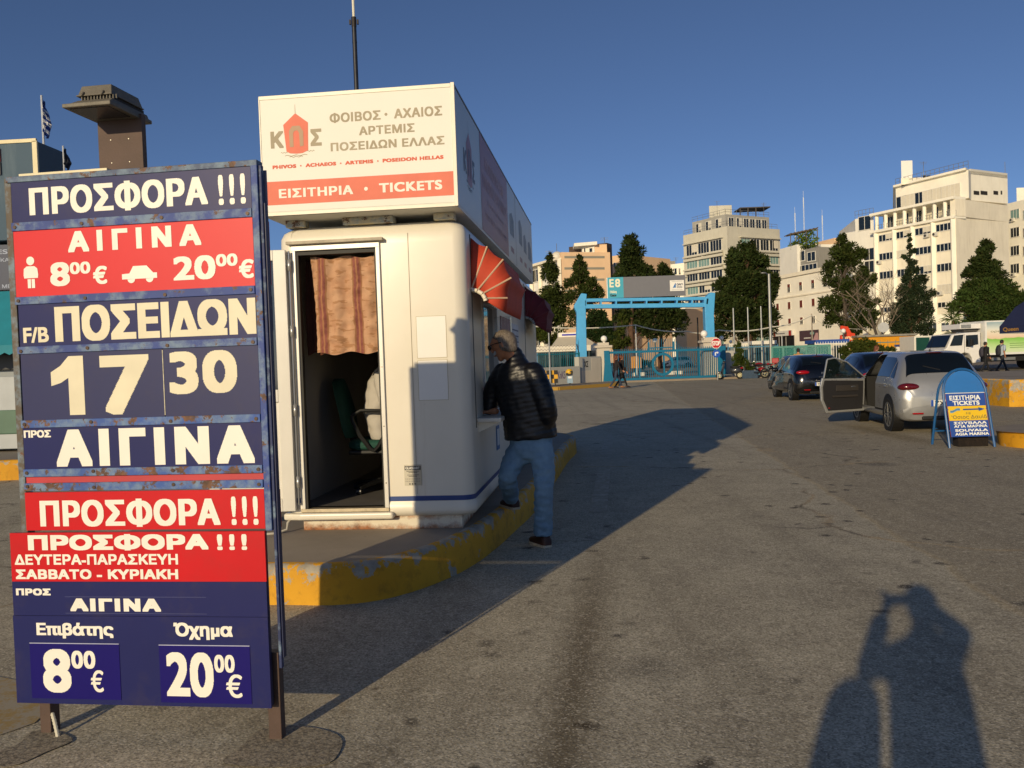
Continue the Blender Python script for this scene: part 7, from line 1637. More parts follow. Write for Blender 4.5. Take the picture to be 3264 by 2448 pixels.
for f in (.0, .3, .62, 1.0): onwall(m, sx0 + (sx1 - sx0) * f - .06, sx0 + (sx1 - sx0) * f + .06, .2, zs0 - .1, .06, 1)
m.build('shopfront', [glass('#15191c'), WFR], t)
bx0_, bz1_ = pl(2549, 1055, SA, SB_); bx1_, _ = pl(2611, 1055, SA, SB_); bz0_ = pl(2549, 1088, SA, SB_)[1]
m = MB(); onwall(m, bx0_, bx1_, bz0_, bz1_, .06, 0); w_ = bx1_ - bx0_; h_ = bz1_ - bz0_
pts = [(bx0_ + w_ * (.67 + .11 * math.cos(a * .45)), bz0_ + h_ * (.70 + .16 * math.sin(a * .45))) for a in range(14)]; m.add([((dS * s).x + nS.x * .08, (dS * s).y + nS.y * .08, z) for s, z in pts], [tuple(range(14))], 1)
pts = [(bx0_ + w_ * .70, bz0_ + h_ * .02), (bx0_ + w_ * .99, bz0_ + h_ * .02), (bx0_ + w_ * .97, bz0_ + h_ * .7), (bx0_ + w_ * .86, bz0_ + h_ * .72)]; m.add([((dS * s).x + nS.x * .08, (dS * s).y + nS.y * .08, z) for s, z in pts], [(0, 1, 2, 3)], 2)
onwall(m, bx0_ + w_ * .24, bx0_ + w_ * .6, bz0_ + h_ * .22, bz0_ + h_ * .32, .08, 3)
m.build('billboard', [M('#4e3a42', .6, var=.15, scale=.6), M('#8fb0a4', .5), M('#c49a9a', .5), M('#d8d4cc', .5)], t)
# --- office tower with ribbon windows
TA, TB, TC = P2(2178, 178), P2(2318, 167), P2(2486, 174); t = bld('office_tower', 'tall grey-beige office tower with ribbon windows and set-back penthouse', TA)
zt_ = pl(2310, 722, TA, TB)[1]; wallblock(t, [TA, TB, TC, (TC[0] - 4, TC[1] + 22), (TA[0] + 6, TA[1] + 24)], 0, zt_, GREYC)
fl = 3.1; dT = (Vector(TB) - Vector(TA)).normalized(); LT = (Vector(TB) - Vector(TA)).length; dR = (Vector(TC) - Vector(TB)).normalized(); LR = (Vector(TC) - Vector(TB)).length
nT = Vector((dT.y, -dT.x)); nR = Vector((dR.y, -dR.x))
sp0, sp1 = pl(2186, 760, TA, TB)[0], pl(2302, 760, TA, TB)[0]; rp0, rp1 = pl(2360, 760, TB, TC)[0], pl(2480, 760, TB, TC)[0]
rowz = [zt_ - 4.35 - k * ((zt_ - 5.3) / 8.0) for k in range(9)]
stys = [('half', 'dark', 'dark', 'pale'), ('pale', 'pale', 'dark', 'pale'), ('dark', 'dark', 'dark', 'dark'), ('pale', 'half', 'dark', 'pale'), ('dark', 'half', 'dark', 'dark'), ('dark', 'pale', 'half', 'dark'), ('half', 'dark', 'dark', 'pale'), ('pale', 'pale', 'pale', 'dark'), ('dark',) * 4]
for r, z in enumerate(rowz):
    for k in range(3): w_ = (sp1 - sp0) / 3; window(t, TA, TB, sp0 + w_ * (k + .5), z, w_ - .35, 2.05, stys[r][k], 4)
    for k in range(4): w_ = (rp1 - rp0) / 4; window(t, TB, TC, rp0 + w_ * (k + .5), z, w_ - .3, 2.05, stys[r][3 - k], 3)
    for (P0, d, n, s0, s1) in ((TA, dT, nT, sp0, sp1), (TB, dR, nR, rp0, rp1)):
        q0 = Vector(P0) + d * (s0 - .4) + n * .35 - Vector(TA); q1 = Vector(P0) + d * (s1 + .3) + n * .35 - Vector(TA); m = MB()
        m.bar((q0.x, q0.y, z - .35), (q1.x, q1.y, z - .35), .7, .28); m.bar((q0.x, q0.y, z - .95), (q1.x, q1.y, z - .95), .35, .5); m.bar((q0.x, q0.y, z + 2.35), (q1.x, q1.y, z + 2.35), .5, .2); m.build('spandrel', GREYC, t)
for px, py in ((2240, 818), (2187, 832), (2478, 812), (2187, 880)): ac_unit(t, TA, TB, px, py) if px < 2320 else ac_unit(t, TB, TC, px, py)
PA, PB, PC = P2(2208, 180), P2(2314, 171), P2(2453, 177); zp = pl(2314, 682, PA, PB)[1]
wallblock(t, [PA, PB, PC, (PC[0] - 4, PC[1] + 14), (PA[0] + 5, PA[1] + 14)], zt_, zp, M('#a7a49a', .8, var=.08, scale=.3), 'penthouse')
LP_ = (Vector(PC) - Vector(PB)).length
for f in (.12, .30, .46, .60, .74, .88): window(t, PB, PC, LP_ * f, zt_ + .4, LP_ * .11, 1.9, 'dark' if f != .30 else 'half', 2)
for f in (.2, .5, .8): window(t, PA, PB, (Vector(PB) - Vector(PA)).length * f, zt_ + .4, 1.6, 1.9, 'half', 2)
penth(t, 2260, 2332, 655, 176, 6, zp, GREYC, 'stair_tower')
for px in (2352, 2378, 2412): pass
a, b = P2(2362, 178), P2(2412, 178); zc_ = at(2390, 663, 178).z; m = MB(); m.prismz(loc_poly(t, [a, (b[0] + 3, b[1]), (b[0] + 3, b[1] + 5), (a[0], a[1] + 5)]), zc_, zc_ + .2)
for q_ in (a, b, ((a[0] + b[0]) / 2, a[1])): m.box(q_[0] - TA[0] - .1, q_[0] - TA[0] + .1, q_[1] - TA[1], q_[1] - TA[1] + .2, zp, zc_)
m.build('roof_canopy', M('#4a443e', .7), t)
railing_part(t, [P2(2180, 178.5), TB, P2(2478, 174)], zt_, 1.0, 1.5); railing_part(t, [PA, PB, PC], zp, 1.0, 1.5); aerial(t, 2434, 646, 177, 6, 3); aerial(t, 2285, 641, 176, 3, 1)
# --- smaller buildings
def simple(label, pxa, Ya, pxb, Yb, pyt, depth, mat_, wins=(), extra=None, name='building'):
    a, b = P2(pxa, Ya, pyt), P2(pxb, Yb, pyt); t = bld(name, label, a); z = pl((pxa + pxb) / 2, pyt, a, b)[1]; d = (Vector(b) - Vector(a)).normalized(); n = Vector((d.y, -d.x))
    wallblock(t, [a, b, (b[0] - n.x * depth, b[1] - n.y * depth), (a[0] - n.x * depth, a[1] - n.y * depth)], 0, z, mat_)
    for (x0, x1, y0, y1, st_, pn) in wins:
        s0, z1 = pl(x0, y0, a, b); s1, z0 = pl(x1, y1, a, b); window(t, a, b, (s0 + s1) / 2, z0, s1 - s0, z1 - z0, st_, pn)
    if extra: extra(t, a, b, z)
    return t
simple('white blank-sided building right of the office tower', 2484, 156, 2540, 150, 787, 14, PALE)
def garden(t, a, b, z):
    m = MB()
    for f in (0, .3, .6, 1): p = Vector(a).lerp(Vector(b), f) - Vector(a); m.bar((p.x, p.y + .5, z), (p.x, p.y + .5, z + 3.2), .12)
    p = Vector(b) - Vector(a); m.bar((0, .5, z + 3.2), (p.x, p.y + .5, z + 3.2), .2); m.bar((0, 3, z + 3.2), (p.x, p.y + 3, z + 3.2), .2)
    for k in range(8): q_ = p * (k / 7); m.bar((q_.x, q_.y, z + 3.3), (q_.x, q_.y + 4, z + 3.3), .1)
    m.build('pergola', M('#6a5c48', .7), t); m = MB(); rn = random.Random(3)
    for k in range(420):
        q_ = p * rn.random(); c = Vector((q_.x, q_.y + rn.random() * 3, z + .3 + 2.8 * rn.random() ** 1.4 * (1 if .3 < q_.length / p.length < .95 else .5))); v = Vector((rn.gauss(0, 1), rn.gauss(0, 1), rn.gauss(0, 1))).normalized() * .55; w = v.orthogonal().normalized() * .16; m.add([c - v, c + w, c + v, c - w], [(0, 1, 2, 3)])
    m.build('roof_plants', mat_foliage('#566a2c', 'roof_garden_leaves'), t)
simple('grey concrete building with dark glass bands and a roof garden pergola', 2524, 152, 2610, 146, 795, 12, GREYD, [(2529, 2566, 806, 829, 'dark', 3), (2574, 2600, 806, 829, 'dark', 2), (2543, 2605, 849, 866, 'dark', 5)], garden)
simple('small peach building behind the grey one with the roof garden', 2598, 160, 2660, 154, 766, 14, PEACH, [(2606, 2614, 806, 822, 'dark', 1)])
# --- peach gable with the windowed front on the left
FA, FB, FC = P2(1694, 128, 835), P2(1788, 119, 804), P2(1943, 121, 804); t = bld('apartment_block', 'peach gable-ended block with grey streaks and windowed front, behind the kiosk awning', FA)
zt_ = pl(1790, 804, FB, FC)[1]; wallblock(t, [FA, FB, FC, (FC[0] - 2, FC[1] + 16), (FA[0] + 4, FA[1] + 18)], 0, zt_ - .8, PALE); m = MB()
dP = (Vector(FC) - Vector(FB)).normalized(); nP_ = Vector((dP.y, -dP.x)); q0 = Vector(FB) + nP_ * .12; q1 = Vector(FC) + nP_ * .12
wallblock(t, [tuple(q0), tuple(q1), (FC[0] - nP_.x * .6, FC[1] - nP_.y * .6), (FB[0] - nP_.x * .6, FB[1] - nP_.y * .6)], 0, zt_, PEACH, 'gable_wall')
m = MB()
for py in (820, 856, 892, 927):
    for x0, x1 in ((1798, 1838), (1852, 1926)):
        s0, z_ = pl(x0, py, FB, FC); s1, _ = pl(x1, py, FB, FC); a_ = q0 + dP * s0 + nP_ * .02 - Vector(FA); b_ = q0 + dP * s1 + nP_ * .02 - Vector(FA); m.add([(a_.x, a_.y, z_ - .16), (b_.x, b_.y, z_ - .16), (b_.x, b_.y, z_ + .16), (a_.x, a_.y, z_ + .16)], [(0, 1, 2, 3)])
m.build('streak_bands', mat_worn('#8c8a7c', 'grey_streaks', .25), t)
ph_ = penth(t, 1893, 1934, 779, 121.5, 7, zt_ - 1, PEACH); a_, b_ = P2(1855, 122.5), P2(1894, 121.4); zz = pl(1880, 784, a_, b_)[1]
wallblock(t, [a_, b_, (b_[0], b_[1] + 6), (a_[0], a_[1] + 6)], zt_ - 1, zz, M('#e8e2d2', .7), 'stair_house')
wallblock(t, [(a_[0] - 1.2, a_[1] - .8), (b_[0] + .3, b_[1] - .8), (b_[0], b_[1] + 6), (a_[0] - 1, a_[1] + 6)], zz, zz + .45, M('#e8e2d2', .7), 'stair_roof')
for x0, x1 in ((1862, 1867), (1879, 1889)): s0, z1 = pl(x0, 792, a_, b_); s1, z0 = pl(x1, 803, a_, b_); window(t, a_, b_, (s0 + s1) / 2, z0, s1 - s0, z1 - z0, 'dark', 1)
LF = (Vector(FB) - Vector(FA)).length
for r in range(5):
    z = zt_ - 3.2 - r * 3.1
    for f in (.16, .5, .82): window(t, FA, FB, LF * f, z, 2.6, 1.7, ('dark', 'half', 'dark')[r % 3], 2)
dF = (Vector(FB) - Vector(FA)).normalized(); nF = Vector((dF.y, -dF.x)); m = MB()
for f in (.02, .33, .67, .98): p = dF * LF * f + nF * .25; m.bar((p.x, p.y, 0), (p.x, p.y, zt_ - .9), .5, .6)
p0, p1 = nF * .4, dF * LF + nF * .4; m.bar((p0.x, p0.y, zt_ - .9), (p1.x, p1.y, zt_ - .9), .9, .35); m.build('frame_ribs', CREAM, t)
m = MB(); p = at(1776, 815, 123); m.ell((p.x - FA[0], 123 - FA[1], p.z - .2), (.9, .9, .8)); m.build('water_tank', M('#d8d2c0', .6), t)
aerial(t, 1926, 756, 122, 3.5, 2); aerial(t, 1774, 776, 124, 2.5, 0); aerial(t, 1750, 798, 125, 2.5, 2)
simple('pinkish block just right of the peach gable', 1944, 134, 1990, 132, 814, 12, PEACH, [(1948, 1953, 838, 848, 'dark', 1), (1956, 1963, 838, 848, 'dark', 1)])
simple('dark brown recess tower between the peach gable and the pinkish block', 1934, 122.5, 1950, 124, 776, 6, M('#4a3a32', .8))  # added block; the recess's shade is put into its dark colour
simple('distant cream building with roof clutter left of the office tower', 2108, 190, 2184, 186, 842, 14, CREAM2, [(2150, 2158, 856, 874, 'dark', 1), (2164, 2170, 856, 874, 'half', 1)], lambda t, a, b, z: (aerial(t, 2154, 820, 190, 4, 3), penth(t, 2132, 2152, 832, 192, 5, z, GREYD)))
simple('low pinkish building with a red sign band behind the right portal column', 2150, 165, 2186, 163, 985, 10, PEACH, [(2158, 2178, 1030, 1046, 'redhalf', 2)])
simple('far pale building glimpsed between the trees behind the gate', 1925, 140, 2075, 138, 950, 12, CREAM2, [(1990, 2000, 985, 1003, 'dark', 2), (2020, 2030, 985, 1003, 'dark', 2)])
simple('long low cream building behind the trees at far right', 2810, 112, 3300, 108, 1000, 10, CREAM2, [(2960 + k * 40, 2985 + k * 40, 1030, 1055, 'dark', 2) for k in range(7)])
def far_mast(label, px, pyt, pyb, Y=420, arms=()):
    p = at(px, pyt, Y); b = at(px, pyb, Y); t = thing('lattice_mast', label, 'mast', (p.x, Y, 0)); m = MB(); H = p.z
    for sx_, sy_ in ((-.25, 0), (.25, 0), (0, .4)): m.bar((sx_ * 1.2, sy_, 0), (sx_ * .5, sy_, H * .96), .12)
    for k in range(40): z = H * .96 * k / 40; m.bar((-.28, 0, z), (.28, 0, z + H * .02), .08)
    m.bar((0, 0, H * .9), (0, 0, H), .10); m.build('mast', M('#d8dde2', .5), t)
far_mast('slim white radio mast seen left of the tallest radio mast', 2533, 660, 740); far_mast('tallest slim white radio mast in the distance', 2560, 608, 740); far_mast('slim white radio mast right of the tallest one', 2620, 668, 760)

# ================================================================== trees and shrubs
PINE = mat_foliage('#323d1a', 'pine_needles'); PINED = mat_foliage('#2b3719', 'dark_conifer'); OLIVE = mat_foliage('#3c461b', 'olive_foliage'); SPRUCE = mat_foliage('#2b3826', 'spruce_needles'); LEAFG = mat_foliage('#33431d', 'green_leaves'); BARK = M('#5a4232', .9, var=.25, scale=3, bump=.5, bscale=12, name='bark'); BARKG = M('#4e443a', .9, var=.2, scale=4, name='grey_bark')
def tree(label, pxb, Y, blobs, mat_=PINE, trunk=(.28, .12), density=1.0, size=.42, group=None, name='pine_tree', cat='tree', bark=BARK, ptop=None, seed=0, droop=.0, lobes=7):
    """crown of many needle tufts gathered in clumps; blobs are (px, py, r px) places of its main masses at distance Y"""
    rn = random.Random(seed * 77 + 5); bx = gx(pxb, Y); t = thing(name, label, cat, (bx, Y, 0), 0, group); sc_ = Y / 2750; m = MB(); lm = MB(); cl = []
    for px, py, r in blobs:
        c = at(px, py, Y + rn.uniform(-.5, .5) * r * sc_); c = Vector((c.x - bx, c.y - Y, c.z)); R = r * sc_ * 1.12; cl.append((c, R))
    top = max(c.z + R * .3 for c, R in cl); zlow = min(c.z for c, R in cl)
    tp = ptop and at(ptop[0], ptop[1], Y); tx = (tp.x - bx) if tp else cl[0][0].x
    path = [Vector((0, 0, 0)).lerp(Vector((tx, 0, top * .92)), k / 8) + Vector((rn.gauss(0, .10), rn.gauss(0, .1), 0)) * (1 if 0 < k < 8 else 0) for k in range(9)]
    lm.tube(path, [trunk[0] * (1 - k / 8) ** 1.3 + trunk[1] * .15 for k in range(9)], 9)
    for c, R in cl:
        z0 = max(zlow * .6, c.z - R * .8 - .4 * abs(c.x)); f = min(.9, z0 / (top * .92)); a = path[int(f * 8)]; mid = a.lerp(c, .55) + Vector((0, 0, .12 * R)); lm.tube([a, mid, c + (c - a).normalized() * R * .3], [trunk[1] * .5, trunk[1] * .3, trunk[1] * .1], 6)
        n_sub = max(3, int(lobes))
        subs = []
        for k in range(n_sub):
            d = Vector((rn.gauss(0, 1), rn.gauss(0, 1), rn.gauss(0, .8))).normalized(); subs.append((c + d * R * rn.uniform(.35, .78), R * rn.uniform(.34, .6)))
        for sc, sr in subs:
            size_ = size * .66; N = int(density * 54 * (sr / size_) ** 1.7) + 14
            lm.tube([c, sc], [trunk[1] * .15, trunk[1] * .05], 4)
            for _ in range(N):
                d = Vector((rn.gauss(0, 1), rn.gauss(0, 1), rn.gauss(0, 1))).normalized(); rr = sr * rn.uniform(.35, 1.08) ** .7; p = sc + d * rr * Vector((1, 1, .78)).length / 1.6
                ax = (d + Vector((rn.gauss(0, .5), rn.gauss(0, .5), rn.gauss(.25 - droop, .4)))).normalized(); l = size_ * rn.uniform(.6, 1.35); w = ax.orthogonal().normalized(); w = (Matrix.Rotation(rn.random() * 6.28, 3, ax) @ w) * l * rn.uniform(.13, .24)
                m.add([p - ax * l * .5, p + w, p + ax * l * .6, p - w], [(0, 1, 2, 3)])
    m.build('crown', mat_, t); lm.build('trunk', bark, t, sharp=180); return t
tree('tall drooping conifer directly right of the far awning, before the windowed front', 1752, 92, [(1752, 822, 14), (1758, 850, 26), (1750, 885, 32), (1756, 925, 36), (1778, 960, 34), (1742, 965, 36), (1790, 1000, 30), (1760, 1020, 42), (1725, 1035, 32), (1740, 1000, 34)], PINE, size=.5, seed=1, droop=.6, density=1.1)
tree('cone-shaped conifer with open tiers in front of the peach gable', 1850, 88, [(1847, 820, 10), (1846, 842, 19), (1848, 866, 27), (1846, 892, 30), (1812, 902, 18), (1885, 905, 22), (1905, 930, 17), (1858, 930, 30), (1888, 945, 25), (1830, 955, 28), (1870, 975, 30), (1835, 1000, 34)], PINE, size=.45, seed=2, density=1.1)
tree('tallest dark pine behind the left part of the gate board', 2010, 92, [(2012, 760, 20), (2005, 790, 32), (2025, 800, 27), (2005, 830, 36), (2028, 850, 34), (1990, 868, 34), (2030, 885, 40), (1980, 900, 36), (2030, 925, 50), (1990, 960, 40), (2050, 990, 50), (1990, 1010, 34), (2100, 1000, 46), (2140, 990, 36), (2125, 1040, 44), (2060, 1045, 40)], PINED, (.42, .18), size=.55, seed=3, density=1.1)
tree('dark round-topped pine showing above the grey half of the gate board', 2105, 104, [(2110, 862, 24), (2075, 872, 24), (2128, 880, 20), (2090, 895, 28), (2120, 960, 40), (2150, 985, 34), (2165, 1015, 28)], PINED, size=.55, seed=4)
tree('dense dark bushy tree behind the left portal column', 1905, 76, [(1902, 1010, 30), (1880, 1030, 28), (1925, 1030, 28), (1900, 1060, 34), (1935, 1070, 26), (1870, 1070, 28), (1915, 1095, 30)], mat_foliage('#26371b', 'dark_bush_leaves'), size=.38, seed=5, name='bushy_tree', density=1.2)
tree('thin olive-green young conifer left of the brown trunk behind the gate', 1985, 74, [(1980, 1010, 12), (1984, 1035, 18), (1978, 1060, 22), (1990, 1085, 26), (1968, 1095, 22)], OLIVE, (.14, .07), size=.34, seed=6, density=.9)
tree('huge rounded dark pine between the office tower and the shutter building', 2385, 80, [(2375, 782, 24), (2362, 810, 36), (2395, 812, 32), (2345, 845, 38), (2395, 850, 42), (2430, 838, 24), (2330, 880, 38), (2380, 895, 48), (2428, 890, 36), (2305, 905, 28), (2455, 890, 26), (2466, 905, 22), (2345, 935, 46), (2410, 940, 48), (2450, 945, 34), (2310, 955, 36), (2300, 1000, 36), (2350, 990, 48), (2410, 1000, 50), (2455, 1000, 30), (2310, 1040, 40), (2370, 1045, 46), (2430, 1045, 42)], PINED, (.42, .2), size=.5, seed=7, density=1.25, lobes=8)
tree('open-limbed pine in front of the shutter building, left of the bare tree', 2700, 78, [(2678, 762, 18), (2690, 790, 28), (2665, 815, 30), (2715, 815, 34), (2640, 850, 24), (2745, 810, 18), (2700, 850, 40), (2755, 860, 22), (2650, 895, 30), (2720, 900, 40), (2775, 890, 20), (2690, 930, 40), (2740, 940, 38), (2630, 962, 26), (2670, 975, 32), (2725, 990, 40), (2775, 965, 26), (2660, 1020, 28), (2710, 1035, 34), (2765, 1025, 32), (2790, 1000, 20)], PINE, (.32, .16), size=.45, seed=8, bark=BARKG, density=1.0)
tree('slim spruce with a pointed top before the columned cream block', 2905, 84, [(2899, 748, 6), (2899, 765, 8), (2898, 785, 10), (2908, 800, 12), (2890, 818, 14), (2905, 840, 16), (2898, 865, 20), (2925, 860, 12), (2885, 890, 22), (2920, 895, 24), (2945, 890, 16), (2880, 925, 30), (2925, 930, 34), (2960, 940, 20), (2870, 965, 34), (2920, 970, 40), (2955, 985, 26), (2880, 1005, 40), (2930, 1015, 40), (2860, 1040, 30), (2910, 1050, 40), (2950, 1050, 26)], SPRUCE, (.22, .1), size=.36, seed=9, density=1.0, name='spruce_tree', droop=.4)
tree('broad dark conifer before the blank side wall at right', 3135, 88, [(3145, 782, 18), (3140, 805, 28), (3130, 835, 34), (3155, 840, 32), (3115, 868, 36), (3160, 870, 36), (3085, 872, 18), (3110, 905, 40), (3165, 905, 36), (3140, 935, 46)], PINED, (.35, .15), size=.5, seed=10, density=1.15)
tree('broad green leafy tree with layered boughs behind the lorry', 3150, 74, [(3120, 925, 36), (3170, 920, 36), (3215, 925, 32), (3080, 950, 34), (3140, 960, 44), (3195, 960, 44), (3245, 945, 36), (3110, 995, 44), (3170, 1000, 48), (3230, 985, 44), (3055, 985, 28), (3090, 1025, 40), (3150, 1030, 40), (3215, 1025, 40), (3260, 1000, 34)], LEAFG, (.3, .15), size=.42, seed=11, density=1.1, name='leafy_tree')
tree('wide shrub with yellowing leaves beyond the dark blue car', 2760, 49, [(2690, 1118, 18), (2720, 1105, 22), (2750, 1100, 22), (2780, 1108, 22), (2812, 1112, 20), (2838, 1122, 16), (2700, 1135, 18), (2740, 1130, 24), (2785, 1132, 24), (2825, 1138, 18)], OLIVE, (.06, .03), size=.22, seed=12, density=1.3, name='shrub', cat='shrub')
tree('small upright shrub growing from the dark blue planter', 2368, 53.3, [(2352, 1100, 10), (2355, 1118, 14), (2350, 1138, 17), (2362, 1150, 18), (2375, 1165, 18), (2395, 1170, 14), (2350, 1165, 16)], mat_foliage('#3c4a1c', 'planter_leaves'), (.04, .025), size=.17, seed=13, density=1.1, name='shrub', cat='shrub')
tree('low clipped bush behind the gate right of the yellow bin', 2062, 68, [(2050, 1160, 14), (2072, 1160, 14)], PINED, (.05, .03), size=.2, seed=14, name='shrub', cat='shrub')
tree('hedge-like dark shrub behind the guardhouse at left', 1720, 70, [(1705, 1070, 26), (1735, 1075, 24), (1700, 1045, 22), (1765, 1085, 22), (1730, 1050, 20)], OLIVE, (.08, .04), size=.36, seed=15, name='shrub', cat='shrub')
# leafless tree: bare branching limbs
def bare_tree(label, px, Y, pyt, seed=3):
    rn = random.Random(seed); x = gx(px, Y); H = at(px, pyt, Y).z; t = thing('bare_tree', label, 'tree', (x, Y, 0)); m = MB(); b = MB()
    def grow(p, d, L, r, lev):
        n = 4; path = [p]; q_ = p.copy(); dd = d.copy()
        for k in range(n): dd = (dd + Vector((rn.gauss(0, .13), rn.gauss(0, .13), rn.gauss(.04, .08)))).normalized(); q_ = q_ + dd * L / n; path.append(q_.copy())
        (m if lev == 0 else b).tube(path, [r * (1 - .5 * k / n) for k in range(n + 1)], 6 if lev < 2 else 4)
        if lev >= 5 or r < .008: return
        for k in range(3 if lev else 6):
            f = rn.uniform(.35, 1.0); i = min(n - 1, int(f * n)); s = path[i].lerp(path[i + 1], f * n - i) if i < n else path[-1]
            nd = (dd * .6 + Vector((rn.gauss(0, .7), rn.gauss(0, .6), rn.uniform(-.05, .6)))).normalized(); grow(s, nd, L * rn.uniform(.5, .72), r * rn.uniform(.42, .6), lev + 1)
    grow(Vector((0, 0, 0)), Vector((0, 0, 1)), H * .62, .15, 0); m.build('trunk', BARKG, t, sharp=180); b.build('branches', M('#7d6f5e', .9, var=.15), t, sharp=180)
bare_tree('leafless grey tree with spreading bare branches left of the spruce', 2822, 70, 850, 5)
def palm(label, px, Y, pyt, seed=1):
    rn = random.Random(seed); x = gx(px, Y); H = at(px, pyt, Y).z; t = thing('yucca_palm', label, 'palm', (x, Y, 0)); m = MB(); m.tube([(0, 0, 0), (.1, 0, H * .5), (0, 0, H * .8)], [.14, .11, .10], 8); m.build('trunk', BARK, t); m = MB()
    for cz, n, L in ((H * .55, 60, 1.25), (H * .82, 80, 1.35)):
        for k in range(n):
            a = rn.random() * 6.28; e = rn.uniform(-.5, 1.4); d = Vector((math.cos(a) * math.cos(e), math.sin(a) * math.cos(e), math.sin(e))); s = d.orthogonal().normalized() * .045; c = Vector((0, 0, cz)); l = L * rn.uniform(.7, 1.1); mid = c + d * l * .55; tip = c + d * l + Vector((0, 0, -.22 * l * math.cos(e)))
            m.add([c, mid + s, tip, mid - s], [(0, 1, 2, 3)])
    m.build('fronds', mat_foliage('#4c5e2a', 'yucca_blades'), t)
palm('spiky yucca palm left of the lorry cab', 3040, 66, 985)
# ================================================================== ticket office glimpsed at the far left, flags
LYo = 14.6; t = thing('ticket_office', 'large ticket office with weathered grey light-box sign, at the left edge behind the board', 'ticket office', (gx(150, LYo), LYo, 0), rad(-4))
ox = gx(150, LYo)
def lz(py): return at(30, py, LYo).z
zt_, zb_ = lz(452), lz(764); m = MB(); m.box(-4.2, .0, 0, .75, zb_, zt_)
o = m.build('sign_box', [mat_streaky('#4c6070', '#7d8c94', .6, 'faded_blue_panel')], t, .01)
m = MB(); m.box(-4.2, .0, -.02, .02, zt_ - .02, zt_ + .04); m.box(-.07, .012, -.02, .02, zb_, zt_); m.build('trim', M('#d8cba2', .5), t)
u = lambda px: gx(px, LYo) - ox
m = MB(); m.box(u(-70), u(30), -.03, -.02, lz(513), lz(470)); m.box(u(-70), u(30), -.03, -.02, lz(555), lz(514), 1)
m.text('HELLENIC', u(-62), u(22), lz(535), lz(523), -.033, 2, .04); m.text('SEAWAYS', u(-60), u(18), lz(549), lz(538), -.033, 2, .04); m.build('emblem_panel', [M('#b8322c', .5), M('#22242c', .5), M('#d2d2cc', .5)], t)
m = MB(); m.box(-4.1, -.05, .2, .9, 0, zb_ - .05); m.build('wall', M('#8b9298', .6, var=.1, scale=.5), t)
m = MB(); m.box(-4.1, -.06, .1, .2, lz(920), lz(775)); m.text('FERRIES', u(-110), u(24), lz(805), lz(790), .098, 1, .02); m.text('ΑΚΤΟΠΛΟΪΚΑ', u(-120), u(28), lz(830), lz(815), .098, 1, .02); m.text('ΕΙΣΙΤΗΡΙΑ ΜΕ', u(-110), u(30), lz(915), lz(903), .098, 1, .02); m.build('notice_panel', [M('#26324e', .5), M('#8e98ae', .5)], t)
m = MB(); m.prism([(0, 0), (0, .01), (.9, -.55), (.9, -.56)], 0, 1); m = MB(); zz = lz(925); m.add([(-4.1, .1, zz), (-.1, .1, zz), (-.1, -.7, zz - .95), (-4.1, -.7, zz - .95)], [(0, 1, 2, 3)])
n = 24
for k in range(n): a = -4.1 + 4.0 * k / n; b = a + 4.0 / n; m.add([(a, -.7, zz - .95), (b, -.7, zz - .95), (b, -.7, zz - 1.07), ((a + b) / 2, -.7, zz - 1.11), (a, -.7, zz - 1.07)], [(0, 1, 2, 3, 4)])
m.build('awning', M('#1d7f90', .7, var=.08), t)
m = MB(); m.box(-4.1, -.1, -.3, .2, .35, lz(1200)); m.box(-4.1, -.1, .1, .15, lz(1180), zz - 1.0, 1); m.box(-.9, -.2, -.33, -.3, .6, 1.0, 2); m.build('counter', [M('#aab0b4', .5, var=.06), M('#16181a', .4), M('#4a6a58', .5)], t, .02)
rs2 = smooth_poly([(-13, 12.95), (-8, 12.85), (-6.9, 13.3), (-6.7, 15), (-6.9, 20), (-9, 23), (-13, 23), (-14, 18)], 4)
island('office_pavement', rs2, .3)
def flag(label, px, pyt, pyb, Y, fy0, fy1, cols):
    p = at(px, pyt, Y); t = thing('flag_on_pole', label, 'flag', (p.x, Y, 0)); m = MB(); m.tube([(0, 0, 0), (0, 0, p.z)], [.05, .03], 8); m.build('pole', M('#c9cac8', .4, .4), t); z1, z0 = at(px, fy0, Y).z, at(px, fy1, Y).z; m = MB(); rows = []
    for j in range(19):
        v = j / 18; rows.append([(.03 + u_ * (.05 + .13 * max(0, math.sin(v * 2.9)) ** 1.5) + .012 * math.sin(v * 17 + u_ * 5), .10 * math.sin(u_ * 14 + v * 2.5), z1 + (z0 - z1) * v - u_ * .22) for u_ in [i / 8 for i in range(9)]])
    for j in range(18): m.rings(rows[j:j + 2], (j // 2) % 2 if cols else 0, True, False, False)
    m.build('flag', [M('#1c3f8c', .8), M('#dfe0e2', .8)] if cols else [M('#1a2336', .8), M('#1a2336', .8)], t, sharp=180)
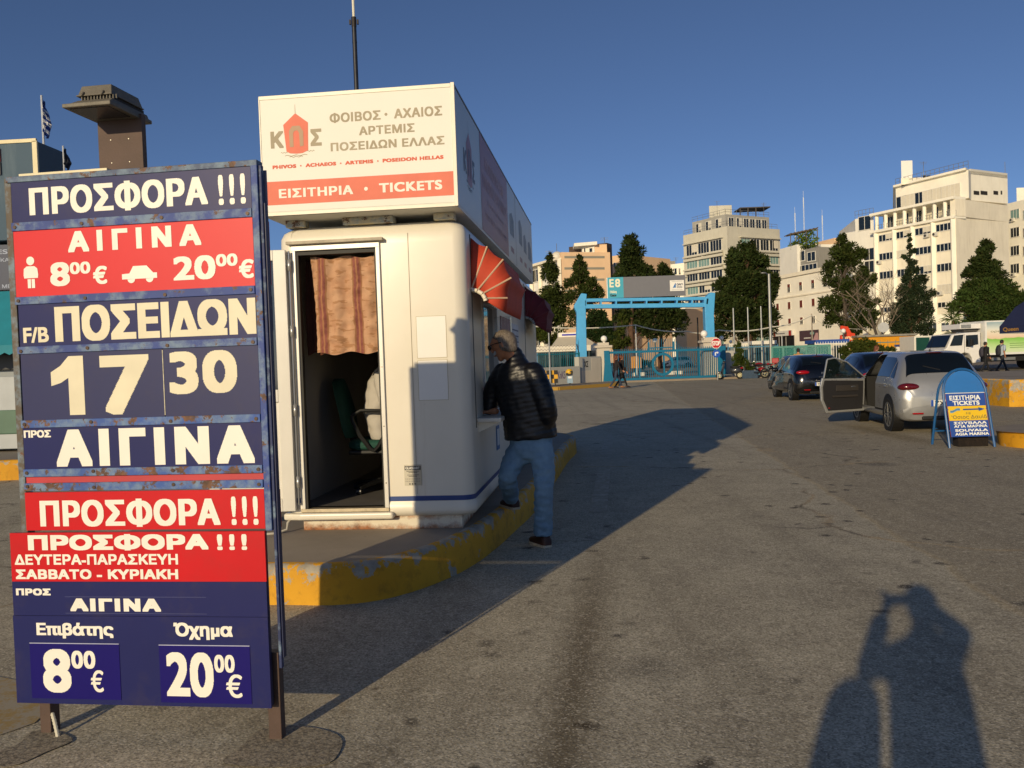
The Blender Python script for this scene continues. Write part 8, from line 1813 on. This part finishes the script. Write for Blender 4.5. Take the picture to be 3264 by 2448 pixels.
flag('blue and white striped flag hanging limp from a pole above the ticket office', 132, 304, 455, 24, 318, 418, True)
flag('small dark flag on a pole beside the ticket office roof', 201, 465, 530, 27, 470, 522, False)
# beyond the gate: striped kerb stones, a parked pale car, loudspeaker horn on its pole
kb = [(1985, 1192), (2012, 1191), (2040, 1190), (2135, 1188), (2160, 1186)]
for i, (px, py) in enumerate(kb):
    p = G(px, py); p = Vector((gx(px, 66 + i * .4), 66 + i * .4, 0)); t = thing('kerb_stone', 'white painted kerb stone beyond the gate bars', 'kerb stone', p, 0, 'white kerb stones behind the gate'); m = MB(); m.box(-.32, .32, -.15, .15, 0, .38); m.build('stone', M('#e2ddd0', .8), t, .03)
car('pale grey car parked side-on far behind the right half of the gate', (gx(2192, 112), 112, 0), rad(-80), HATCH, paint('#b9b9b4', 'pale_grey_paint', .2, .3), REDL, 'ΖΚ', 7, 1.05)
p = at(2812, 1044, 64); t = thing('loudspeaker', 'pale cone-shaped loudspeaker on a pole above the yellow container', 'loudspeaker', (p.x, 64, 0)); m = MB()
m.rings([[(.0 + .42 * f * math.cos(a * .5236) - .1, -.25 - .2 * f, p.z + .38 * f * math.sin(a * .5236)) for a in range(12)] for f in (1.0, .7, .35, .15)]); m.build('horn', M('#b9bab8', .5), t); m = MB(); m.tube([(0, 0, 0), (0, 0, p.z + .1)], .06, 8); m.box(-.12, .2, -.3, .05, p.z - .12, p.z + .12); m.build('pole', M('#6d6e6c', .5), t)
# small wear and fittings that a lived-in booth carries
SCR = M('#8e8a80', .35, .8)
for z in (.62, 1.05, 1.5, 1.95, 2.3):
    mb = MB(); mb.disc((-.5505, -.0135, z), .006, 'y', .003, 8); mb.build('screw', SCR, DFR)
mb = MB(); pts = [(-1.30, .02, .37), (-1.33, -.03, .33), (-1.335, -.04, .28), (-1.40, -.09, .262), (-1.52, -.13, .262)]
mb.tube(pts, .011, 6); mb.build('cable', M('#a9a498', .7), kio, sharp=180)
mb = MB(); mb.box(-.32, -.317, .0055, .0075, .53, 2.5); mb.build('panel_seam', M('#a79c84', .7), kio)
